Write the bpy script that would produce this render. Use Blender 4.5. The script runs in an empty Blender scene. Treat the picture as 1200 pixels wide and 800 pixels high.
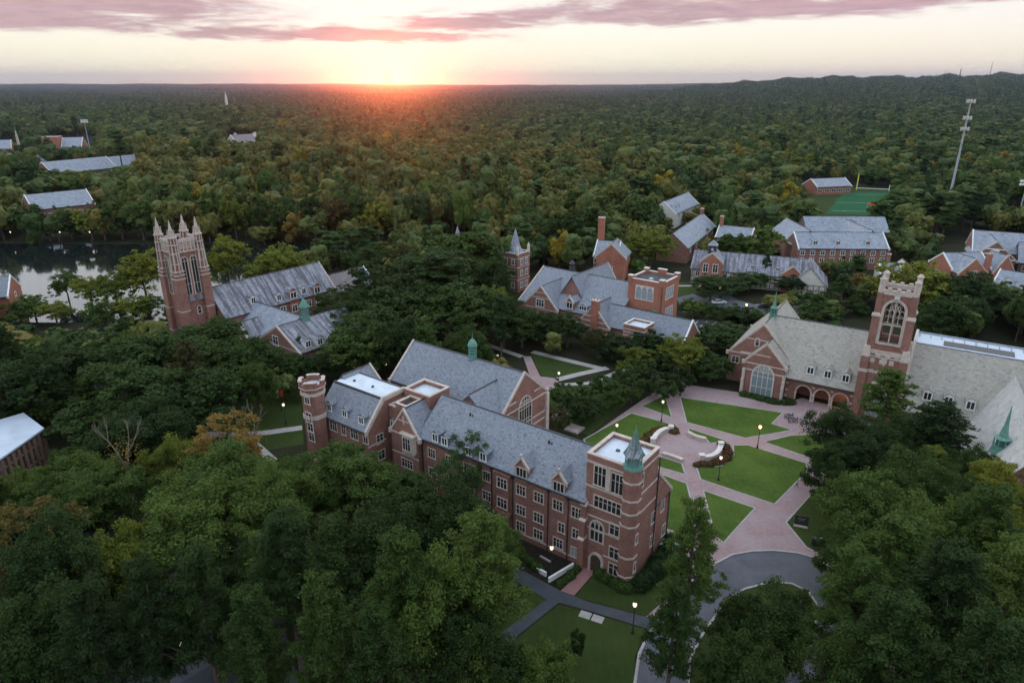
import bpy, math, random
import numpy as np
from mathutils import Vector, Matrix
random.seed(7); RNG = np.random.default_rng(11)
SC = bpy.context.scene
COL = SC.collection
R = math.radians
# ------------------------------------------------------------------ camera geometry (also used to read ground positions)
CH = 65.0; CF = 800.0; TH = math.atan(302/800); CC, CS = math.cos(TH), math.sin(TH)
def P(u, v, z=0.0):
    a = u-600; b = v-400
    d = (a, CF*CC-b*CS, -CF*CS-b*CC); t = (z-CH)/d[2]
    return (d[0]*t, d[1]*t)
def ray(u, v):
    a = u-600; b = v-400
    return Vector((a, CF*CC-b*CS, -CF*CS-b*CC))
def Q(x, y, z):
    zz = z-CH; f = y*CC-zz*CS; up = y*CS+zz*CC
    f = np.maximum(f, 1e-3)
    return 600+CF*x/f, 400-CF*up/f
def ss(a, b, x):
    t = np.clip((x-a)/(b-a), 0, 1); return t*t*(3-2*t)
def gz(x, y):
    "height of the land"
    x = np.asarray(x, float); y = np.asarray(y, float)
    d = np.hypot(x, y); az = np.degrees(np.arctan2(x, y))
    h = 14*np.exp(-(((x+170)/190)**2+((y-520)/150)**2))*ss(285, 380, y)
    h = h+6*np.sin(x/210+1)*np.sin(y/260)*ss(420, 900, d)
    h = h+24*ss(1500, 9500, d)
    h = h+72*ss(5, 26, az)*ss(1300, 3300, d)*(1-0.35*ss(3600, 6000, d))*(1+.06*np.sin(az*1.9)+.04*np.sin(az*4.3+1))
    h = h+34*(1-ss(-13, -4, az))*.42*ss(7500, 10500, d)*(1+.10*np.sin(az*.9+.5)+.05*np.sin(az*2.7))
    h = h*ss(290, 480, d)*ss(60, 150, np.hypot(x-205, y-400))
    return h
# ------------------------------------------------------------------ materials
def new_mat(name):
    m = bpy.data.materials.new(name); m.use_nodes = True
    nt = m.node_tree; nt.nodes.clear()
    return m, nt
def N(nt, t, **k):
    n = nt.nodes.new(t)
    for a, b in k.items():
        if a == 'ins':
            for i, val in b.items(): n.inputs[i].default_value = val
        else: setattr(n, a, b)
    return n
def L(nt, a, b): nt.links.new(a, b)
def ramp(nt, fac, stops, interp='LINEAR'):
    r = N(nt, 'ShaderNodeValToRGB'); r.color_ramp.interpolation = interp
    e = r.color_ramp.elements
    while len(e) < len(stops): e.new(0.5)
    for i, (p, c) in enumerate(stops):
        e[i].position = p; e[i].color = (*c, 1) if len(c) == 3 else c
    if fac is not None: L(nt, fac, r.inputs[0])
    return r.outputs[0]
def noise(nt, scale, detail=4, vec=None, rough=.6, dist=0):
    n = N(nt, 'ShaderNodeTexNoise', ins={'Scale': scale, 'Detail': detail, 'Roughness': rough, 'Distortion': dist})
    if vec is None:
        vec = N(nt, 'ShaderNodeTexCoord').outputs['Object']
    L(nt, vec, n.inputs['Vector']); return n.outputs[0]
def mixc(nt, f, a, b, mode='MIX'):
    m = N(nt, 'ShaderNodeMix', data_type='RGBA', blend_type=mode)
    for s, v in ((m.inputs[0], f), (m.inputs[6], a), (m.inputs[7], b)):
        if hasattr(v, 'links') or isinstance(v, bpy.types.NodeSocket): L(nt, v, s)
        elif isinstance(v, (int, float)): s.default_value = v
        else: s.default_value = (*v, 1)
    return m.outputs[2]
def finish(nt, col, rough=.8, spec=.3, bump=None, bstr=.3, bdist=.05, metallic=0):
    b = N(nt, 'ShaderNodeBsdfPrincipled', ins={'Roughness': rough, 'Specular IOR Level': spec, 'Metallic': metallic})
    if isinstance(col, tuple): b.inputs['Base Color'].default_value = (*col, 1)
    else: L(nt, col, b.inputs['Base Color'])
    if bump is not None:
        bp = N(nt, 'ShaderNodeBump', ins={'Strength': bstr, 'Distance': bdist}); L(nt, bump, bp.inputs['Height']); L(nt, bp.outputs[0], b.inputs['Normal'])
    o = N(nt, 'ShaderNodeOutputMaterial'); L(nt, b.outputs[0], o.inputs[0])
M = {}
def m_noise(name, c1, c2, scale=1., rough=.85, spec=.25, bstr=.2, detail=5, metallic=0):
    m, nt = new_mat(name)
    n = noise(nt, scale, detail)
    finish(nt, ramp(nt, n, [(.3, c1), (.7, c2)]), rough, spec, n, bstr, .05, metallic)
    M[name] = m
def m_brick(name, base, dark):
    m, nt = new_mat(name)
    tc = N(nt, 'ShaderNodeTexCoord').outputs['Object']
    # courses run along z whichever way the wall faces
    sep = N(nt, 'ShaderNodeSeparateXYZ'); L(nt, tc, sep.inputs[0])
    ad = N(nt, 'ShaderNodeMath', operation='ADD'); L(nt, sep.outputs[0], ad.inputs[0]); L(nt, sep.outputs[1], ad.inputs[1])
    cb = N(nt, 'ShaderNodeCombineXYZ'); L(nt, ad.outputs[0], cb.inputs[0]); L(nt, sep.outputs[2], cb.inputs[1])
    br = N(nt, 'ShaderNodeTexBrick', ins={'Color1': (*base, 1), 'Color2': (*dark, 1), 'Mortar': (.32, .26, .23, 1), 'Scale': 1.0,
           'Mortar Size': .012, 'Brick Width': .42, 'Row Height': .14, 'Bias': 0.0})
    L(nt, cb.outputs[0], br.inputs['Vector'])
    n1 = noise(nt, .35, 5, tc); n2 = noise(nt, 2.2, 4, tc)
    c = mixc(nt, ramp(nt, n1, [(.35, (0, 0, 0)), (.7, (.55, .55, .55))]), br.outputs[0], tuple(x*.62 for x in dark))
    c = mixc(nt, ramp(nt, n2, [(.45, (0, 0, 0)), (.75, (.35, .35, .35))]), c, tuple(min(1, x*1.35+.03) for x in base))
    finish(nt, c, .9, .2, br.outputs[1], .25, .02); M[name] = m
def m_slate(name, cols, cell=3.4, streak=None, rough=.62):
    m, nt = new_mat(name)
    tc = N(nt, 'ShaderNodeTexCoord').outputs['Object']
    mp = N(nt, 'ShaderNodeMapping'); mp.inputs['Scale'].default_value = (1, 1, 1.5); L(nt, tc, mp.inputs[0])
    vo = N(nt, 'ShaderNodeTexVoronoi', ins={'Scale': cell}); L(nt, mp.outputs[0], vo.inputs['Vector'])
    bw = N(nt, 'ShaderNodeSeparateColor'); L(nt, vo.outputs['Color'], bw.inputs[0])
    c = ramp(nt, bw.outputs[0], [(0, cols[0]), (.12, cols[1]), (.6, cols[2]), (1, cols[3])])
    n1 = noise(nt, .25, 5, tc)
    c = mixc(nt, ramp(nt, n1, [(.35, (0, 0, 0)), (.75, (.22, .22, .22))]), c, tuple(x*.78 for x in cols[2]))
    if streak:
        # rain stains that run down the slope
        mp2 = N(nt, 'ShaderNodeMapping'); mp2.inputs['Scale'].default_value = streak[0]; L(nt, tc, mp2.inputs[0])
        n2 = noise(nt, 1.0, 4, mp2.outputs[0], .65)
        c = mixc(nt, ramp(nt, n2, [(.44, (0, 0, 0)), (.58, (.85, .85, .85))]), c, streak[1])
    sep = N(nt, 'ShaderNodeSeparateXYZ'); L(nt, tc, sep.inputs[0])
    w = N(nt, 'ShaderNodeMath', operation='FRACT'); w2 = N(nt, 'ShaderNodeMath', operation='MULTIPLY', ins={1: 4.0})
    L(nt, sep.outputs[2], w2.inputs[0]); L(nt, w2.outputs[0], w.inputs[0])
    finish(nt, c, rough, .35, w.outputs[0], .08, .02); M[name] = m
def m_plain(name, c, rough=.5, spec=.4, metallic=0):
    m, nt = new_mat(name); finish(nt, c, rough, spec, metallic=metallic); M[name] = m
def m_emit(name, c, s):
    m, nt = new_mat(name); e = N(nt, 'ShaderNodeEmission', ins={'Color': (*c, 1), 'Strength': s})
    o = N(nt, 'ShaderNodeOutputMaterial'); L(nt, e.outputs[0], o.inputs[0]); M[name] = m
def m_leaf(name, cols, trans=.42, big=.02):
    "cols: four foliage colours, picked by tree, by clump and by place"
    m, nt = new_mat(name)
    oi = N(nt, 'ShaderNodeObjectInfo').outputs['Random']
    pos = N(nt, 'ShaderNodeNewGeometry').outputs['Position']
    n1 = noise(nt, .55, 3, pos); n2 = noise(nt, big, 3, pos)
    a = N(nt, 'ShaderNodeMath', operation='MULTIPLY', ins={1: .45}); L(nt, oi, a.inputs[0])
    b = N(nt, 'ShaderNodeMath', operation='MULTIPLY_ADD', ins={1: .55}); L(nt, n1, b.inputs[0]); L(nt, a.outputs[0], b.inputs[2])
    c = N(nt, 'ShaderNodeMath', operation='MULTIPLY_ADD', ins={1: .5, }); L(nt, n2, c.inputs[0]); L(nt, b.outputs[0], c.inputs[2])
    d = N(nt, 'ShaderNodeMath', operation='SUBTRACT', ins={1: .25}); L(nt, c.outputs[0], d.inputs[0])
    col = ramp(nt, d.outputs[0], [(.18, cols[0]), (.42, cols[1]), (.62, cols[2]), (.88, cols[3])])
    df = N(nt, 'ShaderNodeBsdfPrincipled', ins={'Roughness': .7, 'Specular IOR Level': .2}); L(nt, col, df.inputs['Base Color'])
    tr = N(nt, 'ShaderNodeBsdfTranslucent'); L(nt, mixc(nt, .5, col, (.10, .11, .02)), tr.inputs[0])
    mx = N(nt, 'ShaderNodeMixShader', ins={0: trans}); L(nt, df.outputs[0], mx.inputs[1]); L(nt, tr.outputs[0], mx.inputs[2])
    o = N(nt, 'ShaderNodeOutputMaterial'); L(nt, mx.outputs[0], o.inputs[0]); M[name] = m

m_brick('brick', (.34, .148, .108), (.22, .098, .076))
m_brick('brick_orange', (.46, .165, .095), (.34, .115, .07))
m_brick('brick_brown', (.22, .13, .09), (.14, .085, .06))
m_noise('stone', (.44, .36, .31), (.60, .51, .45), 1.2)
m_noise('stone_pale', (.55, .50, .46), (.70, .65, .60), .9)
m_noise('plaster', (.60, .57, .52), (.72, .68, .62), .8)
m_slate('slate', [(.10, .11, .125), (.165, .182, .215), (.20, .22, .26), (.245, .267, .305)])
m_slate('slate_old', [(.14, .14, .17), (.21, .215, .255), (.26, .27, .315), (.33, .335, .375)], 1.8, ((1.1, .10, .10), (.07, .065, .075)))
m_slate('slate_old2', [(.14, .14, .17), (.21, .215, .255), (.26, .27, .315), (.33, .335, .375)], 1.8, ((.12, .9, .12), (.075, .07, .08)))
m_slate('slate_warm', [(.22, .20, .175), (.29, .27, .235), (.33, .305, .265), (.38, .35, .30)], 2.2)
m_slate('slate_pale', [(.36, .36, .35), (.42, .42, .41), (.48, .47, .44), (.54, .52, .47)], 1.0)
m_slate('slate_brown', [(.12, .10, .10), (.17, .145, .15), (.20, .17, .175), (.26, .22, .22)], 1.8)
m_slate('slate_far', [(.17, .185, .22), (.22, .245, .295), (.26, .285, .34), (.31, .335, .385)], 1.2)
m_noise('membrane', (.48, .54, .60), (.62, .68, .75), .5, .6, .3, .05)
m_noise('metal_roof', (.42, .48, .56), (.54, .60, .69), .4, .5, .4, .05)
m_noise('copper', (.08, .20, .165), (.15, .31, .25), 2.5, .55, .4)
m_noise('copper_dark', (.03, .10, .085), (.07, .19, .16), 2.5, .55, .4)
m_noise('dark_metal', (.02, .02, .022), (.05, .05, .055), 3, .5, .5)
m_noise('tar', (.05, .05, .055), (.10, .10, .11), 1.5)
m_plain('glass', (.025, .03, .035), .12, .6)
m_plain('glass_pale', (.30, .33, .36), .25, .5)
m_plain('glass_lead', (.20, .26, .28), .3, .5)
m_noise('timber', (.06, .04, .03), (.11, .08, .06), 3)
m_noise('white_paint', (.70, .70, .68), (.82, .82, .80), 2, .5)
m_noise('bark', (.07, .055, .045), (.14, .11, .09), 3, .95, .1, .6)
m_noise('bark_pale', (.13, .105, .08), (.24, .20, .16), 3, .95, .1, .6)
m_noise('lawn_grass', (.032, .064, .010), (.090, .130, .026), .5, .95, .1, .5, 8)
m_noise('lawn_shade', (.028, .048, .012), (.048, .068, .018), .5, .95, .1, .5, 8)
m_noise('earth', (.018, .024, .012), (.040, .036, .022), .12, .98, .05, .6, 8)
m_noise('mulch', (.015, .013, .012), (.035, .028, .022), 1.5, .98, .05, .6, 8)
m_noise('asphalt', (.085, .088, .10), (.13, .132, .145), .35, .9, .2, .2, 9)
m_noise('asphalt_dark', (.05, .055, .065), (.085, .09, .10), .4, .9, .2, .2, 9)
m_noise('concrete', (.30, .27, .26), (.42, .38, .37), .8, .9, .2, .2, 8)
m_noise('turf', (.014, .085, .035), (.022, .105, .042), .1, .95, .1, .1)
m_noise('flowers', (.20, .010, .02), (.42, .03, .05), 2.2, .8, .1, .5)
m_noise('skin', (.45, .28, .2), (.5, .32, .24), 3)
m_plain('cloth_dark', (.03, .035, .05), .9, .1)
m_plain('cloth_light', (.55, .55, .58), .9, .1)
m_plain('car_white', (.75, .76, .78), .25, .6)
m_plain('car_dark', (.03, .035, .05), .2, .6)
m_plain('car_grey', (.28, .30, .33), .25, .6)
m_plain('car_red', (.35, .03, .03), .25, .6)
m_plain('rubber', (.02, .02, .02), .9, .2)
m_plain('red_cloth', (.55, .05, .03), .8, .1)
m_plain('blue_tarp', (.05, .25, .62), .6, .3)
m_plain('yellow_paint', (.75, .72, .12), .5, .4)
m_noise('galvanised', (.34, .36, .39), (.42, .44, .48), 1, .5, .5, .05)
m_emit('lamp_glow', (1, .86, .66), 1.3)
m_emit('lamp_warm', (1, .55, .22), 6.0)
def m_pavers(name, a, b, c):
    m, nt = new_mat(name)
    tc = N(nt, 'ShaderNodeTexCoord').outputs['Object']
    br = N(nt, 'ShaderNodeTexBrick', ins={'Color1': (*a, 1), 'Color2': (*b, 1), 'Mortar': (*[x*.6 for x in a], 1), 'Scale': 1.0, 'Mortar Size': .012, 'Brick Width': .5, 'Row Height': .25})
    L(nt, tc, br.inputs['Vector'])
    n1 = noise(nt, .16, 6, tc); n2 = noise(nt, 1.4, 5, tc)
    col = mixc(nt, ramp(nt, n1, [(.4, (0, 0, 0)), (.65, (.8, .8, .8))]), br.outputs[0], c)
    col = mixc(nt, ramp(nt, n2, [(.5, (0, 0, 0)), (.8, (.45, .45, .45))]), col, tuple(x*.6 for x in a))
    finish(nt, col, .85, .25, br.outputs[1], .15, .01); M[name] = m
m_pavers('pavers', (.35, .235, .235), (.28, .185, .185), (.33, .265, .27))
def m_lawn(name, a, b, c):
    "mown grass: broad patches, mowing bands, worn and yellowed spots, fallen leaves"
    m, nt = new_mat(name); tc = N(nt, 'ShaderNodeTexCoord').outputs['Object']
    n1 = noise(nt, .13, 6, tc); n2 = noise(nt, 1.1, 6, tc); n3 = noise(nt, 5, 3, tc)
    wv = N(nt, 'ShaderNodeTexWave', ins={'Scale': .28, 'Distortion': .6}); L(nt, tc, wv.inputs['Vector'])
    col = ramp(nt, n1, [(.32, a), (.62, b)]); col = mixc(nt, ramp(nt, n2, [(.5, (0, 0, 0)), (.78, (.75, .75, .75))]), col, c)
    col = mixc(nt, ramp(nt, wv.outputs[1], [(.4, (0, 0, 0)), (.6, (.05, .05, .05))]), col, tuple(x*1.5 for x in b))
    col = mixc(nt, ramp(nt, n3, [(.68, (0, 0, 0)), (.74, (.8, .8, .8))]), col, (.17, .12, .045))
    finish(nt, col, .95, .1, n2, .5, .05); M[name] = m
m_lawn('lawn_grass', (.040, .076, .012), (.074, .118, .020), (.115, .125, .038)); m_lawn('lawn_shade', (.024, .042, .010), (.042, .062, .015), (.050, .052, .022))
m_pavers('pavers_red', (.34, .17, .165), (.28, .14, .14), (.30, .16, .16))
def m_water():
    m, nt = new_mat('lake_water')
    pos = N(nt, 'ShaderNodeNewGeometry').outputs['Position']
    n = noise(nt, .5, 4, pos)
    finish(nt, (.010, .014, .014), .06, .5, n, .06, .1); M['lake_water'] = m
m_water()
m_leaf('leaf_dark', [(.020, .044, .014), (.034, .068, .018), (.052, .094, .022), (.075, .125, .026)])
m_leaf('leaf_mid', [(.040, .078, .018), (.062, .110, .024), (.092, .148, .030), (.13, .185, .038)])
m_leaf('leaf_light', [(.06, .11, .04), (.09, .15, .05), (.12, .18, .06), (.16, .22, .07)])
m_leaf('leaf_olive', [(.095, .125, .022), (.14, .175, .026), (.20, .22, .032), (.27, .25, .038)])
m_leaf('leaf_yellow', [(.16, .14, .02), (.24, .19, .025), (.33, .25, .03), (.42, .30, .04)])
m_leaf('leaf_orange', [(.12, .095, .025), (.20, .14, .035), (.28, .175, .045), (.34, .21, .06)])
m_leaf('leaf_brown', [(.035, .042, .015), (.060, .060, .02), (.10, .075, .028), (.15, .09, .04)])
m_leaf('leaf_forest', [(.045, .075, .026), (.075, .112, .032), (.125, .150, .038), (.20, .18, .048)], .3, .006)
m_leaf('leaf_forest_warm', [(.080, .090, .026), (.122, .128, .032), (.170, .150, .036), (.23, .165, .046)], .3, .006)
# ------------------------------------------------------------------ mesh builder
class MB:
    def __init__(s): s.v = []; s.f = []; s.m = []
    def face(s, pts, mi=0):
        i = len(s.v); s.v += [tuple(p) for p in pts]; s.f.append(tuple(range(i, i+len(pts)))); s.m.append(mi)
    def extr(s, pts, vec, mi=0):
        "solid: polygon pts pushed along vec"
        a = [Vector(p) for p in pts]; w = Vector(vec); b = [p+w for p in a]; n = len(a)
        i = len(s.v); s.v += [tuple(p) for p in a+b]
        s.f.append(tuple(range(i+n-1, i-1, -1))); s.m.append(mi)
        s.f.append(tuple(range(i+n, i+2*n))); s.m.append(mi)
        for k in range(n):
            j = (k+1) % n; s.f.append((i+k, i+j, i+n+j, i+n+k)); s.m.append(mi)
    def box(s, x0, x1, y0, y1, z0, z1, mi=0):
        s.extr([(x0, y0, z0), (x1, y0, z0), (x1, y1, z0), (x0, y1, z0)], (0, 0, z1-z0), mi)
    def frus(s, cx, cy, r0, r1, z0, z1, n=8, rot=None, mi=0):
        if rot is None: rot = math.pi/n
        i = len(s.v)
        for r, z in ((r0, z0), (r1, z1)):
            for k in range(n):
                a = rot+2*math.pi*k/n; s.v.append((cx+r*math.cos(a), cy+r*math.sin(a), z))
        s.f.append(tuple(range(i+n-1, i-1, -1))); s.m.append(mi)
        if r1 > 1e-3: s.f.append(tuple(range(i+n, i+2*n))); s.m.append(mi)
        for k in range(n):
            j = (k+1) % n; s.f.append((i+k, i+j, i+n+j, i+n+k)); s.m.append(mi)
    def tube(s, p0, p1, r0, r1, n=6, mi=0):
        p0 = Vector(p0); p1 = Vector(p1); d = (p1-p0)
        if d.length < 1e-6: return
        d.normalize(); a = d.orthogonal().normalized(); b = d.cross(a); i = len(s.v)
        for p, r in ((p0, r0), (p1, r1)):
            for k in range(n):
                t = 2*math.pi*k/n; s.v.append(tuple(p+(a*math.cos(t)+b*math.sin(t))*r))
        s.f.append(tuple(range(i+n-1, i-1, -1))); s.m.append(mi)
        s.f.append(tuple(range(i+n, i+2*n))); s.m.append(mi)
        for k in range(n):
            j = (k+1) % n; s.f.append((i+k, i+j, i+n+j, i+n+k)); s.m.append(mi)
    def swap(s):  # x<->y
        s.v = [(y, x, z) for x, y, z in s.v]; s.f = [tuple(reversed(f)) for f in s.f]; return s
    def mesh(s, name, mats):
        me = bpy.data.meshes.new(name); me.from_pydata(s.v, [], s.f)
        for k in mats: me.materials.append(M[k])
        me.polygons.foreach_set('material_index', s.m)
        me.validate(); me.update(); return me
    def build(s, name, mats, parent=None, label=None):
        if isinstance(mats, str): mats = [mats]
        o = bpy.data.objects.new(name, s.mesh(name, mats)); COL.objects.link(o)
        if parent: o.parent = parent
        if label: o['label'] = label
        return o
def tag(o, label=None, cat=None, group=None, kind=None):
    if label: o['label'] = label
    if cat: o['category'] = cat
    if group: o['group'] = group
    if kind: o['kind'] = kind
    return o
def empty(name, loc, rz=0, label=None, cat=None, group=None):
    o = bpy.data.objects.new(name, None); COL.objects.link(o); o.location = loc; o.rotation_euler = (0, 0, rz); o.empty_display_size = .5
    return tag(o, label, cat, group)
def copy_tree(o, parent=None):
    c = o.copy(); COL.objects.link(c); c.parent = parent
    for ch in o.children: copy_tree(ch, c)
    return c
# ------------------------------------------------------------------ building kit: everything in the building's own frame
class Bld:
    def __init__(s, name, origin, deg, label, cat='building', group=None):
        s.o = Vector((origin[0], origin[1], 0)); s.a = R(deg)
        s.root = empty(name, s.o, s.a, label, cat, group)
        s.inv = Matrix.Rotation(-s.a, 3, 'Z'); s.cells = []
    def hit(s, u, v, axis, val):
        "point of the wall plane axis=val behind photo pixel (u, v), in the building's frame"
        c = s.inv @ (Vector((0, 0, CH))-s.o); d = s.inv @ ray(u, v); i = 'xyz'.index(axis); t = (val-c[i])/d[i]
        return c+d*t
    def world(s, x, y, z=0):
        p = s.o+Matrix.Rotation(s.a, 3, 'Z') @ Vector((x, y, z)); return p
    def part(s, mb, name, mats, parent=None, label=None):
        k = len(mb.v)//8
        if name == 'stone_band' and len(mb.v) == 8*k and len(mb.f) == 6*k and 2 <= k <= 6:      # a few straight courses: a part each
            for i in range(k):
                q = MB(); q.v = mb.v[8*i:8*i+8]; q.f = [tuple(j-8*i for j in f) for f in mb.f[6*i:6*i+6]]; q.m = mb.m[6*i:6*i+6]; o = q.build(name, mats, parent or s.root)
            return o
        return mb.build(name, mats, parent or s.root, label)
    def gable(s, x0, x1, y0, y1, ze, zr, yr=None, ze1=None, wall='brick', roof='slate', cop=(1, 1), oh=.35, z0=0, axis='x', cop_mat='stone', parts=True, capw=.3):
        "gabled block with its ridge along axis"
        if axis == 'y': x0, x1, y0, y1 = y0, y1, x0, x1
        yr = (y0+y1)/2 if yr is None else yr; ze1 = ze if ze1 is None else ze1
        if parts: s.cells.append((x0, x1, y0, y1) if axis == 'x' else (y0, y1, x0, x1))
        w = MB(); w.extr([(x0, y0, z0), (x0, y1, z0), (x0, y1, ze1), (x0, yr, zr), (x0, y0, ze)], (x1-x0, 0, 0))
        sl0 = (zr-ze)/(yr-y0); sl1 = (zr-ze1)/(y1-yr)
        rf = MB(); rx0 = x0-(0 if cop[0] else oh)+(.02 if cop[0] else 0); rx1 = x1+(0 if cop[1] else oh)-(.02 if cop[1] else 0)
        t = .22
        rf.extr([(rx0, y0-oh, ze-oh*sl0+.03), (rx0, yr, zr+.03), (rx0, y1+oh, ze1-oh*sl1+.03), (rx0, y1+oh, ze1-oh*sl1+.03+t), (rx0, yr, zr+.03+t), (rx0, y0-oh, ze-oh*sl0+.03+t)], (rx1-rx0, 0, 0))
        rg = MB(); rg.box(rx0, rx1, yr-.12, yr+.12, zr+t-.02, zr+t+.12)
        gt = MB()
        for yy, zz, sg in ((y0, ze, -1), (y1, ze1, 1)):
            ya = yy+sg*oh; zz = zz-oh*(sl0 if sg < 0 else sl1)
            gt.box(rx0+.05, rx1-.05, min(ya, ya+sg*.14), max(ya, ya+sg*.14), zz-.02, zz+.16)
        cp = MB()
        for k, xx in ((0, x0), (1, x1)):
            if not cop[k]: continue
            xa, xb = (xx-.08, xx+capw) if k == 0 else (xx-capw, xx+.08)
            h = .34
            for (ya, za, yb, zb) in ((y0-oh-.1, ze-(oh+.1)*sl0, yr, zr), (y1+oh+.1, ze1-(oh+.1)*sl1, yr, zr)):
                cp.extr([(xa, ya, za-.05), (xa, yb, zb-.05), (xa, yb, zb+h+.15), (xa, ya, za+h+.15)], (xb-xa, 0, 0))
            cp.box(xa-.05, xb+.05, y0-oh-.35, y0-oh+.25, ze-oh*sl0-.3, ze-oh*sl0+.55)
            cp.box(xa-.05, xb+.05, y1+oh-.25, y1+oh+.35, ze1-oh*sl1-.3, ze1-oh*sl1+.55)
        out = []
        for mb, nm, mt in ((w, 'wall', wall), (rf, 'roof', roof), (rg, 'ridge_cap', 'dark_metal'), (gt, 'gutter', 'dark_metal'), (cp, 'coping', cop_mat)):
            if axis == 'y': mb.swap()
            if mb.f: out.append(s.part(mb, nm, mt))
        return out
    def hip(s, x0, x1, y0, y1, ze, zr, ins, wall='brick', roof='slate', z0=0, oh=.4):
        w = MB(); w.box(x0, x1, y0, y1, z0, ze); s.part(w, 'wall', wall); s.cells.append((x0, x1, y0, y1))
        rf = MB(); a, b, c, d = x0-oh, x1+oh, y0-oh, y1+oh; z = ze-.1
        if x1-x0 >= y1-y0: r0, r1 = (a+ins, (c+d)/2, zr), (b-ins, (c+d)/2, zr)
        else: r0, r1 = ((a+b)/2, c+ins, zr), ((a+b)/2, d-ins, zr)
        p = [(a, c, z), (b, c, z), (b, d, z), (a, d, z)]
        if x1-x0 >= y1-y0: fs = [(p[0], p[1], r1, r0), (p[1], p[2], r1), (p[2], p[3], r0, r1), (p[3], p[0], r0)]
        else: fs = [(p[0], p[1], r0), (p[1], p[2], r1, r0), (p[2], p[3], r1), (p[3], p[0], r0, r1)]
        for f in fs: rf.face(f)
        rf.box(a, b, c, d, z-.2, z)
        s.part(rf, 'roof', roof)
    def flat(s, x0, x1, y0, y1, z1, z0=0, wall='brick', deck='membrane', par=.6, cap='stone', capt=.18, pw=.35):
        "flat-roofed block with a parapet"
        s.cells.append((x0, x1, y0, y1))
        w = MB(); w.box(x0, x1, y0, y1, z0, z1)
        for (a, b, c, d) in ((x0, x1, y0, y0+pw), (x0, x1, y1-pw, y1), (x0, x0+pw, y0+pw, y1-pw), (x1-pw, x1, y0+pw, y1-pw)): w.box(a, b, c, d, z1+.001, z1+par)
        s.part(w, 'wall', wall)
        d_ = MB(); d_.box(x0+pw, x1-pw, y0+pw, y1-pw, z1+.004, z1+.06); s.part(d_, 'roof_deck', deck)
        if cap:
            c_ = MB(); e = .07
            for (a, b, c, d) in ((x0-e, x1+e, y0-e, y0+pw+e), (x0-e, x1+e, y1-pw-e, y1+e), (x0-e, x0+pw+e, y0+pw+e, y1-pw-e), (x1-pw-e, x1+e, y0+pw+e, y1-pw-e)): c_.box(a, b, c, d, z1+par, z1+par+capt)
            s.part(c_, 'coping', cap)
    def bands(s, x0, x1, y0, y1, zs, mat='stone', h=.28, out=.08):
        b = MB()
        for z in zs:
            for (a, bb, c, d) in ((x0-out, x1+out, y0-out, y0), (x0-out, x1+out, y1, y1+out), (x0-out, x0, y0, y1), (x1, x1+out, y0, y1)): b.box(a, bb, c, d, z, z+h)
        s.part(b, 'stone_band', mat)
    def win(s, axis, val, pts, w=1.5, h=1.6, n=3, side=-1, kind='sq', pane='glass', surround='stone', z=None, transom=True):
        "windows on the wall plane axis=val; pts are photo pixels or (position, height) pairs when z is given"
        for p in pts:
            if z is None:
                q = s.hit(p[0], p[1], axis, val)
            else: q = Vector((val, p, z)) if axis == 'x' else Vector((p, val, z))
            rot = {('y', -1): 0, ('x', 1): math.pi/2, ('y', 1): math.pi, ('x', -1): -math.pi/2}[(axis, side)]
            fr, pn = window_mesh(w, h, n, kind, transom, surround, pane)
            a = bpy.data.objects.new('window', fr); COL.objects.link(a); a.parent = s.root; a.location = q; a.rotation_euler = (0, 0, rot)
            b = bpy.data.objects.new('pane', pn); COL.objects.link(b); b.parent = a
    def dormer(s, x, y, z, w=1.3, h=1.5, dep=2.6, side=0, wall='slate', roof='slate', n=2, gable='slate', front='white_paint', pitch=.8, cop=None, arch=False):
        "dormer facing the building's -y (side 0) or turned by side*90 degrees; y is its front face, z its sill"
        rot = side*math.pi/2
        wl = MB(); hw = w/2; ap = z+h+pitch*hw
        wl.extr([(-hw, 0, z-.8), (hw, 0, z-.8), (hw, 0, z+h), (0, 0, ap), (-hw, 0, z+h)], (0, dep, 0))
        a = wl.build('dormer', wall, s.root); a.location = (x, y, 0); a.rotation_euler = (0, 0, rot)
        rf = MB(); e = .16
        rf.extr([(-hw-e, -.15, z+h-e*pitch+.02), (0, -.15, ap+.02), (hw+e, -.15, z+h-e*pitch+.02), (hw+e, -.15, z+h-e*pitch+.14), (0, -.15, ap+.16), (-hw-e, -.15, z+h-e*pitch+.14)], (0, dep+1.2, 0))
        rf.build('dormer_roof', roof, a)
        if cop:
            c_ = MB()
            for sg in (-1, 1):
                c_.extr([(sg*(hw+.25), -.2, z+h-.3), (sg*(hw+.25), -.2, z+h+.25), (0, -.2, ap+.55), (0, -.2, ap+.1)], (0, .3, 0))
            c_.box(-.14, .14, -.2, .1, ap+.4, ap+.9)
            c_.build('dormer_coping', cop, a)
        fr, pn = window_mesh(w*.74, h*.86, n, 'sq', False, front, 'glass')
        b = bpy.data.objects.new('dormer_window', merged(fr, pn)); COL.objects.link(b); b.parent = a; b.location = (0, -.01, z+h*.5)
        return a
    def dormer_at(s, u, v, roofz, w=1.3, h=1.5, dep=2.6, lift=.25, **k):
        "dormer whose window centre is seen at photo pixel (u, v), its sill resting on the slope roofz(y)"
        y = -40.0
        while y < 40:
            q = s.hit(u, v, 'y', y)
            if q.z-h*.5 <= roofz(y)+lift: break
            y += .05
        s.dormer(q.x, y, q.z-h*.5, w, h, dep, **k)
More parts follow.
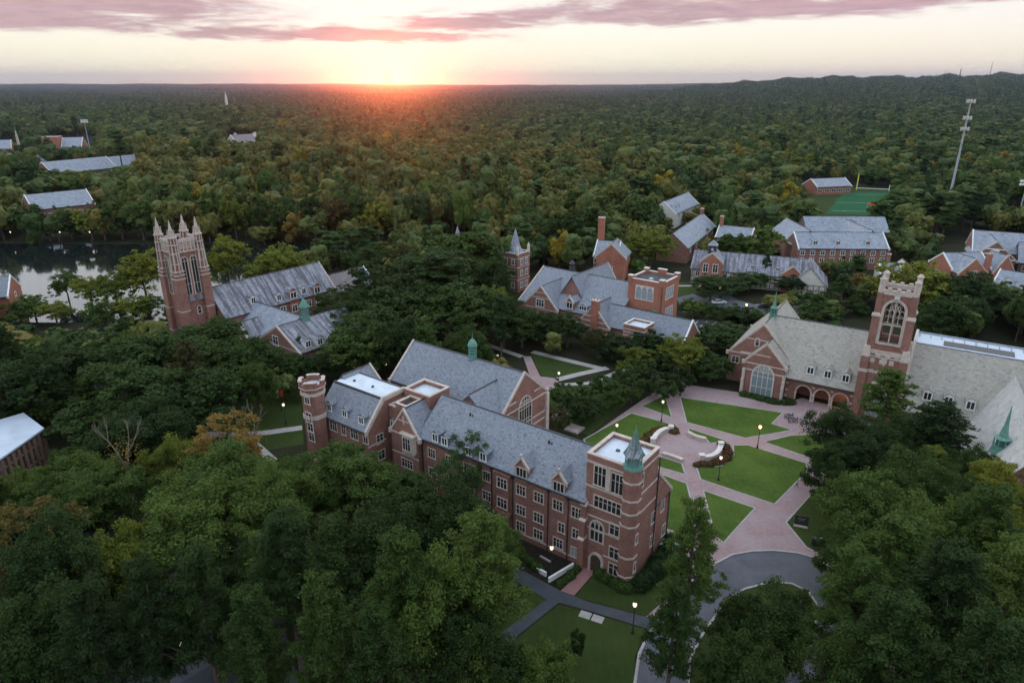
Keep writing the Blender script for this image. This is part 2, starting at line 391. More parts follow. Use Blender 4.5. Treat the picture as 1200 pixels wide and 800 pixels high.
    def chimney(s, x, y, z0, z1, w=1.1, d=.8, mat='brick', pots=2):
        c = MB(); c.box(x-w/2, x+w/2, y-d/2, y+d/2, z0, z1-.3, 0); c.box(x-w/2-.12, x+w/2+.12, y-d/2-.12, y+d/2+.12, z1-.3, z1, 1)
        for k in range(pots): c.frus(x-w/4+k*w/2, y, .16, .13, z1, z1+.5, 8, mi=2)
        s.part(c, 'chimney', [mat, 'stone', 'brick_orange'])
WC = {}
def arch_pts(w, h, k=1.15, n=8):
    "pointed arch outline, sill at z=-h/2"
    hw = w/2; zs = h/2-hw*k; pts = [(-hw, -h/2), (hw, -h/2), (hw, zs)]
    for i in range(1, n+1):
        t = i/n; pts.append((hw*math.cos(t*math.pi/2), zs+hw*k*math.sin(t*math.pi/2)))
    for i in range(n-1, -1, -1):
        t = i/n; pts.append((-hw*math.cos(t*math.pi/2), zs+hw*k*math.sin(t*math.pi/2)))
    return pts, zs
def window_mesh(w, h, n, kind, transom, surround, pane):
    key = (round(w, 2), round(h, 2), n, kind, transom, surround, pane)
    if key in WC: return WC[key]
    f = MB(); p = MB(); hw, hh = w/2, h/2; t = .17
    if kind == 'sq':
        f.box(-hw-t, -hw, -.09, .02, -hh, hh); f.box(hw, hw+t, -.09, .02, -hh, hh)
        f.box(-hw-t, hw+t, -.09, .02, hh, hh+t); f.box(-hw-t-.06, hw+t+.06, -.14, .02, -hh-t, -hh)
        for i in range(1, n): x = -hw+w*i/n; f.box(x-.06, x+.06, -.07, .02, -hh, hh)
        if transom and h > 1.2: f.box(-hw, hw, -.06, .02, hh*.25-.035, hh*.25+.035)
        p.face([(-hw, -.025, -hh), (hw, -.025, -hh), (hw, -.025, hh), (-hw, -.025, hh)])
    else:
        pts, zs = arch_pts(w, h); m = len(pts)
        cx, cz = 0, 0
        out, _ = arch_pts(w+2*t*1.6, h+2*t*1.2)
        for i in range(m):
            j = (i+1) % m; a, b, c, d = pts[i], pts[j], out[j], out[i]
            f.extr([(a[0], .02, a[1]), (b[0], .02, b[1]), (c[0], .02, c[1]), (d[0], .02, d[1])], (0, -.14, 0))
        for i in range(1, n):
            x = -hw+w*i/n; ztop = zs+hw*1.15*math.sqrt(max(0, 1-(x/hw)**2)); f.box(x-.07, x+.07, -.09, .02, -hh, ztop)
        for z in ([0.0] if h < 3.4 else [-h*.22, zs-h*.02]): f.box(-hw, hw, -.08, .02, z-.06, z+.06)
        if n >= 3:      # tracery: crossing ribs in the head
            cw = w/n
            for i in range(n+1):
                for sg in (-1, 1):
                    x0 = -hw+i*cw; q = None
                    for k in range(0, 9):
                        a_ = k/8*math.pi/2; x = x0+sg*cw*1.5*(1-math.cos(a_)); z = zs+cw*1.9*math.sin(a_)
                        if abs(x) > hw or z > zs+hw*1.15*math.sqrt(max(0, 1-(x/hw)**2)): break
                        if q: f.tube((q[0], -.04, q[1]), (x, -.04, z), .055, .055, 4)
                        q = (x, z)
        p.face([(a, -.025, b) for a, b in pts])
    WC[key] = (f.mesh('window', [surround]), p.mesh('pane', [pane])); return WC[key]
MC = {}
def merged(a, b):
    if (a.name, b.name) in MC: return MC[(a.name, b.name)]
    v = [tuple(x.co) for x in a.vertices]; k = len(v); v += [tuple(x.co) for x in b.vertices]
    f = [tuple(p.vertices) for p in a.polygons]; nf = len(f); f += [tuple(i+k for i in p.vertices) for p in b.polygons]
    me = bpy.data.meshes.new('dormer_window'); me.from_pydata(v, [], f)
    me.materials.append(a.materials[0]); me.materials.append(b.materials[0])
    me.polygons.foreach_set('material_index', [0]*nf+[1]*(len(f)-nf)); me.update(); MC[(a.name, b.name)] = me; return me
HAZE = 0.9e-4; SKY_STR = 1.0; SUN_E = 1.1; EXPO = 0.2; ANI = 0.93
SKY_STOPS = [(0, (1.0, .93, .70)), (.02, (.95, .90, .75)), (.045, (.90, .87, .82)), (.065, (.84, .82, .82)), (.09, (.9, .92, .98)), (.14, (1.15, 1.18, 1.25)), (1, (1.15, 1.28, 1.50))]
CLOUD_A = (.33, .18, .25); CLOUD_B = (.50, .30, .37)
# ================================================================== the long brick residence hall in the foreground
BL = []
hall = Bld('brick_hall', (10, 80), -36.5, 'long red brick hall with blue slate roof and square entrance tower at one end'); BL.append(hall)
H = hall
H.gable(-31.5, -.3, .45, 13.2, 11, 16, yr=6.4, ze1=9.2, cop=(0, 0), oh=.3)
mb = MB(); mb.extr([(-.3, 7.8, 0), (-.3, 7.8, 14.5), (-.3, 13.2, 9.2), (-.3, 13.2, 0)], (7.2, 0, 0)); H.part(mb, 'wall', 'brick'); H.cells.append((-.3, 6.9, 7.8, 13.2))
mb = MB(); mb.extr([(-.1, 7.82, 14.55), (-.1, 13.5, 8.95), (-.1, 13.5, 9.2), (-.1, 7.82, 14.8)], (6.8, 0, 0)); H.part(mb, 'roof', 'slate')
mb = MB(); mb.extr([(6.62, 7.82, 14.5), (6.62, 13.7, 8.7), (6.62, 13.7, 9.3), (6.62, 7.82, 15.1)], (.35, 0, 0)); H.part(mb, 'coping', 'stone')
# gabled bay with the oriel
H.gable(-37.2, -31.3, -.4, 7, 11, 15.2, axis='y', cop=(1, 0))
# left block, steep roof up to a flat white deck, stepped end gable
mb = MB(); mb.extr([(-52, -3.7, 0), (-52, -3.7, 11), (-52, .2, 15.3), (-52, 5.2, 15.3), (-52, 9, 11.5), (-52, 9, 0)], (12.5, 0, 0)); H.part(mb, 'wall', 'brick'); H.cells.append((-52, -39.5, -3.7, 9))
mb = MB(); mb.extr([(-51.9, -4.05, 10.7), (-51.9, .2, 15.35), (-51.9, .2, 15.6), (-51.9, -4.05, 10.95)], (12, 0, 0)); mb.extr([(-51.9, 5.2, 15.35), (-51.9, 9.3, 11.3), (-51.9, 9.3, 11.55), (-51.9, 5.2, 15.6)], (12, 0, 0)); H.part(mb, 'roof', 'slate')
mb = MB(); mb.box(-51.6, -39.9, .22, 5.18, 15.4, 15.62); H.part(mb, 'flat_roof', 'membrane')
mb = MB(); mb.box(-51.8, -39.9, .0, .3, 15.45, 15.75); mb.box(-51.8, -39.9, -4.25, -4.05, 10.75, 10.95); mb.box(-51.8, -39.9, 5.1, 5.4, 15.45, 15.75); H.part(mb, 'gutter', 'dark_metal')
mb = MB()
for x in (-39.75,): mb.extr([(x, -4.2, 10.3), (x, -4.2, 11.2), (x, .1, 15.95), (x, 5.3, 15.95), (x, 9.2, 12), (x, 9.2, 11.2), (x, 5.1, 15.2), (x, .3, 15.2)], (.45, 0, 0))
H.part(mb, 'coping', 'stone')
H.gable(-55, -48, 2, 8.4, 12.6, 16, axis='y', cop=(0, 1))
for u, v in ((386, 477), (404, 484.5), (423.5, 492.5)):
    H.dormer_at(u, v, lambda y: 11+(y+3.7)*1.10, 1.3, 1.35, 2.6)
H.win('y', -3.7, [(378.7, 493.7), (403, 503.7), (428.7, 513.7)], .95, 1.75, 2)
H.win('y', -3.7, [(391, 498.7), (415.5, 508.7)], 1.7, 1.75, 3)
for zz in (5.3, 1.9): H.win('y', -3.7, (-49.5, -47.2, -44.9, -42.6, -40.7), 1.2, 1.6, 2, z=zz)
H.win('x', -39.5, [(445, 513.7), (447.2, 532.5), (448.5, 556)], 1.3, 1.6, 2, side=1)
mb = MB(); mb.box(-39.5, -39.4, -3.8, .2, 8.0, 8.25); mb.box(-51.9, -39.4, -3.8, -3.7, 3.6, 3.85); H.part(mb, 'stone_band', 'stone')
# battlemented stair turret
tx0, tx1, ty0, ty1 = -52.7, -49.3, -6.9, -3.4
mb = MB(); c = .9
oct_ = lambda e: [(tx0+c-e*.4, ty0-e), (tx1-c+e*.4, ty0-e), (tx1+e, ty0+c-e*.4), (tx1+e, ty1-c+e*.4), (tx1-c+e*.4, ty1+e), (tx0+c-e*.4, ty1+e), (tx0-e, ty1-c+e*.4), (tx0-e, ty0+c-e*.4)]
mb.extr([(x, y, 0) for x, y in oct_(0)], (0, 0, 17)); H.part(mb, 'turret_wall', 'brick'); H.cells.append((tx0, tx1, ty0, ty1))
mb = MB()
pts = oct_(.32); pin = oct_(-.1)
for i in range(8):
    j = (i+1) % 8; a, b, d, e = pts[i], pts[j], pin[j], pin[i]
    mb.extr([(*a, 17), (*b, 17), (*d, 17), (*e, 17)], (0, 0, .55))
    lerp = lambda p, q, t: (p[0]+(q[0]-p[0])*t, p[1]+(q[1]-p[1])*t)
    if i % 2 == 0:
        for t0, t1 in ((-.04, .26), (.74, 1.04)): mb.extr([(*lerp(a, b, t0), 17.55), (*lerp(a, b, t1), 17.55), (*lerp(e, d, t1), 17.55), (*lerp(e, d, t0), 17.55)], (0, 0, .55))
    else: mb.extr([(*a, 17.55), (*b, 17.55), (*d, 17.55), (*e, 17.55)], (0, 0, .55))
H.part(mb, 'battlement', 'brick')
mb = MB()
for z, h, e in ((15.6, .5, .22), (16.9, .14, .4), (11.2, .75, .14), (3.4, .3, .12)):
    a_, b_ = oct_(e), oct_(-.02)
    for i in range(8):
        j = (i+1) % 8; mb.extr([(*a_[i], z), (*a_[j], z), (*b_[j], z), (*b_[i], z)], (0, 0, h))
a_, b_ = oct_(.4), oct_(-.18)
for i in range(8):
    j = (i+1) % 8
    if i % 2: mb.extr([(*a_[i], 18.1), (*a_[j], 18.1), (*b_[j], 18.1), (*b_[i], 18.1)], (0, 0, .12))
    else:
        for t0, t1 in ((-.04, .26), (.74, 1.04)): mb.extr([(*lerp(a_[i], a_[j], t0), 18.1), (*lerp(a_[i], a_[j], t1), 18.1), (*lerp(b_[i], b_[j], t1), 18.1), (*lerp(b_[i], b_[j], t0), 18.1)], (0, 0, .12))
H.part(mb, 'stone_band', 'stone')
mb = MB(); mb.extr([(x, y, 17.0) for x, y in oct_(-.11)], (0, 0, .1)); H.part(mb, 'flat_roof', 'membrane')
H.win('y', ty0, [(360, 467.5)], 1.1, 1.7, 2); H.win('y', ty0, [(362, 489), (364, 500.5), (365.5, 511)], 1.3, 1.7, 2)
# link between the blocks
H.flat(-39.3, -37.3, 1.2, 9, 13.8, par=.3); H.flat(-38.9, -33, 4.6, 9.6, 15.3, par=.7); H.flat(-37.2, -34.6, .8, 4.4, 14.6, par=.6, deck='tar', pw=.25)
H.dormer(-38.4, 1.0, 10.4, 1.1, 1.1, 1.5)
# gabled bay: oriel, doorway
q = H.hit(477.5, 520, 'y', -.9); mb = MB()
mb.extr([(q.x-1.5, -.4, q.z-1.5), (q.x-1.0, -1.1, q.z-1.5), (q.x+1.0, -1.1, q.z-1.5), (q.x+1.5, -.4, q.z-1.5)], (0, 0, 3.0)); mb.box(q.x-1.6, q.x+1.6, -1.25, -.4, q.z+1.5, q.z+1.75); mb.box(q.x-1.3, q.x+1.3, -.95, -.4, q.z-2.0, q.z-1.5); H.part(mb, 'oriel', 'stone')
H.win('y', -1.1, (q.x,), 1.6, 2.2, 3, z=q.z)
q2 = H.hit(477.5, 543, 'y', -.4); H.win('y', -.4, (q2.x,), 2.4, 1.5, 4, z=q2.z); H.win('y', -.4, (q2.x,), 1.7, 3.0, 2, kind='arch', z=1.7)
mb = MB(); mb.box(-37.3, -31.2, -.5, -.4, 10.6, 10.85); mb.box(-37.3, -31.2, -.5, -.4, 6.9, 7.1); mb.box(-35.4, -33.1, -.5, -.4, 13.2, 13.4); mb.box(-34.4, -34.1, -.5, -.4, 12.7, 14.2); H.part(mb, 'stone_band', 'stone')
# wing windows
wx = [(-11.2, 3), (-8.0, 3), (-4.75, 3), (-1.6, 2)]
H.win('y', .45, (-11.1, -7.9, -4.6), 1.5, 1.55, 3, z=8.6); H.win('y', .45, (-1.45,), 1.5, 1.55, 3, z=8.6)
H.win('y', .45, (-11.1, -7.9), 1.5, 1.5, 3, z=5.1); H.win('y', .45, (-3.9, -1.5), .95, 1.5, 2, z=5.1)
H.win('y', .45, (-11.1, -7.9, -4.4), 1.5, 1.5, 3, z=2.2); H.win('y', .45, (-1.3,), 1.6, 1.5, 3, z=1.9, pane='glass_pale')
H.win('y', .45, (-14.4,), 1.5, 1.6, 3, z=8.3); H.win('y', .45, (-17.6,), 1.3, 1.55, 3, z=8.6); H.win('y', .45, (-20.8,), 2.6, 1.55, 5, z=8.7)
H.win('y', .45, (-25.2, -29), 1.4, 1.55, 3, z=8.7)
for zz in (5.1, 2.1): H.win('y', .45, (-14.4, -17.6, -21, -25.2, -29), 1.5, 1.5, 3, z=zz)
# stone bay with curved head on the wing
mb = MB(); mb.box(-16, -12.8, -.1, .45, 3.4, 3.8); mb.box(-16, -12.8, -.15, .45, 10.3, 10.55); mb.box(-15.6, -13.2, .15, .45, 0, 10.3); H.part(mb, 'bay', 'brick')
H.win('y', .15, (-14.4,), 1.7, 1.6, 3, z=8.7); H.win('y', .15, (-14.4,), 1.7, 1.6, 3, z=5.2)
for u, v in ((510, 512.5), (521, 517), (549, 528.5), (566, 535)):
    H.dormer_at(u, v, lambda y: 11.2+(y-.45)*.84, 1.3, 1.4, 2.6)
for u, v in ((611.2, 552.5), (655, 569.5)):
    q = H.hit(u, v, 'y', .35); H.dormer(q.x, .33, q.z-1.3, 2.3, 2.0, 4.4, wall='brick', n=3, front='stone', cop='stone', pitch=1.15)
# downpipes on the wing
mb = MB()
for x in (-12.6, -6.2, -2.8, -16.6, -23, -31): mb.tube((x, .3, 0), (x, .3, 10.8), .09, .09, 6); mb.box(x-.18, x+.18, .1, .44, 10.2, 10.6)
H.part(mb, 'downpipe', 'dark_metal')
mb = MB(); mb.box(-31, -.3, .35, .45, .9, 1.1); H.part(mb, 'stone_band', 'stone')
# roof vents
mb = MB()
for x, y in ((-24.5, 5.0), (-9.3, 5.0)):
    z = 11+(y-.45)/5.95*5; mb.frus(x, y, .16, .16, z, z+.7, 8); mb.frus(x+.5, y, .1, .1, z, z+.5, 8)
H.part(mb, 'roof_vent', 'dark_metal')
# entrance tower
H.flat(-.3, 6.9, .7, 7.8, 17.9, par=.55)
H.bands(-.3, 6.9, .7, 7.8, (17.25, 13.5), out=.07)
H.bands(-.3, 6.9, .7, 7.8, (10.5,), out=.07, h=.22)
mb = MB(); mb.box(-.37, 6.0, .6, .7, 6.9, 7.1); mb.box(2.9, 6.0, .6, .7, 3.2, 3.4); mb.box(-.37, 6.9, .6, .7, 8.9, 9.08); H.part(mb, 'stone_band', 'stone')
mb = MB()   # stepped buttresses at the tower's left corner
for z0, z1, d in ((0, 5, 1.0), (5, 8, .75), (8, 10.4, .5)): mb.box(-.75, .15, .7-d, .72, z0, z1)
H.part(mb, 'buttress', 'brick')
mb = MB()
for z, d in ((5, 1.0), (8, .75), (10.4, .5)): mb.extr([(-.8, .7-d-.1, z), (-.8, .72, z), (-.8, .72, z+.7), (-.8, .7-d-.1, z+.15)], (1.0, 0, 0))
H.part(mb, 'buttress_cap', 'stone')
H.win('y', .7, [(703.3, 558), (723.5, 567)], 1.7, 2.9, 3)
mb = MB(); q = H.hit(712.5, 560, 'y', .4); mb.box(q.x-.35, q.x+.35, .35, .7, q.z-2.0, q.z+.9); mb.extr([(q.x-.35, .35, q.z+.9), (q.x+.35, .35, q.z+.9), (q.x, .35, q.z+1.6)], (0, .35, 0)); H.part(mb, 'niche', 'stone')
H.win('y', .7, [(711.8, 592)], 4.0, 1.75, 6)
H.win('y', .7, [(699.5, 622)], 1.9, 3.2, 3, kind='arch'); H.win('y', .7, [(720.2, 620.5), (719.6, 648), (718.8, 667)], 1.35, 1.7, 2)
# doorway
mb = MB(); q = H.hit(699, 655, 'y', .7); pts, _ = arch_pts(1.7, 3.0); out, _ = arch_pts(2.4, 3.6)
for i in range(len(pts)):
    j = (i+1) % len(pts); a, b, c_, d = pts[i], pts[j], out[j], out[i]
    mb.extr([(q.x+a[0], .72, 1.5+a[1]), (q.x+b[0], .72, 1.5+b[1]), (q.x+c_[0], .72, 1.5+c_[1]), (q.x+d[0], .72, 1.5+d[1])], (0, -.35, 0))
dr = H.part(mb, 'door_surround', 'stone')
mb = MB(); mb.face([(q.x+a, .66, 1.5+b) for a, b in pts]); mb.build('door', 'timber', dr)
H.win('x', 6.9, [(751.5, 563.5)], 1.0, 1.9, 2, side=1); H.win('x', 6.9, [(765, 606), (763.5, 632.5)], 1.05, 1.7, 2, side=1)
H.win('x', 6.9, [(776, 592), (777, 620.5)], 1.0, 1.7, 2, side=1)
mb = MB(); mb.box(6.9, 6.97, 7.8, 13.1, 8.6, 8.8); mb.tube((7.05, 7.95, 0), (7.05, 7.95, 17), .09, .09, 6); mb.tube((7.05, 12.7, 0), (7.05, 12.7, 9), .09, .09, 6); H.part(mb, 'downpipe', 'dark_metal')
# corner turret with glazed lantern
cx, cy, r = 6.2, 1.35, 1.3
mb = MB(); mb.frus(cx, cy, r, r, 0, 18.3, 8); tw = H.part(mb, 'corner_turret', 'brick')
mb = MB()
for z in (1.5, 4.6, 9.6, 11.6, 13.6, 16.3): mb.frus(cx, cy, r+.1, r+.1, z, z+.25, 8)
mb.frus(cx, cy, r+.25, r+.25, .0, .5, 8); mb.build('stone_band', 'stone', tw)
mb = MB(); mb.frus(cx, cy, r+.1, r+.02, 18.3, 18.75, 8, mi=0)
for k in range(8):
    a = math.pi/8+k*math.pi/4; mb.tube((cx+1.02*math.cos(a), cy+1.02*math.sin(a), 18.7), (cx+1.02*math.cos(a), cy+1.02*math.sin(a), 20.2), .1, .11, 6, 0)
mb.frus(cx, cy, 1.12, 1.12, 18.75, 19.0, 8, mi=0); mb.frus(cx, cy, 1.12, 1.15, 20.1, 20.25, 8, mi=0); mb.frus(cx, cy, .86, .86, 18.8, 20.15, 8, mi=1)
ln = H.part(mb, 'lantern', ['copper', 'glass_lead'])
mb = MB(); mb.frus(cx, cy, 1.4, .8, 20.2, 21.2, 8); mb.frus(cx, cy, .8, .1, 21.3, 23.3, 8)
mb.build('spire', 'slate_old', ln)
mb = MB()
for k in range(8):
    a = math.pi/8+k*math.pi/4
    mb.tube((cx+1.42*math.cos(a), cy+1.42*math.sin(a), 20.2), (cx+.82*math.cos(a), cy+.82*math.sin(a), 21.23), .06, .06, 4); mb.tube((cx+.82*math.cos(a), cy+.82*math.sin(a), 21.23), (cx+.12*math.cos(a), cy+.12*math.sin(a), 23.35), .06, .05, 4)
mb.frus(cx, cy, .2, .2, 23.2, 23.5, 8); mb.frus(cx, cy, .14, .02, 23.5, 24.5, 8); mb.build('finial', 'copper', ln)
H.win('x', cx+r*math.cos(math.pi/8)+.0, (cy,), .5, 1.3, 1, side=1, z=7.6); H.win('x', cx+r*math.cos(math.pi/8), (cy,), .5, 1.3, 1, side=1, z=3.0)
# small deck hatches on the white roofs
mb = MB(); mb.box(2.1, 2.6, 4.2, 4.6, 17.96, 18.2); mb.box(-49, -48.7, 2, 2.4, 15.6, 15.9); mb.box(-44.5, -44.2, 2.2, 2.6, 15.6, 15.9); H.part(mb, 'roof_hatch', 'dark_metal')
# great hall behind
H.gable(-50, -23.2, 11.9, 25, 12.4, 18, cop=(1, 1), yr=18.4)
H.gable(-32, -23.6, 9, 18, 12.2, 16.2, axis='y', cop=(0, 0))
H.win('x', -23.2, (18.4,), 3.6, 6.2, 5, side=1, kind='arch', z=10.6)
H.bands(-50, -23.2, 11.9, 25, (12.0, 7.0, 8.4), out=.07)
mb = MB()
for y, z in ((14.5, 13.6), (22.3, 13.6)): mb.box(-23.25, -23.1, y-1.2, y+1.2, z, z+.22)
for y0, y1, h in ((11.4, 12.2, 11.5), (24.7, 25.6, 12)): mb.box(-23.6, -22.8, y0, y1, 0, h)
H.part(mb, 'stone_band', 'stone')
# copper cupola
q = H.hit(554, 421, 'y', 18.4); cx, cy = q.x, 18.4
mb = MB(); mb.frus(cx, cy, .75, .75, 17.6, 18.7, 8, mi=0)
for i in range(6): mb.frus(cx, cy, .72 if i % 2 else .8, .72 if i % 2 else .8, 18.7+i*.3, 19.0+i*.3, 8, mi=i % 2)
mb.frus(cx, cy, .95, .95, 20.5, 20.65, 8); mb.frus(cx, cy, .9, .78, 20.65, 21.1, 12); mb.frus(cx, cy, .78, .45, 21.1, 21.6, 12); mb.frus(cx, cy, .45, .1, 21.6, 21.95, 12); mb.tube((cx, cy, 21.9), (cx, cy, 23.2), .06, .03, 6)
H.part(mb, 'cupola', ['copper', 'copper_dark'])
mb = MB(); mb.frus(-27.8, 21.2-3.6, .15, .15, 16.6, 17.2, 8); H.part(mb, 'roof_vent', 'dark_metal')

# ================================================================== hall with bell tower on the right
chapel = Bld('arcaded_hall', P(933.7, 468.4), -33, 'brick hall with grey slate roof, open arcade and tall square bell tower with stone tracery'); BL.append(chapel)
B = chapel
ZR = 14.6
# arcade wall: one wall with three open arches
def arcade(B, x0, x1, y, zt, cxs, w, zspring, th=.6):
    pts = [(x0, 0)]; hw = w/2
    for c in cxs:
        pts.append((c-hw, 0))
        for i in range(0, 9): t = i/8*math.pi/2; pts.append((c-hw*math.cos(t), zspring+hw*1.15*math.sin(t)))
        for i in range(7, -1, -1): t = i/8*math.pi/2; pts.append((c+hw*math.cos(t), zspring+hw*1.15*math.sin(t)))
        pts.append((c+hw, 0))
    pts += [(x1, 0), (x1, zt), (x0, zt)]
    mb = MB(); mb.extr([(a, y, b) for a, b in pts], (0, th, 0)); w_ = B.part(mb, 'arcade_wall', 'brick')
    mb = MB()
    for c in cxs:
        rim = [(c-hw, 0)]+[(c-hw*math.cos(i/8*math.pi/2), zspring+hw*1.15*math.sin(i/8*math.pi/2)) for i in range(9)]+[(c+hw*math.cos(i/8*math.pi/2), zspring+hw*1.15*math.sin(i/8*math.pi/2)) for i in range(7, -1, -1)]+[(c+hw, 0)]
        for a, b in zip(rim[:-1], rim[1:]):
            def o(p): dx, dz = p[0]-c, max(0, p[1]-zspring); l = math.hypot(dx, dz) or 1; return (p[0]+dx/l*.3, p[1]+dz/l*.3)
            a2, b2 = o(a), o(b); mb.extr([(a[0], y+.3, a[1]), (b[0], y+.3, b[1]), (b2[0], y+.3, b2[1]), (a2[0], y+.3, a2[1])], (0, -.38, 0))
    for c in [(a+b)/2 for a, b in zip(cxs[:-1], cxs[1:])]+[x0+.4, x1-.4]:
        for z in (.4, 1.7, 3.4): mb.box(c-.3, c+.3, y-.1, y+.1, z, z+.45)
    B.part(mb, 'arch_surround', 'stone')
ax = [B.hit(u, v, 'y', 0).x for u, v in ((941, 462), (962.5, 467), (984, 471.5))]
arcade(B, -2.9, 10.9, 0, 4.9, ax, 2.9, 1.9)
mb = MB(); mb.box(-2.9, 10.9, 3.6, 4.2, 0, 8); B.part(mb, 'wall', 'brick'); B.cells.append((-3, 11, -1, 24))
mb = MB(); mb.box(-2.9, 10.9, .6, 3.6, 4.6, 4.75); B.part(mb, 'arcade_ceiling', 'plaster')
mb = MB(); mb.box(-2.9, 10.9, 4.2, 22.5, 0, 4.9); mb.extr([(-9, 4.2, 4.9), (-9, 22.5, 4.9), (-9, 11, ZR-.1)], (19.9, 0, 0)); B.part(mb, 'wall', 'brick')
mb = MB(); t = .22; mb.extr([(-9.5, -1.0, 4.9), (-9.5, 11, ZR), (-9.5, 23, 4.9), (-9.5, 23, 4.9+t), (-9.5, 11, ZR+t), (-9.5, -1.0, 4.9+t)], (20.9, 0, 0)); B.part(mb, 'roof', 'slate_warm')
mb = MB(); mb.box(-2.9, 10.9, -1.2, -1.0, 4.85, 5.05); mb.box(-9, 11.2, 10.88, 11.12, ZR+t-.02, ZR+t+.1); B.part(mb, 'gutter', 'dark_metal')
B.gable(-16.5, -2.6, 3, 24, 7, ZR, axis='y', roof='slate_warm', cop=(1, 1))
B.gable(-11.6, -3.2, -1.6, 8, 7.3, 11.8, axis='y', roof='slate_warm', cop=(1, 0))
B.win('y', -1.6, [(893.2, 446)], 4.4, 7.2, 4, kind='arch', pane='glass_lead', surround='stone_pale')
mb = MB()
for z in (6.9, 5.3): mb.box(-11.7, -3.1, -1.7, -1.6, z, z+.28)
for x in (-11.9, -3.3):
    for z0, z1, d in ((0, 3.2, .8), (3.2, 5.6, .5)): mb.box(x, x+.6, -1.6-d, -1.6, z0, z1)
B.part(mb, 'stone_band', 'stone')
mb = MB(); mb.box(-16.6, -2.5, 2.9, 3, 7.0, 7.3); mb.box(-14, -5, 2.9, 3, 10.9, 11.15); mb.box(-12.8, -6.3, -1.72, -1.6, 9.1, 9.35); B.part(mb, 'stone_band', 'stone')
B.win('y', 3, [(887.6, 400.5)], .7, 1.7, 1, kind='arch'); B.win('y', 3, [(861.8, 420.8)], 1.5, 1.4, 2)
for u, v in ((949.8, 434), (970, 438.6), (991, 443.4)):
    B.dormer_at(u, v, lambda y: 5.1+(y+1)*.808, 1.55, 1.6, 2.6, wall='white_paint', roof='slate_warm')
# copper fleche at the crossing
def fleche(B, x, y, z, zt, r=.85):
    mb = MB(); mb.frus(x, y, r*1.25, r, z-.6, z+.5, 8); mb.frus(x, y, r*1.15, r*1.15, z+.5, z+.62, 8)
    for k in range(8):
        a = math.pi/8+k*math.pi/4; mb.tube((x+r*math.cos(a), y+r*math.sin(a), z+.5), (x+r*math.cos(a), y+r*math.sin(a), z+2.0), .09, .09, 4)
    mb.frus(x, y, r*.72, r*.72, z+.55, z+2.0, 8, mi=1); mb.frus(x, y, r*1.1, r*.8, z+1.95, z+2.3, 8); mb.frus(x, y, r*.62, r*.3, z+2.3, z+(zt-z)*.55, 8); mb.frus(x, y, r*.3, .04, z+(zt-z)*.55, zt, 8)
    B.part(mb, 'fleche', ['copper', 'copper_dark'])
fleche(B, -9.55, 11, ZR, 20.5, .8)
# bell tower
X0, X1, Y0, Y1 = 10.9, 19.3, -1.4, 6.6
mb = MB(); mb.box(X0+.5, X1-.5, Y0+.5, Y1-.5, 0, 15.5)
for a in (X0, X1-1.5):
    for b in (Y0, Y1-1.5): mb.box(a, a+1.5, b, b+1.5, 0, 13.4)
B.part(mb, 'tower_wall', 'brick'); B.cells.append((X0, X1, Y0, Y1))
mb = MB(); o_ = .06
for z, h in ((10.0, .7), (13.4, .3)):
    mb.box(X0+.5-o_, X1-.5+o_, Y0+.5-o_, Y1-.5+o_, z, z+h)
    for a in (X0, X1-1.5):
        for b in (Y0, Y1-1.5): mb.box(a-o_, a+1.5+o_, b-o_, b+1.5+o_, z+.003, z+h+.003)
for a in (X0, X1-1.5):
    for b in (Y0, Y1-1.5): mb.frus(a+.75, b+.75, 1.15, .8, 13.7, 15.6, 4)
mb.box(X0+1.2, X1-1.2, Y0+.35, Y1-.35, 14.2, 15.0)
n = 6
for i in range(n):      # checker of stone and brick under the belfry
    x = X0+1.6+i*(X1-X0-3.2)/n; w_ = (X1-X0-3.2)/n
    z = 13.35 if i % 2 else 12.2
    mb.box(x, x+w_, Y0+.4, Y0+.5, z-.0, z+.95)
    y = Y0+1.6+i*(Y1-Y0-3.2)/n; mb.box(X1-.5, X1-.4, y, y+(Y1-Y0-3.2)/n, z, z+.95)
mb.extr([(14.6, Y0+.36, 12.4), (15.6, Y0+.36, 12.4), (15.6, Y0+.36, 13.4), (14.6, Y0+.36, 13.4)], (0, .14, 0)); mb.extr([(14.6, Y0+.36, 12.4), (15.1, Y0+.36, 11.8), (15.6, Y0+.36, 12.4)], (0, .14, 0))
B.part(mb, 'stone_band', 'stone')
U0, U1, V0, V1 = 11.7, 18.5, -.5, 5.7; ZT = 27.2; cxm = (U0+U1)/2; cym = (V0+V1)/2
# belfry walls with a great open arch in each side
def arch_wall(zb, zt, L0, L1, c, w, zs0, h):
    hw = w/2; pts, zs = arch_pts(w, h); pts = [(c+a, zs0+h/2+b) for a, b in pts]
    # outline with the opening cut in as a slit polygon, left and right halves
    top = [p for p in pts]; n = len(pts); apex = max(range(n), key=lambda i: pts[i][1])
    right = pts[1:apex+1]; left = [pts[0]]+pts[:apex-1:-1]
    A = [(c, zb), (c+hw, zb)] if False else None
    R_ = [(c, zb), (L1, zb), (L1, zt), (c, zt)]+[pts[apex]]+list(reversed(right))+[(c, zs0)]
    L_ = [(c, zb), (L0, zb), (L0, zt), (c, zt)]+[pts[apex]]+list(reversed(left))[0:]+[(c, zs0)]
    L_ = [(c, zb), (L0, zb), (L0, zt), (c, zt), pts[apex]]+pts[apex+1:]+[pts[0], (c, zs0)]
    return R_, L_, pts
mb = MB(); ZS, HO, WO = 16.6, 8.6, 3.5
for (y) in (V0, V1-.7):
    for poly in arch_wall(15.0, ZT-.8, U0, U1, cxm, WO, ZS, HO)[:2]: mb.extr([(a, y, b) for a, b in poly], (0, .7, 0))
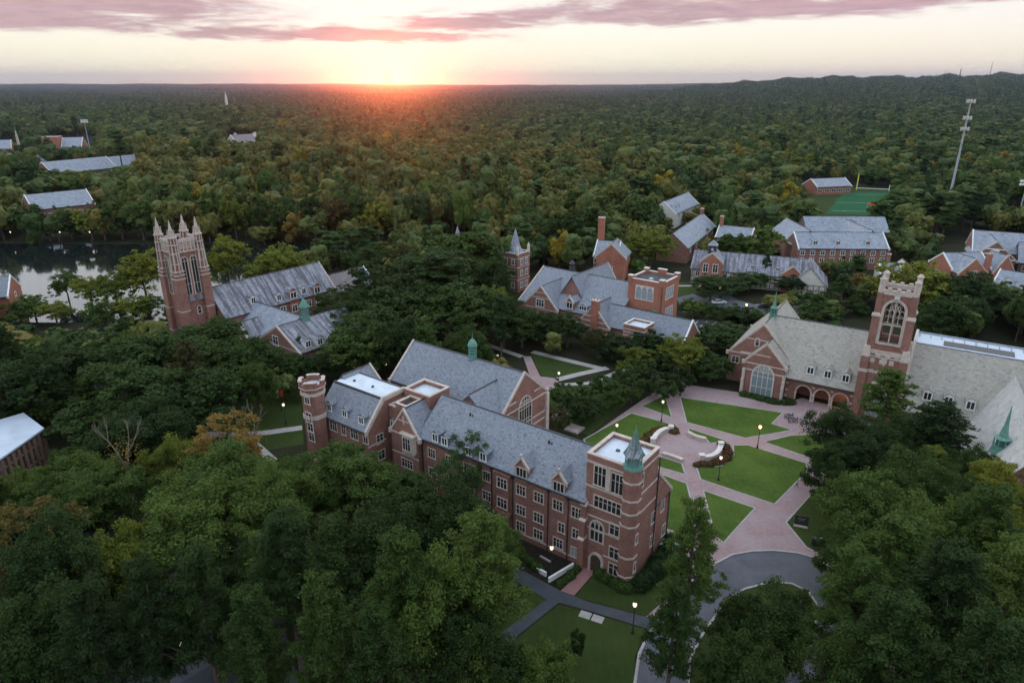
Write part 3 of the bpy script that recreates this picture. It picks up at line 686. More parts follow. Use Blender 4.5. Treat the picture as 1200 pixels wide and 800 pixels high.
for (x) in (U0, U1-.7):
    for poly in arch_wall(15.0, ZT-.8, V0+.7, V1-.7, cym, WO, ZS, HO)[:2]: mb.extr([(x, a, b) for a, b in poly], (.7, 0, 0))
for a in (U0-.3, U1-1.1):
    for b in (V0-.3, V1-1.1): mb.box(a, a+1.4, b, b+1.4, 15.0, 22.0); mb.box(a+.15, a+1.25, b+.15, b+1.25, 22.0, ZT-.5)
B.part(mb, 'belfry_wall', 'brick')
mb = MB(); mb.box(U0+.7, U1-.7, V0+.7, V1-.7, 15.4, 15.6); mb.box(U0+.7, U1-.7, V0+.7, V1-.7, ZT-1.2, ZT-1.0); B.part(mb, 'belfry_floor', 'tar')
def tracery(mb, ax_, val, c, w, zs0, h, out):
    T_ = (lambda a, b, d: (a, val+d*out, b)) if ax_ == 'y' else (lambda a, b, d: (val+d*out, a, b))
    pts, zs = arch_pts(w, h); pts = [(a, zs0+h/2+b) for a, b in pts]; zs += zs0+h/2; hw = w/2
    op, _ = arch_pts(w+1.1, h+.9); op = [(a, zs0+h/2+b) for a, b in op]
    for i in range(len(pts)):
        j = (i+1) % len(pts); q4 = [T_(c+pts[i][0], pts[i][1], .12), T_(c+pts[j][0], pts[j][1], .12), T_(c+op[j][0], op[j][1], .12), T_(c+op[i][0], op[i][1], .12)]
        v = Vector(T_(0, 0, -.2))-Vector(T_(0, 0, .12)); mb.extr(q4, v)
    def bar(a0, z0, a1, z1, r=.11): mb.tube(T_(c+a0, z0, -.25), T_(c+a1, z1, -.25), r, r, 4)
    bar(0, zs0, 0, zs0+h-.3, .16)
    for s_ in (-1, 1):
        bar(s_*hw*.5, zs0+h*.45, s_*hw*.5, zs0+h*.88, .08)
        for k, (za, zb) in enumerate(((.0, .36), (.45, .72))):
            for lo in (0, 1):
                if k == 0 and lo == 1: continue
                cc = s_*(hw*.5 if k == 0 else hw*(.25+.5*lo)); ww = hw*.5 if k == 0 else hw*.25
                z0 = zs0+h*zb
                for i in range(5):
                    t0, t1 = i/5*math.pi, (i+1)/5*math.pi; bar(cc+ww*math.cos(t0), z0+ww*1.3*math.sin(t0), cc+ww*math.cos(t1), z0+ww*1.3*math.sin(t1), .07)
    bar(-hw, zs0+h*.43, hw, zs0+h*.43, .16)
    for s_ in (-1, 1):
        bar(0, zs0+h*.72, s_*hw*.5, zs0+h*.95, .08); bar(s_*hw*.5, zs0+h*.75, s_*hw*.1, zs0+h*.93, .08)
mb = MB()
tracery(mb, 'y', V0, cxm, WO, ZS, HO, -1); tracery(mb, 'y', V1, cxm, WO, ZS, HO, 1); tracery(mb, 'x', U1, cym, WO, ZS, HO, 1); tracery(mb, 'x', U0, cym, WO, ZS, HO, -1)
B.part(mb, 'tracery', 'stone')
mb = MB(); e = .12
for (a, b, c_, d) in ((U0-e, U1+e, V0-e, V0+.6), (U0-e, U1+e, V1-.6, V1+e), (U0-e, U0+.6, V0+.6, V1-.6), (U1-.6, U1+e, V0+.6, V1-.6)): mb.box(a, b, c_, d, ZT-.8, ZT+.1)
for k in range(3):
    x = U0+1.5+k*1.6; y = V0+1.35+k*1.4
    for yy in (V0-e, V1-.5): mb.box(x, x+.7, yy, yy+.6, ZT+.1, ZT+.5)
    for xx in (U0-e, U1-.5): mb.box(xx, xx+.6, y, y+.7, ZT+.1, ZT+.5)
B.part(mb, 'parapet', 'stone')
mb = MB()
for a in (U0, U1-.8):
    for b in (V0, V1-.8):
        px_, py_ = a+.4, b+.4
        mb.frus(px_, py_, .62, .55, ZT-.6, ZT+2.0, 8); mb.frus(px_, py_, .68, .68, ZT+2.0, ZT+2.2, 8)
        if a < 13 and b < 1: mb.frus(px_, py_, .5, .05, ZT+2.2, ZT+3.4, 8)
        else: mb.frus(px_, py_, .6, .3, ZT+2.2, ZT+2.6, 8)
        mb.box(px_-.85, px_+.85, py_-.85, py_+.85, 21.8, 22.1); mb.frus(px_, py_, 1.0, .6, 22.1, 23.0, 4)
B.part(mb, 'pinnacle', 'stone')
mb = MB(); mb.box(14.6, 15.6, V0-.12, V0, ZS+HO-.1, ZT-.8); mb.box(13.2, 17, Y0+.36, Y0+.5, 14.0, 14.2); B.part(mb, 'stone_panel', 'stone_pale')
# tower foot: porch gable and tall window
mb = MB(); mb.extr([(13.0, Y0+.5, 7.2), (17.4, Y0+.5, 7.2), (15.2, Y0+.5, 9.6)], (0, -.9, 0)); B.part(mb, 'porch_gable', 'stone_pale')
B.win('y', Y0+.45, (15.2,), 3.0, 6.0, 3, kind='arch', z=3.8, pane='glass_lead')
# right hall
mb = MB(); mb.box(19.2, 46, -2.8, 15, 0, 4.9); mb.extr([(19.25, -2.8, 4.9), (19.25, 7.2, 14.9), (19.25, 15, 14.9), (19.25, 15, 4.9)], (26.7, 0, 0)); B.part(mb, 'wall', 'brick'); B.cells.append((19, 60, -3, 15))
mb = MB(); mb.extr([(19.7, -3.6, 4.1), (19.7, 7.2, 14.95), (19.7, 7.2, 15.2), (19.7, -3.6, 4.35)], (33, 0, 0)); B.part(mb, 'roof', 'slate_warm')
mb = MB(); mb.box(19.6, 52, 7.3, 14.8, 15.0, 15.15, 0); mb.box(24.5, 36.5, 8.6, 11.6, 15.15, 15.25, 1); mb.box(19.6, 52, 7.1, 7.35, 15.1, 15.35, 2); mb.box(19.6, 52, 14.6, 15, 15.1, 15.4, 2)
for x in range(20, 52, 2): mb.box(x, x+.12, 12, 14.6, 15.15, 15.3, 2)
B.part(mb, 'flat_roof', ['metal_roof', 'dark_metal', 'slate_far'])
mb = MB(); mb.extr([(19.2, -3.9, 3.9), (19.2, 7.2, 15.0), (19.2, 15.2, 15.0), (19.2, 15.2, 15.7), (19.2, 7.0, 15.7), (19.2, -3.9, 4.8)], (.5, 0, 0)); B.part(mb, 'coping', 'stone')
for u, v in ((1087, 464), (1111.4, 469.5), (1137.5, 475)):
    B.dormer_at(u, v, lambda y: 4.35+(y+3.6)*1.005, 1.6, 1.7, 2.4, wall='white_paint', roof='slate_warm')
B.win('y', -2.8, (22, 25.5, 29), 1.6, 2.4, 3, z=2.4)
# wing that runs towards the camera
mb = MB(); mb.box(31.6, 42.4, -34, 5, 0, 4.6); mb.extr([(31.6, -34, 4.6), (42.4, -34, 4.6), (37, -34, 12.3)], (0, 40, 0)); B.part(mb, 'wall', 'brick'); B.cells.append((30, 44, -35, 5))
mb = MB(); mb.extr([(30.4, -34.4, 3.2), (37, -34.4, 12.6), (43.6, -34.4, 3.2), (43.6, -34.4, 3.45), (37, -34.4, 12.85), (30.4, -34.4, 3.45)], (0, 42.5, 0)); B.part(mb, 'roof', 'slate_pale')
mb = MB()
for k in range(3): mb.extr([(27.5+k*.8, -3.6-k*1.5, 1.2), (32, -3.6-k*1.5, 2.6), (32, -3.6-k*1.5, 5.2-k*.5), (28+k*.8, -3.6-k*1.5, 4.1-k*.5)], (0, -1.7, 0))
B.part(mb, 'stepped_roof', 'slate_warm')
fleche(B, 34.8, -23.2, 9.6, 17.4, 1.15)
# ================================================================== library with pinnacled tower, left
lib = Bld('tower_library', P(391, 338, 9), 52, 'old brick library with stained slate roofs and tall tower crowned by stone pinnacles'); BL.append(lib)
B = lib
B.gable(-34, .5, 0, 13, 9, 15.6, yr=6.5, roof='slate_old', cop=(0, 1))
B.gable(.6, 15, -.5, 8.5, 7.6, 11.8, roof='slate_brown', cop=(0, 1), cop_mat='white_paint')
mb = MB(); mb.extr([(11.2, 1.3, 9.65), (14.4, 1.3, 9.65), (14.4, 3, 11.2), (11.2, 3, 11.2)], (0, -.1, .12)); tarp = None; B.part(mb, 'roof_patch', 'blue_tarp', label='bright blue tarpaulin patch on the brown roof')
for u, v in ((297, 352), (327, 348.5), (356, 341)):
    B.dormer_at(u, v, lambda y: 9.2+y*1.015, 1.5, 1.7, 2.4, wall='white_paint', roof='slate_old')
for u, v in ((343.7, 345.5), (371.6, 339.5)):
    q = B.hit(u, v, 'y', -.15); B.dormer(q.x, -.2, q.z-1.0, 2.3, 1.9, 4.2, wall='brick_orange', front='white_paint', pitch=.9, roof='slate_old')
    mb = MB(); mb.box(q.x-1.5, q.x+1.5, -.25, 0, 0, 8.5); B.part(mb, 'bay', 'brick_orange')
B.win('y', -.25, [(345.6, 361), (373.5, 355)], 1.5, 1.8, 2, surround='white_paint'); B.win('y', 0, [(332, 363), (362, 355.5), (387.8, 346)], 1.5, 1.7, 2, surround='white_paint')
B.win('y', -.25, [(374.4, 366)], 1.5, 1.8, 2, surround='white_paint'); B.win('x', .5, (4.2, 8.5), 1.3, 1.7, 2, side=1, z=10.2, surround='white_paint')
# front wing, ridge along y, and its cross block with the cupola
B.gable(-31, -18, -18, 6, 6, 10.6, axis='y', roof='slate_far', cop=(0, 0))
B.gable(-33, -10, -28.6, -12.6, 5.8, 10.6, roof='slate_old', cop=(1, 0))
B.hip(-16, -8, -30, -14, 5.6, 10, 5, roof='slate_old')
B.win('x', -33, [(323, 399)], 2.0, 2.2, 2, side=-1, surround='white_paint')
B.bands(-33, -10.5, -28.6, -12.6, (6.0,), h=.22)
for u, v in ((361, 403), (375, 400)):
    B.dormer_at(u, v, lambda y: 6.0+(y+28.6)*.6, 1.6, 1.6, 2.8, wall='white_paint', roof='slate_old')
B.win('y', -28.6, [(366, 423)], 2.6, 1.6, 4, surround='white_paint')
B.gable(-35, -30, -10.5, -4.5, 5.6, 9.4, roof='slate_old', cop=(1, 0))
B.win('x', -35, (-7.5,), 1.6, 2.0, 2, side=-1, z=4.2, surround='white_paint')
q = B.hit(358, 376, 'y', -20.6); cx, cy = q.x, -20.6
mb = MB(); mb.frus(cx, cy, 1.25, 1.15, 9.8, 11.4, 8, mi=0); mb.frus(cx, cy, .8, .8, 11.4, 13.6, 8, mi=1)
for k in range(8):
    a = math.pi/8+k*math.pi/4; mb.tube((cx+1.02*math.cos(a), cy+1.02*math.sin(a), 11.4), (cx+1.02*math.cos(a), cy+1.02*math.sin(a), 13.8), .1, .1, 4)
mb.frus(cx, cy, 1.3, 1.25, 13.7, 14.0, 8); mb.frus(cx, cy, 1.15, .9, 14.0, 14.6, 8); mb.frus(cx, cy, .9, .25, 14.6, 15.8, 8); mb.tube((cx, cy, 15.7), (cx, cy, 17.2), .1, .03, 5)
B.part(mb, 'cupola', ['copper', 'glass_lead'])
# tower
X0, X1, Y0, Y1, ZT = -43.2, -34.6, 3.4, 12.0, 29.5
mb = MB(); mb.box(X0+1, X1-1, Y0+1, Y1-1, 0, ZT-3); 
for a in (X0, X1-2.2):
    for b in (Y0, Y1-2.2): mb.box(a, a+2.2, b, b+2.2, 0, 21.5)
B.part(mb, 'tower_wall', 'brick'); B.cells.append((X0, X1, Y0, Y1))
mb = MB(); mk = MB()
for a in (X0, X1-2.2):
    for b in (Y0, Y1-2.2):
        for z in (20.2, 21.2, 22.1): mb.box(a-.12, a+2.32, b-.12, b+2.32, z, z+.3)
        for z in (6, 12): mb.box(a-.06, a+2.26, b-.06, b+2.26, z, z+.25)
        # weathered stone corner shafts, thinning upwards
        c_, d_ = a+1.1, b+1.1
        mk.frus(c_, d_, 1.35, 1.0, 21.5, 25, 8); mk.frus(c_, d_, 1.0, .85, 25, ZT+.8, 8)
        for k in range(8): t = k*math.pi/4; mb.tube((c_+1.3*math.cos(t), d_+1.3*math.sin(t), 21.8), (c_+.9*math.cos(t), d_+.9*math.sin(t), ZT+.8), .16, .13, 4)
        for z in (24, 26.5, 28.6): mb.frus(c_, d_, 1.18, 1.12, z, z+.22, 8)
        for k in range(4):
            t = math.pi/4+k*math.pi/2; mb.frus(c_+.95*math.cos(t), d_+.95*math.sin(t), .32, .22, 21.5, 27.5, 4); mb.frus(c_+.95*math.cos(t), d_+.95*math.sin(t), .26, .02, 27.5, 29.3, 4)
        mb.frus(c_, d_, 1.15, 1.15, ZT+.8, ZT+1.1, 8); mb.frus(c_, d_, .7, .5, ZT+1.1, ZT+2.6, 8); mb.frus(c_, d_, .62, .62, ZT+2.6, ZT+2.75, 8); mb.frus(c_, d_, .45, .03, ZT+2.75, ZT+5.2, 8)
        for k in range(4):
            t = k*math.pi/2; mb.frus(c_+.8*math.cos(t), d_+.8*math.sin(t), .22, .02, ZT+1.1, ZT+3.0, 4)
for (a, b, c_, d_) in ((X0+.7, X1-.7, Y0+.7, Y0+1.1), (X0+.7, X1-.7, Y1-1.1, Y1-.7), (X0+.7, X0+1.1, Y0+1, Y1-1), (X1-1.1, X1-.7, Y0+1, Y1-1)):
    mb.box(a, b, c_, d_, ZT-3, ZT-2.6); mb.box(a, b, c_, d_, ZT-.4, ZT+.3)
for k in range(5):
    x = X0+2.3+k*.95; y = Y0+2.3+k*.95
    for yy in (Y0+.7, Y1-1.1): mb.box(x, x+.3, yy, yy+.38, ZT-2.6, ZT-.4)
    for xx in (X0+.7, X1-1.1): mb.box(xx, xx+.38, y, y+.3, ZT-2.6, ZT-.4)
B.part(mb, 'stone_shaft', 'stone'); B.part(mk, 'brick_shaft', 'brick')
mb = MB(); mb.box(X0+.95, X1-.95, Y0+.95, Y1-.95, ZT-2.9, ZT-2.2); B.part(mb, 'parapet_panel', 'brick_orange')
cx, cy = (X0+X1)/2, (Y0+Y1)/2
for s_ in (-1, 1):
    B.win('y', Y0+1, (cx+s_*1.15,), 1.35, 9.4, 2, kind='arch', z=20.6, pane='glass'); B.win('x', X0+1, (cy+s_*1.15,), 1.35, 9.4, 2, side=-1, kind='arch', z=20.6); B.win('x', X1-1, (cy+s_*1.15,), 1.35, 9.4, 2, side=1, kind='arch', z=20.6)
mb = MB()
for s_ in (-1, 1): mb.extr([(cx+s_*1.15-1.1, Y0+.6, 14.2), (cx+s_*1.15+1.1, Y0+.6, 14.2), (cx+s_*1.15, Y0+.6, 16.4)], (0, .45, 0))
B.part(mb, 'weathering', 'slate_old')
B.win('y', Y0+1, (cx+.6,), .8, 1.8, 1, kind='arch', z=11.5)
# ================================================================== academic building with the square orange tower, centre
mid = Bld('academic_building', P(614.8, 354.6, 6), -37, 'brick building with blue grey gabled roofs and square orange brick tower with pale windows'); BL.append(mid)
B = mid
B.gable(-3, 28.6, 1.5, 25, 6, 13.3, yr=13.8, cop=(1, 0))
B.gable(0, 10.9, 0, 14, 5.8, 11.6, axis='y', cop=(1, 0))
B.gable(6.6, 17.6, 6, 26, 6, 14.3, axis='y', cop=(0, 1))
B.bands(0, 10.9, 0, 3, (5.2, ), h=.24)
mb = MB(); mb.box(2.2, 8.7, -.1, 0, 8.4, 8.6); mb.box(3.6, 7.3, -.1, 0, 9.9, 10.1); B.part(mb, 'stone_band', 'stone')
B.win('y', 0, [(633, 355)], 2.5, 2.0, 3, surround='white_paint'); B.win('y', 0, (1.9, 4.4), 1.6, 2.2, 2, z=2.6, surround='white_paint')
B.win('y', -.02, (9.2,), 2.0, 3.6, 2, kind='arch', z=2.2, pane='timber')
q = B.hit(667.5, 358, 'y', 1.5); B.dormer(q.x, 1.45, q.z-.9, 2.4, 1.9, 4, wall='brick', front='white_paint', cop='stone_pale', pitch=1.0)
q = B.hit(683.5, 360, 'y', 2.4); B.dormer(q.x, 2.2, q.z-.8, 2.9, 1.2, 4, wall='slate', n=3, pitch=.25)
mb = MB(); mb.box(11, 17, -1, 1.5, 0, 4.2); mb.box(10.9, 17, -1.2, -1, 4.0, 4.4, 1); B.part(mb, 'porch', ['stone_pale', 'dark_metal'])
# second front gable with banded chimney
B.gable(19, 28, -1.2, 12, 4.6, 9.8, axis='y', cop=(1, 0), roof='slate')
mb = MB()
for z in (1.2, 2.6, 4.0, 5.4, 6.8): mb.box(19+max(0, z-4.6)*.85, 28-max(0, z-4.6)*.85, -1.32, -1.2, z, z+.25)
B.part(mb, 'stone_band', 'stone')
q = B.hit(697, 366, 'y', -1.3); B.chimney(q.x, -1.0, 0, 11.6, 2.0, 1.4, 'brick_orange')
B.win('y', -1.2, (21, 25.8), .8, 1.2, 1, z=3.4, surround='white_paint')
# square banded turret and right wing
B.gable(26, 49, 0, 9, 4.8, 9.2, cop=(0, 1), cop_mat='white_paint')
B.flat(34.5, 40.3, -4.8, .6, 7.6, par=.5, cap='stone_pale')
B.bands(34.5, 40.3, -4.8, .6, (6.9, 6.1, 5.2, 1.0), h=.2)
B.win('y', -4.8, (35.9, 38.9), .8, 1.0, 1, z=3.2, surround='white_paint')
mb = MB(); mb.frus(37.8, 5.2, .9, .7, 8.4, 9.6, 10); B.part(mb, 'roof_vent', 'copper_dark')
# big orange tower
B.flat(28.3, 38.3, 8.6, 18.8, 15.6, wall='brick_orange', par=.6, deck='tar', cap='stone_pale', pw=.45)
mb = MB()
for a in (28.1, 37.2):
    for b in (8.4, 17.7): mb.box(a, a+1.3, b, b+1.3, 15.2, 16.9)
mb.box(32.2, 34.6, 18.2, 18.9, 16.2, 17.2); B.part(mb, 'parapet_block', 'brick_orange')
mb = MB()
for a in (28.1, 37.2):
    for b in (8.4, 17.7): mb.box(a-.05, a+1.35, b-.05, b+1.35, 16.9, 17.1)
mb.box(32.1, 34.7, 18.1, 19, 17.2, 17.4); mb.box(33, 33.9, 11, 12, 15.7, 16.3); B.part(mb, 'coping', 'stone_pale')
B.win('y', 8.6, [(755.2, 343.5)], 5.0, 3.6, 3, surround='stone_pale', pane='glass_pale', transom=True)
q = B.hit(755.2, 343.5, 'y', 8.6)
mb = MB()
for k in range(3):
    c = q.x-1.67+k*1.67
    for s_ in (-1, 1): mb.extr([(c+s_*.83, 8.5, q.z+1.8), (c+s_*.83, 8.5, q.z+.5), (c+s_*.5, 8.5, q.z+1.3), (c, 8.5, q.z+1.8)], (0, -.05, 0))
B.part(mb, 'tracery', 'stone_pale')
B.win('x', 38.3, [(784.5, 342.5), (783.5, 366)], 4.4, 3.0, 4, side=1, surround='stone_pale', pane='glass_pale')
mb = MB(); mb.tube((38.2, 8.5, 0), (38.2, 8.5, 15), .1, .1, 5); B.part(mb, 'downpipe', 'dark_metal')
mb = MB(); mb.frus(6.6, 14.6, .9, .8, 13, 14.6, 8, mi=0); mb.frus(6.6, 14.6, .55, .55, 14.6, 15.6, 8, mi=0); mb.frus(6.6, 14.6, .95, .2, 15.6, 16.6, 8, mi=0); mb.tube((6.6, 14.6, 16.5), (6.6, 14.6, 17.6), .08, .03, 5)
B.part(mb, 'cupola', ['dark_metal'])
# ================================================================== buildings farther off, placed by their ridges
def ridge_bld(name, p0, p1, zr, hw, ze, label, wall='brick', roof='slate_far', cop=(1, 1), z0=0, nw=0, wz=None, cat='building', surround='white_paint', ext=0, group=None, ww=1.4):
    a = Vector(P(p0[0], p0[1], zr)); b = Vector(P(p1[0], p1[1], zr)); d = b-a; ln = d.length+ext
    B = Bld(name, a, math.degrees(math.atan2(d.y, d.x)), label, cat, group); BL.append(B)
    B.gable(0, ln, -hw, hw, ze, zr, wall=wall, roof=roof, cop=cop, z0=z0, cop_mat='white_paint')
    B.ln = ln; B.hw = hw
    if nw:
        for z in (wz or (ze-1.7,)):
            B.win('y', -hw, [ln*(i+.5)/nw for i in range(nw)], ww, 1.5, 2, z=z, surround=surround)
    return B
# G: half-timbered house with black clock cupola
B = ridge_bld('timbered_house', (815, 293), (945, 304), 10, 6.5, 5, 'half timbered house with brick entrance tower and black clock cupola', wall='plaster', nw=8, wz=(3.4,), cop=(0, 0), roof='slate_old')
q = B.hit(833, 318, 'y', -8.5); gx = q.x
B.gable(gx-3.4, gx+3.4, -9, 0, 8.4, 11.2, axis='y', wall='brick_orange', cop=(1, 0))
B.win('y', -9, (gx-1.8, gx+1.4), 1.5, 2.8, 2, z=6.2, surround='white_paint'); B.win('y', -9, (gx+1.2,), 2.0, 2.6, 1, kind='arch', z=1.4, pane='timber')
mb = MB(); cx, cy = gx-.6, -3.5
mb.box(cx-1.3, cx+1.3, cy-1.3, cy+1.3, 10.2, 13.0, 0); mb.frus(cx, cy, 2.3, .3, 13.1, 14.7, 4, mi=1); mb.tube((cx, cy, 14.5), (cx, cy, 15.8), .08, .03, 5)
cup = B.part(mb, 'clock_cupola', ['dark_metal', 'slate_far'])
mb = MB()
for s_ in (-.62, .62): mb.frus(0, 0, .5, .5, 0, .06, 16)
ck = MB(); ck.v = [(x, -z-.0, y) for x, y, z in mb.v]; ck.f = mb.f; ck.m = mb.m
for dx, dy, rz in ((0, -1.31, 0), (-1.31, 0, -math.pi/2), (1.31, 0, math.pi/2)):
    o = ck.build('clock_face', 'white_paint', cup); o.location = (cx+dx, cy+dy, 11.8); o.rotation_euler = (0, 0, rz)
mb = MB()
def timber(mb, x0, x1, y, z0, z1, n):
    for i in range(n+1): x = x0+(x1-x0)*i/n; mb.box(x-.1, x+.1, y-.06, y, z0, z1)
    for z in (z0, (z0+z1)/2, z1): mb.box(x0, x1, y-.07, y-.01, z-.09, z+.09)
    for i in range(0, n, 2): a, b = x0+(x1-x0)*i/n, x0+(x1-x0)*(i+1)/n; mb.tube((a, y-.03, z0), (b, y-.03, z1), .08, .08, 4)
timber(mb, 0, gx-3.6, -6.5, .4, 4.8, 6); timber(mb, gx+3.6, B.ln-.2, -6.5, .4, 4.8, 18); B.part(mb, 'timber_frame', 'timber')
q = B.hit(930, 312, 'y', -7); B.gable(q.x-3, q.x+3, -7.6, 0, 6.2, 8.8, axis='y', wall='brick_orange', cop=(1, 0), roof='slate_old')
B.win('y', -7.6, (q.x,), 1.5, 2, 2, z=4.4, surround='white_paint')
B.gable(B.ln-4, B.ln+7, -9, 5, 3.6, 9.4, axis='y', wall='plaster', cop=(0, 0), roof='slate_old')
mb = MB(); timber(mb, B.ln-3.6, B.ln+6.6, -9, .4, 3.6, 6); B.part(mb, 'timber_frame', 'timber')
for x in (20, 28): B.dormer(x, -4.6, 6.2, 1.5, 1.2, 2.2, wall='plaster', roof='slate_old')
# H: U shaped residence
B = ridge_bld('brick_residence', (930, 272.5), (1022, 273), 12.5, 6.5, 8, 'large brick residence around a court with pale blue roofs', nw=9, wz=(6.3, 3.6), ext=4)
for x in (B.ln*.2, B.ln*.45, B.ln*.78): B.dormer(x, -5, 9.0, 1.8, 1.4, 2.4, wall='plaster', roof='slate_far')
p = Vector(P(942, 254, 14)); p2 = Vector(P(1036, 259, 14)); loc = B.inv @ (Vector((p.x, p.y, 0))-B.o); loc2 = B.inv @ (Vector((p2.x, p2.y, 0))-B.o)
B.gable(loc.x, loc2.x+4, loc.y-6, loc.y+6, 9, 14, cop=(0, 0), roof='slate_far', wall='brick_brown')
B.gable(0, 12, 0, loc.y, 8, 13.2, axis='y', roof='slate_far', cop=(0, 0)); B.gable(B.ln-10, B.ln+2, 0, loc.y, 8, 13.2, axis='y', roof='slate_far', cop=(0, 0))
q = B.hit(1003, 270, 'y', loc.y-8); B.gable(q.x-4, q.x+4, loc.y-9, loc.y, 9.6, 13, axis='y', roof='slate_far', wall='plaster', cop=(1, 0))
# I
B = ridge_bld('white_cottage', (1030, 307.5), (1055, 309), 8, 4, 5, 'small white cottage with blue roof and slim brick chimney', wall='plaster', nw=2); B.chimney(3, 1, 5, 11, .9, .9)
B.gable(4, 12, -6, 4, 4.6, 8.6, axis='y', wall='plaster', roof='slate_pale', cop=(0, 0))
# J: brick gables at the right edge
B = ridge_bld('gabled_dormitory', (1105, 297), (1150, 296), 11, 5.5, 7, 'orange brick dormitory with two white edged gables and tall chimney', wall='brick_orange', nw=0)
B.gable(.5, 10, -9, 0, 6.4, 11, axis='y', wall='brick_orange', cop=(1, 0), roof='slate_far'); B.win('y', -9, (5.2,), 2.4, 1.6, 3, z=6.2, surround='white_paint'); B.win('y', -9, (3, 7.5), 1.4, 1.6, 2, z=2.8, surround='white_paint')
B.chimney(12.2, -5.8, 0, 12.2, 1.6, 1.2, 'brick_orange'); B.gable(14, 21, -7.5, 0, 6.2, 11.4, axis='y', wall='brick_orange', cop=(1, 0), roof='slate_far')
B.win('y', -7.5, (17.5,), 1.6, 1.6, 2, z=5.6, surround='white_paint')
B = ridge_bld('timbered_dormitory', (1140, 270), (1215, 275.5), 14, 7.5, 8, 'long dormitory with pale blue roof and banded timber gable', nw=8, wz=(6, 3), ext=20)
q = B.hit(1166, 297, 'y', -16); B.gable(q.x-6.5, q.x+6.5, -16, 0, 7.2, 13.2, axis='y', wall='brick_brown', cop=(1, 0), roof='slate_far')
mb = MB()
for z in (7.2, 8.9, 10.6): h_ = (13.2-z)*1.05; mb.box(q.x-h_, q.x+h_, -16.1, -16, z, z+.35)
mb.box(q.x-1.1, q.x+1.1, -16.1, -16, 8.9, 10.6); B.part(mb, 'timber_frame', 'white_paint')
B.gable(q.x+8, q.x+40, -14, -1, 6.5, 12.2, wall='brick_brown', roof='slate_far', cop=(0, 0)); B.win('y', -14, [q.x+10+i*3 for i in range(9)], 1.4, 1.6, 2, z=4.6, surround='white_paint')
B.dormer(q.x+14, -12, 8.2, 2, 1.4, 2.4, wall='plaster', roof='slate_far')
B = ridge_bld('blue_roof_house', (1172, 316), (1215, 323), 9, 6, 5, 'house with steel blue roof and white gable half hidden by trees at right edge', wall='plaster', nw=4, ext=10)
B.dormer(4, -4.8, 5.4, 3, 1.6, 3, wall='white_paint', roof='slate_far', n=2)
# F: roofs with chimneys between the trees
B = ridge_bld('slate_roof_house', (789, 274), (823, 250.5), 11, 6, 6, 'house with long pale slate roof and brick chimney at its far end', nw=5, cop=(0, 1)); B.chimney(B.ln-1, 0, 8, 13.6, 1.3, 1.3)
B = ridge_bld('chimney_house', (843, 264), (884, 268), 10, 5, 6, 'house with slate roof and tall brick chimney hidden behind round trees', nw=4); B.chimney(.8, 0, 6, 14, 1.3, 1.3, 'brick_orange')
B = ridge_bld('dormered_house', (778, 237), (806, 226), 12, 6, 7, 'pale roofed house with dormers showing through treetops', wall='plaster', nw=3)
for x in (4, 9): B.dormer(x, -4.6, 8.6, 1.8, 1.4, 2.4, wall='white_paint', roof='slate_far')
# E: brick house behind tall pines with high chimney
B = ridge_bld('brick_house', (700, 282), (728, 284), 12, 5.5, 8, 'brick house with hipped slate roof behind the tall pines', nw=4, wz=(6, 2.8), wall='brick')
B.gable(B.ln-7, B.ln+3, -8, 3, 8.2, 12.6, axis='y', wall='brick_orange', cop=(1, 0)); B.win('y', -8, (B.ln-2,), 1.5, 1.8, 2, z=4, surround='white_paint'); B.chimney(B.ln-8, 3, 6, 20, 2.2, 1.8, 'brick_orange')
# D: spired stair tower
x, y = P(604, 338)
B = Bld('spired_tower', (x, y), -36.5, 'slender brick tower with blue slate spire and corner pinnacles behind the trees', 'tower'); BL.append(B)
B.flat(-3.4, 3.4, -3.4, 3.4, 12.2, par=.6, cap='stone_pale'); B.bands(-3.4, 3.4, -3.4, 3.4, (4, 8.2, 11.2), h=.25)
for z in (2.2, 6.2, 10): B.win('y', -3.4, (-1.5, 1.5), 1.2, 1.7, 2, z=z, surround='white_paint'); B.win('x', 3.4, (-1.2, 1.5), 1.2, 1.7, 2, side=1, z=z, surround='white_paint')
mb = MB(); mb.frus(0, 0, 3.2, 1.7, 12.3, 14.6, 8); mb.frus(0, 0, 1.7, .08, 14.6, 20.5, 8); B.part(mb, 'spire', 'slate_far')
mb = MB()
for a in (-3.1, 3.1):
    for b in (-3.1, 3.1): mb.frus(a, b, .5, .45, 12.4, 14.6, 6); mb.frus(a, b, .5, .04, 14.6, 15.8, 6)
B.part(mb, 'pinnacle', 'stone_pale')
B.gable(-12, -3.5, -3, 5, 8, 11.5, cop=(1, 0)); B.win('y', -3, (-10, -7.4, -5), 1.2, 1.6, 2, z=6, surround='white_paint'); B.win('y', -3, (-10, -7.4, -5), 1.2, 1.6, 2, z=2.6, surround='white_paint')
x, y = P(536, 264, 19.5); B = Bld('slate_spire_tower', (x, y), -36.5, 'thin slate spire rising above the pines near the centre', 'tower'); BL.append(B)
B.flat(-1.6, 1.6, -1.6, 1.6, 14, par=.3); mb = MB(); mb.frus(0, 0, 1.5, .05, 14.1, 19.5, 8); B.part(mb, 'spire', 'slate_far')
# L: field house
B = ridge_bld('field_house', (950, 210), (990, 208.5), 9, 7, 5, 'low brick field house with blue roof beside the sports field', wall='brick_orange', nw=5, wz=(2.6,), ww=3)
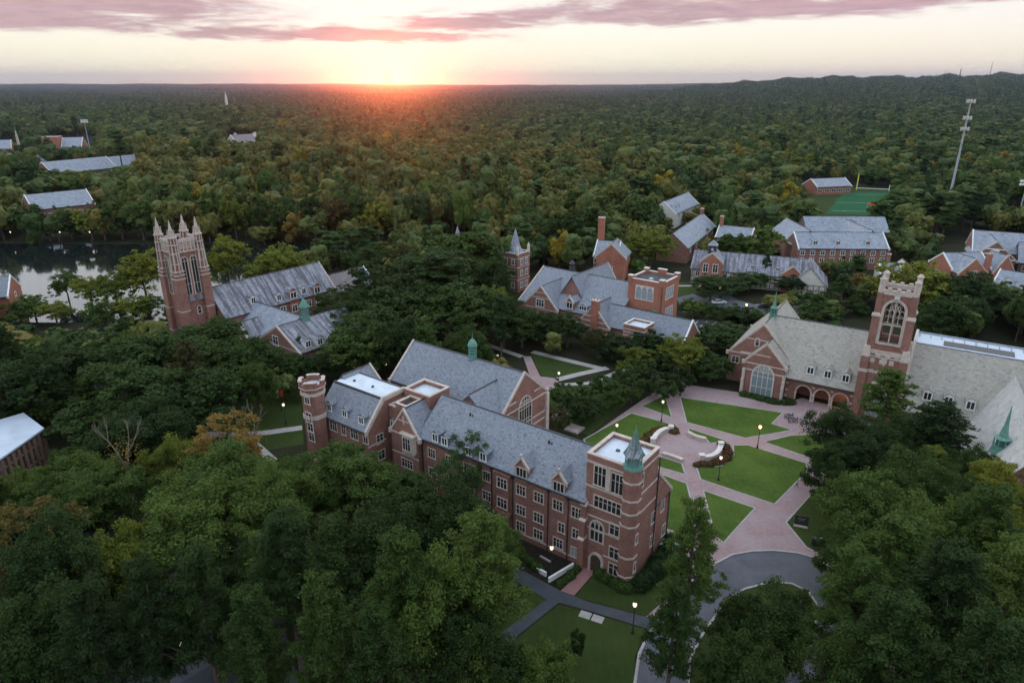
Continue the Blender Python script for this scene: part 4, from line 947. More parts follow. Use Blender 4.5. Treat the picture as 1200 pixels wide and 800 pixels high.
# left: roofs across the lake
B = ridge_bld('lakeside_hall', (28, 229), (101, 222), 15, 9, 9, 'long low hall with lilac slate roof among trees beyond the lake', nw=10, wz=(6,))
B = ridge_bld('lilac_roof_hall', (48, 190.5), (124, 183.5), 16, 10, 9, 'brick hall with lilac roof and orange end wall, middle of three beyond the lake', nw=10, wz=(6.5, 3), wall='brick_orange')
B.gable(B.ln-14, B.ln+22, -8, 10, 9, 15.4, wall='brick_orange', roof='slate_far', cop=(0, 1)); B.win('y', -8, [B.ln-12+4*i for i in range(8)], 2, 1.8, 2, z=6.5, surround='white_paint')
B = ridge_bld('orange_wall_hall', (73, 161.5), (97, 161), 17, 12, 9, 'distant hall with blue roof and square orange brick block at its left', nw=6, wall='brick_orange')
B.flat(-14, -1, -13, 4, 18, wall='brick_orange', par=.6)
B = ridge_bld('left_edge_hall', (-20, 165), (13, 164), 16, 11, 9, 'distant hall with blue roof cut by the left edge of view', nw=6, wall='brick_orange')
B = ridge_bld('grey_gable_house', (-6, 180), (38, 179), 14, 12, 7, 'grey roofed house low among the trees near left edge', wall='plaster', nw=6, roof='slate_old')
B.gable(B.ln-10, B.ln+8, -20, 4, 6, 14, axis='y', wall='plaster', roof='slate_old', cop=(0, 0))
B = ridge_bld('pillared_mansion', (270, 158.5), (296, 157), 20, 12, 11, 'far cream mansion with two chimneys among orange trees', wall='stone', nw=6, roof='slate_brown')
for x in (6, 26): B.chimney(x, 2, 12, 21.5, 1.8, 1.8, 'plaster', 0)
# left edge brick gable by the lake, and the pale metal roofed building
x, y = P(-6, 352, 4); B = Bld('brick_boathouse', (x, y), 20, 'brick building with white edged gable at the left edge below the lake'); BL.append(B)
B.gable(-14, 5.6, -6, 6, 6.5, 11, wall='brick_orange', cop=(0, 1), cop_mat='white_paint'); B.win('x', 5.6, (0,), 1.2, 1.2, 1, side=1, z=5.5, surround='white_paint')
o_ = P(28, 486, 8); d1 = Vector(P(49, 503, 7.2))-Vector(o_)
B = Bld('metal_roof_building', o_, 0, 'modern building with pale blue metal roof and concrete floors at left edge'); BL.append(B)
c = lambda u, v, z: (*(B.inv @ (Vector((*P(u, v, z), 0))-B.o)).xy, z)
A1, A2, A3, A4 = c(28, 485, 8), c(52, 503, 7.4), c(-2, 541, 7.4), c(-40, 505, 8)
mb = MB(); mb.extr([A1, A2, A3, A4], (0, 0, .3)); mb.f, mb.m = mb.f, mb.m; B.part(mb, 'roof', 'metal_roof')
mb = MB()
def inset(p, f, z): m_ = (Vector(A1)+Vector(A3))/2; q = m_+(Vector(p)-m_)*f; return (q.x, q.y, z)
for z0, z1, f, mi in ((0, 2.6, .88, 1), (2.6, 3.0, .97, 0), (3.0, 5.4, .88, 1), (5.4, 5.8, .97, 0), (5.8, 7.3, .88, 0)):
    mb.extr([inset(p, f, z0) for p in (A1, A2, A3, A4)], (0, 0, z1-z0), mi)
a, b = Vector(inset(A2, .9, 0)), Vector(inset(A3, .9, 0))
for i in range(9): q = a.lerp(b, i/8); mb.box(q.x-.35, q.x+.35, q.y-.3, q.y+.3, 0, 7.2, 0)
B.part(mb, 'wall', ['brick_brown', 'glass']); B.cells.append((-16, 8, -16, 4))
mb = MB(); mb.extr([(A2[0], A2[1], 7.1), (A3[0], A3[1], 7.1), (A3[0]-.1, A3[1]+.3, 7.1), (A2[0]-.1, A2[1]+.3, 7.1)], (0, 0, .25)); mb.f and B.part(mb, 'gutter', 'dark_metal')
# ================================================================== ground, water, paths
def sheet(name, px, z, mat, kind='structure', label=None, world=False):
    pts = [(*(p if world else P(*p)), z) for p in px]; mb = MB(); mb.face(pts)
    o = mb.build(name, mat); tag(o, label, kind=kind); return o
def make_ground():
    rr = [0, 30, 60, 100, 150, 200, 250, 300]
    while rr[-1] < 12400: rr.append(rr[-1]*1.045+2)
    A = 360; rr = np.array(rr); az = np.radians(np.arange(A)*360/A)
    X = np.outer(rr, np.sin(az)); Y = np.outer(rr, np.cos(az)); Z = gz(X, Y)
    v = np.stack([X, Y, Z], -1).reshape(-1, 3); n = len(rr); i, j = np.meshgrid(np.arange(n-1), np.arange(A), indexing='ij'); j2 = (j+1) % A
    f = np.stack([i*A+j, i*A+j2, (i+1)*A+j2, (i+1)*A+j], -1).reshape(-1, 4)[:, ::-1]
    me = bpy.data.meshes.new('ground'); me.from_pydata(v.tolist(), [], f.tolist()); me.materials.append(M['earth']); me.update()
    o = bpy.data.objects.new('ground', me); COL.objects.link(o); tag(o, kind='structure')
make_ground()
LAKE = [(-420, 300), (-420, 230), (-300, 215), (-200, 195), (-150, 188), (-100, 187), (-86, 205), (-80, 240), (-40, 268), (-30, 290), (-160, 291), (-300, 294)]
sheet('lake_water', LAKE, .05, 'lake_water', world=True)
def arcw(c, r0, a0, a1, n=24): return [(c[0]+r0*math.cos(R(a0+(a1-a0)*i/n)), c[1]+r0*math.sin(R(a0+(a1-a0)*i/n))) for i in range(n+1)]
# paved quad
PLAZA = [(672, 527), (690, 512), (733, 482), (768, 458), (792, 450), (815, 452), (868, 460), (915, 474), (940, 466), (996, 481), (1030, 500), (1010, 540), (985, 570), (955, 600), (938, 628), (960, 650), (976, 664), (985, 690), (840, 690), (775, 722), (757, 722), (789, 694), (800, 660), (760, 640), (700, 560)]
sheet('brick_paving', PLAZA, .02, 'pavers')
LAWNS = {'a': [(751.7, 475.9), (779.3, 462.3), (787.4, 489.2)],
 'b': [(684, 515), (740, 484), (789, 497.5), (785.5, 505), (768, 513), (757, 528), (735, 548), (700, 545)],
 'c': [(797, 465.5), (917.5, 483.4), (904.5, 496.4), (929, 504), (873.6, 513.3), (804.5, 494.8)],
 'd': [(806.5, 501.5), (852.4, 516.5), (832, 519.5), (826, 512), (808, 509.4)],
 'e': [(894.7, 517.5), (927, 510), (950, 509), (990, 520), (975, 545), (942, 534)],
 'f': [(859, 521.4), (877, 521.5), (945, 542.5), (946, 552), (907.7, 590.7), (821, 561.6), (816.5, 548), (845, 546), (860, 533)],
 'g': [(824, 574.4), (885, 595), (860.6, 621.6), (848, 636), (838, 628)],
 'h': [(768, 553), (804.7, 566.3), (814, 603), (808, 622), (794, 624), (775, 618)],
 'i': [(768, 534), (777, 536), (799, 543), (803, 556), (768, 546)],
 'j': [(921, 611.8), (962, 566), (985, 552), (1040, 560), (1050, 660), (990, 665), (945, 641)]}
for k, pl in LAWNS.items():
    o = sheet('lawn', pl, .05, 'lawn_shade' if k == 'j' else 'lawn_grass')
# pale edging strips along lawns
def strip_pts(pts, w, z):
    out_l, out_r = [], []
    for i, p in enumerate(pts):
        a = pts[max(0, i-1)]; b = pts[min(len(pts)-1, i+1)]; d = Vector((b[0]-a[0], b[1]-a[1])).normalized(); n = Vector((-d.y, d.x))*w/2
        out_l.append((p[0]+n.x, p[1]+n.y, z)); out_r.append((p[0]-n.x, p[1]-n.y, z))
    return out_l, out_r
def strip(name, pts, w, z, mat, kind='structure', h=0, world=False, label=None, cat=None, closed=False):
    pts = [p if world else P(*p) for p in pts]
    if closed: pts = pts+[pts[0]]
    l, r = strip_pts(pts, w, z); mb = MB()
    for i in range(len(pts)-1):
        q4 = [l[i], l[i+1], r[i+1], r[i]]
        if h: mb.extr(q4, (0, 0, h))
        else: mb.face(q4)
    o = mb.build(name, mat); tag(o, label, cat, kind=kind); return o
mbk = MB()
for k, pl in LAWNS.items():
    pts = [P(*p) for p in pl]
    for i in range(len(pts)):
        a, b = Vector(pts[i]), Vector(pts[(i+1) % len(pts)]); d = (b-a).normalized(); n = Vector((-d.y, d.x))*.13
        mbk.extr([(*(a+n), .021), (*(b+n), .021), (*(b-n), .021), (*(a-n), .021)], (0, 0, .045))
tag(mbk.build('lawn_edging', 'concrete'), kind='structure')
# turning circle and drive
road_out = [(743, 830), (744, 800), (749, 766), (760, 743), (785, 710), (808, 685), (839, 660), (858, 650), (880, 646), (905, 645), (935, 648), (955, 654), (972, 665), (985, 680), (992, 700), (990, 730), (975, 770), (940, 830)]
sheet('drive', road_out, .03, 'asphalt')
kerb = strip('kerb', road_out[:14], .35, .03, 'concrete', h=.13)
isl = [(805, 830), (808, 773), (825.6, 739), (843, 716), (856, 700), (873.5, 690), (902, 682.5), (928, 684), (948, 694), (958, 710), (955, 740), (930, 780), (890, 830)]
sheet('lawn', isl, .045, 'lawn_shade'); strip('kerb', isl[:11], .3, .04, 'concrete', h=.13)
strip('drive_stripe', [(808, 752), (815, 765), (845, 770)], .15, .04, 'concrete')
# asphalt paths by the hall
PA = [(560, 650), (582, 655), (619, 671.5), (657, 692), (690, 705), (756, 722), (770, 730), (762, 742), (758, 736), (693, 716), (655, 705.5), (603, 747), (588, 741), (636, 705), (641, 703), (616.7, 687.5), (580, 669), (555, 660)]
sheet('path', PA, .03, 'asphalt_dark')
strip('path', [(600, 740), (560, 790), (500, 850)], 1.9, .028, 'asphalt_dark')
sheet('brick_walk', [(687, 663), (701, 665.5), (673, 697.5), (657, 692)], .035, 'pavers_red')
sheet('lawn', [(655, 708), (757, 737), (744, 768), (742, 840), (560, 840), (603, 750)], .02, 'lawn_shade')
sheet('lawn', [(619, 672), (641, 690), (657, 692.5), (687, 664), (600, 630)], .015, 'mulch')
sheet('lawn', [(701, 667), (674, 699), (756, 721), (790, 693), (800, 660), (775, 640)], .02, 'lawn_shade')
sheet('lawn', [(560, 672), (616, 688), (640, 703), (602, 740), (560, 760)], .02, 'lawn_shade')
# centre paths
sheet('brick_walk', [(613, 417.5), (622, 417.5), (633, 441), (655, 443.5), (655, 457), (637, 456.7), (623, 446.7)], .03, 'pavers')
strip('path', [(624, 412), (660, 421), (704, 431.5)], 2.0, .028, 'concrete'); strip('path', [(652, 445), (680, 438), (712, 431)], 2.0, .03, 'concrete'); strip('path', [(655, 451), (690, 449), (740, 430)], 1.6, .027, 'concrete')
sheet('lawn', [(622, 414), (704, 432), (655, 444), (634, 441)], .022, 'lawn_shade'); sheet('lawn', [(600, 470), (655, 457), (720, 440), (760, 450), (690, 510), (660, 500)], .012, 'lawn_shade')
strip('path', [(612, 418), (560, 400), (500, 385)], 1.8, .02, 'concrete'); strip('path', [(648, 489), (662, 482)], 2.2, .02, 'concrete')
strip('path', [(735, 430), (790, 448), (806, 453)], 2.2, .019, 'concrete')
# left lawns and paths
sheet('lawn', [(268, 470), (352, 440), (356, 520), (300, 530), (215, 512)], .02, 'lawn_shade')
strip('path', [(200, 508), (240, 508), (276, 509.5), (310, 507), (354, 501)], 2.0, .03, 'concrete'); strip('path', [(276, 510), (300, 522), (320, 540)], 1.8, .032, 'concrete')
sheet('brick_walk', [(150, 583), (192, 616), (205, 632), (180, 624), (150, 600)], .03, 'pavers_red')
strip('path', [(149, 568), (195, 540), (240, 528)], .9, .02, 'mulch'); strip('road', [(90, 640), (170, 634), (260, 636)], 7, .02, 'asphalt_dark')
sheet('car_park', [(90, 700), (140, 640), (260, 650), (330, 720), (350, 800), (100, 830)], .018, 'asphalt_dark')
strip('kerb', [(160, 640), (185, 640), (212, 639)], .3, .03, 'concrete', h=.15)
strip('path', [(200, 800), (232, 780), (250, 770)], 1.8, .03, 'asphalt'); strip('kerb', [(298, 736), (295, 722), (297, 712), (304, 707)], .25, .03, 'concrete', h=.12); strip('kerb', [(420, 800), (410, 780), (395, 765)], .25, .03, 'concrete', h=.12)
# car park and lanes behind
sheet('road', [(793, 349), (812, 344), (826, 350), (846, 341), (866, 352), (890, 358), (935, 358), (945, 366), (925, 372), (880, 370), (868, 377), (850, 378), (838, 366), (800, 366)], .03, 'asphalt')
sheet('lawn', [(793, 330), (830, 334), (812, 346), (793, 348)], .02, 'lawn_shade'); strip('path', [(793, 335), (815, 335), (840, 334)], 1.6, .04, 'concrete')
sheet('car_park', [(803, 374), (850, 376), (858, 390), (810, 392)], .02, 'asphalt_dark')
mb = MB()
for i in range(4):
    a, b = Vector(P(818+i*11, 376.5)), Vector(P(808+i*11, 384)); d = (b-a).normalized(); n = Vector((-d.y, d.x))*.1; mb.face([(*(a+n), .03), (*(b+n), .03), (*(b-n), .03), (*(a-n), .03)])
tag(mb.build('parking_lines', 'white_paint'), kind='structure')
strip('kerb', [(885, 358), (905, 353), (915, 350)], .4, .03, 'concrete', h=.15)
# sports field
sheet('sports_field', [(968, 250), (988, 226), (1042, 225), (1050, 236), (1034, 252)], .05, 'turf')
mb = MB()
for k in (0, 3, 6):
    a, b = Vector(P(975+k*1.5, 247-k*3.2)), Vector(P(1034+k*1.8, 248-k*3.3)); d = (b-a).normalized(); n = Vector((-d.y, d.x))*.12; mb.face([(*(a+n), .08), (*(b+n), .08), (*(b-n), .08), (*(a-n), .08)])
tag(mb.build('field_lines', 'white_paint'), kind='structure')
# patio in front of arcade stays brick; lawn edge wall there
CLEARW = [[P(*p) for p in PLAZA], [P(*p) for p in road_out], [P(*p) for p in PA], LAKE]
# ================================================================== props
def prop(name, u, v, label, cat, rz=0, group=None, z=0): x, y = P(u, v); return empty(name, (x, y, z), rz, label, cat, group)
lamp0 = empty('street_lamp', (0, 0, 0), 0, 'lamp', 'street lamp', 'lamp posts along the campus paths')
mb = MB(); mb.frus(0, 0, .22, .16, 0, .5, 8); mb.frus(0, 0, .12, .08, .5, 1.0, 8); mb.frus(0, 0, .075, .06, 1.0, 4.1, 8); mb.frus(0, 0, .16, .2, 4.1, 4.25, 8); mb.build('lamp_post', 'dark_metal', lamp0)
mb = MB(); mb.frus(0, 0, .17, .27, 4.25, 4.5, 10); mb.frus(0, 0, .27, .25, 4.5, 4.7, 10); mb.frus(0, 0, .25, .1, 4.7, 4.88, 10); globe = mb.build('lamp_globe', 'lamp_glow', lamp0)
mb = MB(); mb.frus(0, 0, .14, .02, 4.88, 5.1, 8); mb.build('finial', 'dark_metal', lamp0)
LAMPS = [(723, 498, 'white globe lamp post on the lawn left of the round plaza', 0), (777, 470.5, 'black lamp post by the path above the red flower bed', 0), (891, 500, 'lamp post with warm yellow light where two paths meet before the arcade', 1), (845, 536, 'lamp post with white globe beside the right flower bed', 0),
 (655, 437, 'lamp post at the brick walk behind the great hall gable', 0), (332, 474, 'lamp post on the lawn left of the battlemented turret', 0), (988, 609, 'warm glowing lamp under trees beside the black signboard', 1), (613, 386, 'lamp glowing in dark trees above the great hall roof', 0), (583, 417, 'lamp in the shade just behind the great hall ridge', 0),
 (451.7, 427, 'lamp in the trees beyond the small back gable of the hall', 0), (844, 337, 'lamp post beside the parked white car', 0), (875, 357, 'orange red glowing lamp over the hedge behind the arcaded hall', 1), (744, 708, 'lamp on the dark grass right of the entrance tower', 0), (856, 711, 'lamp at the inner edge of the turning circle', 0), (646.5, 641.5, 'lamp at the sunken garden before the hall wall', 0),
 (12, 272, 'lamp on the far lake shore, leftmost of three', 0), (70, 272, 'lamp on the far lake shore, middle of three', 0), (105, 272, 'lamp on the far lake shore, rightmost of three', 0), (210, 754, 'lamp among the dark trees at the bottom left', 0)]
for i, (u, v, lb, warm) in enumerate(LAMPS):
    l_ = lamp0 if i == 0 else copy_tree(lamp0)
    x, y = P(u, v, 4.55); l_.location = (x, y, float(gz(x, y))); l_['label'] = lb
    if warm:
        g = [c for c in l_.children if c.name.startswith('lamp_globe')][0]; g.data = g.data.copy(); g.data.materials[0] = M['lamp_warm']
        pl = bpy.data.lights.new('lamp_light', 'POINT'); pl.energy = 120; pl.color = (1, .6, .3); pl.shadow_soft_size = .3
        po = bpy.data.objects.new('lamp_light', pl); COL.objects.link(po); po.parent = l_; po.location = (0, 0, 4.0)
# lantern in the arcade
c = chapel.world(ax[2], 1.9, 0); o = empty('arcade_lantern', (c.x, c.y, 3.6), 0, 'warm glowing lantern hanging in the third arch of the arcade', 'lantern')
mb = MB(); mb.frus(0, 0, .22, .3, -.5, 0, 6); mb.build('lamp_glass', 'lamp_warm', o)
mb = MB(); mb.frus(0, 0, .34, .05, 0, .3, 6); mb.tube((0, 0, .3), (0, 0, 1.0), .03, .03, 4); mb.build('hook', 'dark_metal', o)
pl = bpy.data.lights.new('lantern_light', 'POINT'); pl.energy = 90; pl.color = (1, .6, .3); pl.shadow_soft_size = .3; po = bpy.data.objects.new('lantern_light', pl); COL.objects.link(po); po.parent = o; po.location = (0, -.9, -.4)
# round plaza: seat walls, beds
def arc_px(p, n=10):
    a, m_, b = [Vector(P(*q)) for q in p]; return [tuple(a*(1-t)**2+(m_*2-(a+b)/2)*2*t*(1-t)+b*t*t) for t in [i/n for i in range(n+1)]]
def wall_seat(name, px, w, h, mat, label, cat, back=True):
    pts = arc_px(px); x, y = pts[len(pts)//2]; root = empty(name, (x, y, 0), 0, label, cat)
    loc = [(a-x, b-y) for a, b in pts]; l, r = strip_pts(loc, w, 0.02); mb = MB(); mc = MB()
    l2, r2 = strip_pts(loc, w+.14, .02+h)
    for i in range(len(loc)-1):
        mb.extr([l[i], l[i+1], r[i+1], r[i]], (0, 0, h)); mc.extr([l2[i], l2[i+1], r2[i+1], r2[i]], (0, 0, .1))
    mb.build('seat_wall', 'stone', root); mc.build('seat_top', mat, root)
    if back:
        for q in (loc[0], loc[-1]):
            mp = MB(); mp.box(q[0]-.45, q[0]+.45, q[1]-.45, q[1]+.45, .02, h+.35); mp.box(q[0]-.52, q[0]+.52, q[1]-.52, q[1]+.52, h+.35, h+.47); mp.build('end_pier', 'stone_pale', root)
    return root
wall_seat('curved_bench', [(765, 519), (773, 508.5), (786, 504.5)], .8, .7, 'stone_pale', 'curved pale stone seat wall on the plaza side of the left flower bed', 'bench')
wall_seat('curved_bench', [(822, 538.5), (838, 535), (844.5, 524)], .8, .7, 'stone_pale', 'curved pale stone seat wall around the right flower bed', 'bench')
wall_seat('stone_bench', [(806.5, 509), (815, 513.5), (827, 516.5)], .7, .6, 'stone', 'grey stone bench at the upper right rim of the plaza', 'bench', False)
wall_seat('stone_bench', [(776, 533), (788, 536.5), (800, 541)], .7, .5, 'stone', 'low grey stone bench on the lower left rim behind the tower', 'bench', False)
def foliage_mesh(name, blobs, leaf, dens, mats, flower=0.0, seed=1):
    "leafy mounds: blobs (x, y, z, rx, ry, rz)"
    rg = np.random.default_rng(seed); V = []; MI = []
    for (x, y, z, rx, ry, rz) in blobs:
        n = int(dens*(rx*ry+rx*rz+ry*rz)); d = rg.normal(size=(n, 3)); d /= np.linalg.norm(d, axis=1)[:, None]; d[:, 2] = np.abs(d[:, 2])*1.0-.15*rg.random(n)
        p = np.array([x, y, z])+d*np.array([rx, ry, rz])*(.8+.25*rg.random((n, 1))); V.append(quads(p, d, leaf, rg)); MI.append((rg.random(n) < flower).astype(int))
    me = quad_mesh(name, np.concatenate(V), mats, np.concatenate(MI)); mb = MB()
    for (x, y, z, rx, ry, rz) in blobs:      # dense twiggy heart of each mound
        for k in range(4): mb.frus(x, y, 1, 1, 0, 1, 8) if False else None
        i = len(mb.v); rows = [(1.0, -.2), (.86, .3), (.6, .62), (.2, .84)]
        for (q, zz) in rows:
            for k in range(10): t = k*math.tau/10; mb.v.append((x+rx*q*.84*math.cos(t), y+ry*q*.84*math.sin(t), z+rz*zz))
        for r_ in range(3):
            for k in range(10): j = (k+1) % 10; mb.f.append((i+r_*10+k, i+r_*10+j, i+r_*10+10+j, i+r_*10+10+k)); mb.m.append(0)
        mb.f.append(tuple(range(i+30, i+40))); mb.m.append(0)
    nv = len(me.vertices); v = [tuple(q.co) for q in me.vertices]+mb.v; f = [tuple(p.vertices) for p in me.polygons]; mi = [p.material_index for p in me.polygons]
    m2 = bpy.data.meshes.new(name); m2.from_pydata(v, [], f+[tuple(a+nv for a in g) for g in mb.f])
    for k in mats: m2.materials.append(M[k])
    m2.polygons.foreach_set('material_index', mi+mb.m); m2.update(); return m2
def quads(p, nrm, leaf, rg, jit=.75, asp=1.):
    n = len(p); d = nrm+jit*rg.normal(size=(n, 3)); d /= np.linalg.norm(d, axis=1)[:, None]+1e-9
    a = np.cross(d, rg.normal(size=(n, 3))); a /= np.linalg.norm(a, axis=1)[:, None]+1e-9; b = np.cross(d, a)
    s = leaf*(.55+.8*rg.random((n, 1)))/2; a *= s; b *= s*asp*(.6+.5*rg.random((n, 1)))
    return np.stack([p-a-b*.6, p+a*.3-b, p+a+b*.5, p-a*.4+b], 1)
def quad_mesh(name, q, mats, mi=None):
    n = len(q); me = bpy.data.meshes.new(name); me.vertices.add(4*n); me.vertices.foreach_set('co', q.reshape(-1).astype(np.float32))
    me.loops.add(4*n); me.loops.foreach_set('vertex_index', np.arange(4*n, dtype=np.int32)); me.polygons.add(n); me.polygons.foreach_set('loop_start', np.arange(0, 4*n, 4, dtype=np.int32))
    for k in mats: me.materials.append(M[k])
    if mi is not None: me.polygons.foreach_set('material_index', mi.astype(np.int32))
    me.update(calc_edges=True); return me
def shrub_row(name, px, r, h, mats, label, cat, leaf=.22, dens=60, flower=0., n=None, world=False, jit=.2, seed=1):
    pts = [Vector(p if world else P(*p)) for p in px]; ln = sum((b-a).length for a, b in zip(pts[:-1], pts[1:])); n = n or max(2, int(ln/(r*.9))); rg = random.Random(seed); bl = []
    o0 = pts[0]
    for i in range(n):
        t = i/(n-1)*ln if n > 1 else 0
        for a, b in zip(pts[:-1], pts[1:]):
            l_ = (b-a).length
            if t <= l_+1e-6: p = a.lerp(b, t/l_ if l_ else 0); break
            t -= l_
        bl.append((p.x-o0.x+rg.uniform(-jit, jit), p.y-o0.y+rg.uniform(-jit, jit), h*.2, r*rg.uniform(.8, 1.15), r*rg.uniform(.8, 1.15), h*.8*rg.uniform(.8, 1.15)))
    o = bpy.data.objects.new(name, foliage_mesh(name, bl, leaf, dens, mats, flower, seed)); COL.objects.link(o); o.location = (o0.x, o0.y, 0); tag(o, label, cat); return o
shrub_row('flower_bed', [(754, 518), (762, 510), (773, 504), (786, 501), (791, 507)], 1.0, .8, ['leaf_dark', 'flowers'], 'red flower bed behind the left curved seat wall', 'flower bed', .2, 70, .45, seed=3)
shrub_row('flower_bed', [(818, 545), (832, 545), (846, 541), (854, 533), (852, 525), (846, 521)], 1.1, .8, ['leaf_dark', 'flowers'], 'red flower bed behind the right curved seat wall', 'flower bed', .2, 70, .4, seed=4)
shrub_row('hedge', [(872, 464), (890, 468), (905, 472), (918, 474), (928, 473)], 1.0, 1.3, ['leaf_dark'], 'dark clipped hedge under the great arched window', 'hedge', .22, 60)
shrub_row('hedge', [(752, 690), (768, 672), (780, 652), (787, 640)], 1.5, 2.6, ['leaf_dark'], 'dark shrubs at the right foot of the entrance tower', 'hedge', .25, 50)
shrub_row('hedge', [(704, 676), (716, 684), (728, 690), (738, 692)], 1.0, 1.6, ['leaf_dark'], 'low shrubs below the entrance tower windows', 'hedge', .22, 60)
shrub_row('hedge', [(658, 686), (666, 678), (678, 666)], .7, 1.0, ['leaf_dark'], 'small hedge left of the red brick walk', 'hedge', .2, 60)
shrub_row('hedge', [(610, 650), (622, 662), (634, 668)], .9, 1.2, ['leaf_dark'], 'shrubs around the sunken garden by the hall', 'hedge', .22, 60)
shrub_row('hedge', [(806, 363), (825, 365), (842, 372), (862, 374), (885, 376)], 2.6, 3.6, ['leaf_dark'], 'tall dark hedge hiding the lane behind the arcaded hall', 'hedge', .4, 16)
# sunken garden rails
x, y = P(643, 676); root = empty('garden_stair', (x, y, 0), 0, 'pale stone rails of the sunken garden stair in front of the hall', 'stair')
def rail(px, h, mat='white_paint'):
    a, b = Vector(P(*px[0])), Vector(P(*px[1])); d = (b-a); n = Vector((-d.y, d.x)).normalized()*.14; mb = MB(); o_ = Vector((x, y))
    mb.extr([(*(a+n-o_), .0), (*(b+n-o_), .0), (*(b-n-o_), .0), (*(a-n-o_), .0)], (0, 0, h)); mb.build('rail', mat, root)
rail([(643, 682), (672, 664.5)], .8); rail([(629, 669), (640, 675)], .7); rail([(633, 652), (645, 659)], .25, 'concrete')
# signboard, bin, slabs, utility boxes
o = prop('signboard', 938, 617, 'black notice board on a white stone base beside the brick paving', 'sign', R(-20))
mb = MB(); mb.box(-1.0, 1.0, -.25, .25, 0, .35); mb.build('base', 'stone_pale', o); mb = MB(); mb.box(-.9, .9, -.08, .08, .35, 2.1); mb.box(-1, -.88, -.12, .12, .35, 2.25); mb.box(.88, 1, -.12, .12, .35, 2.25); mb.build('board', 'dark_metal', o)
mb = MB(); mb.box(-.55, .55, -.1, -.085, 1.55, 1.62); mb.box(-.4, .4, -.1, -.085, 1.3, 1.36); mb.build('lettering_strip', 'concrete', o)
o = prop('litter_bin', 957, 638, 'pair of black litter bins at the edge of the brick paving', 'bin', R(-15))
for s_ in (-.42, .42): mb = MB(); mb.box(s_-.36, s_+.36, -.35, .35, 0, 1.1); mb.box(s_-.4, s_+.4, -.4, .4, 1.1, 1.25); mb.frus(s_, 0, .2, .2, 1.25, 1.3, 10, mi=1); mb.build('bin', ['dark_metal', 'concrete'], o)
o = prop('memorial_slab', 673, 503, 'flat pale stone slab set at the path corner near the hedge trees', 'slab', R(-35)); mb = MB(); mb.box(-1.6, 1.6, -1.6, 1.6, 0, .3); mb.build('base', 'concrete', o); mb = MB(); mb.box(-1.2, 1.2, -1.2, 1.2, .3, .36); mb.build('inset', 'stone', o)
o = prop('utility_cover', 693, 723, 'pair of grey concrete utility covers in the front lawn', 'cover', R(-25)); 
for s_ in (-.85, .85): mb = MB(); mb.box(s_-.75, s_+.75, -.6, .6, 0, .12); mb.build('cover', 'concrete', o)
o = prop('utility_box', 784, 646, 'grey metal utility box among shrubs right of the entrance tower', 'utility box', R(-35)); mb = MB(); mb.box(-1.1, 1.1, -.7, .7, 0, 1.2); mb.build('cabinet', 'galvanised', o); mb = MB(); mb.extr([(-1.25, -.85, 1.2), (-1.25, .85, 1.2), (-1.25, .85, 1.45), (-1.25, -.85, 1.3)], (2.5, 0, 0)); mb.build('lid', 'metal_roof', o)
o = prop('banner_pole', 330, 482, 'black pole with red and white banners on the lawn left of the turret', 'banner'); mb = MB(); mb.frus(0, 0, .09, .06, 0, 5.2, 6); mb.build('pole', 'dark_metal', o)
mb = MB(); mb.box(.15, .75, -.02, .02, 3.4, 5.0); mb.build('banner', 'red_cloth', o); mb = MB(); mb.box(-.75, -.15, -.02, .02, 3.4, 5.0); mb.build('banner', 'white_paint', o)
# patio furniture
def patio_table(u, v, lb):
    o = prop('patio_table', u, v, lb, 'table', 0, 'patio tables before the arcade')
    mb = MB(); mb.frus(0, 0, .6, .6, .72, .76, 12); mb.build('tabletop', 'dark_metal', o); mb = MB(); mb.frus(0, 0, .3, .05, 0, .1, 8); mb.frus(0, 0, .05, .05, .1, .72, 6); mb.build('leg', 'dark_metal', o)
patio_table(924, 489.5, 'dark round patio table on the brick patio, upper one'); patio_table(929, 494, 'dark round patio table on the brick patio, lower one')
ch0 = None
for i, (u, v, a, lb) in enumerate(((920.5, 490, 90, 'dark metal chair left of the upper patio table'), (927.5, 488.5, -90, 'dark metal chair right of the upper patio table'), (925, 495.5, 90, 'dark metal chair left of the lower patio table'), (933, 493.5, -90, 'dark metal chair right of the lower patio table'))):
    if ch0 is None:
        ch0 = prop('patio_chair', u, v, lb, 'chair', R(a), 'patio chairs before the arcade')
        mb = MB(); mb.box(-.23, .23, -.23, .23, .42, .46); mb.build('seat', 'dark_metal', ch0); mb = MB(); mb.box(-.23, .23, .19, .23, .46, .95); mb.build('backrest', 'dark_metal', ch0)
        for a_ in (-.2, .2):
            for b_ in (-.2, .2): mb = MB(); mb.tube((a_, b_, 0), (a_, b_, .43), .025, .025, 4); mb.build('leg', 'dark_metal', ch0)
    else:
        c = copy_tree(ch0); c.location = (*P(u, v), 0); c.rotation_euler = (0, 0, R(a)); c['label'] = lb
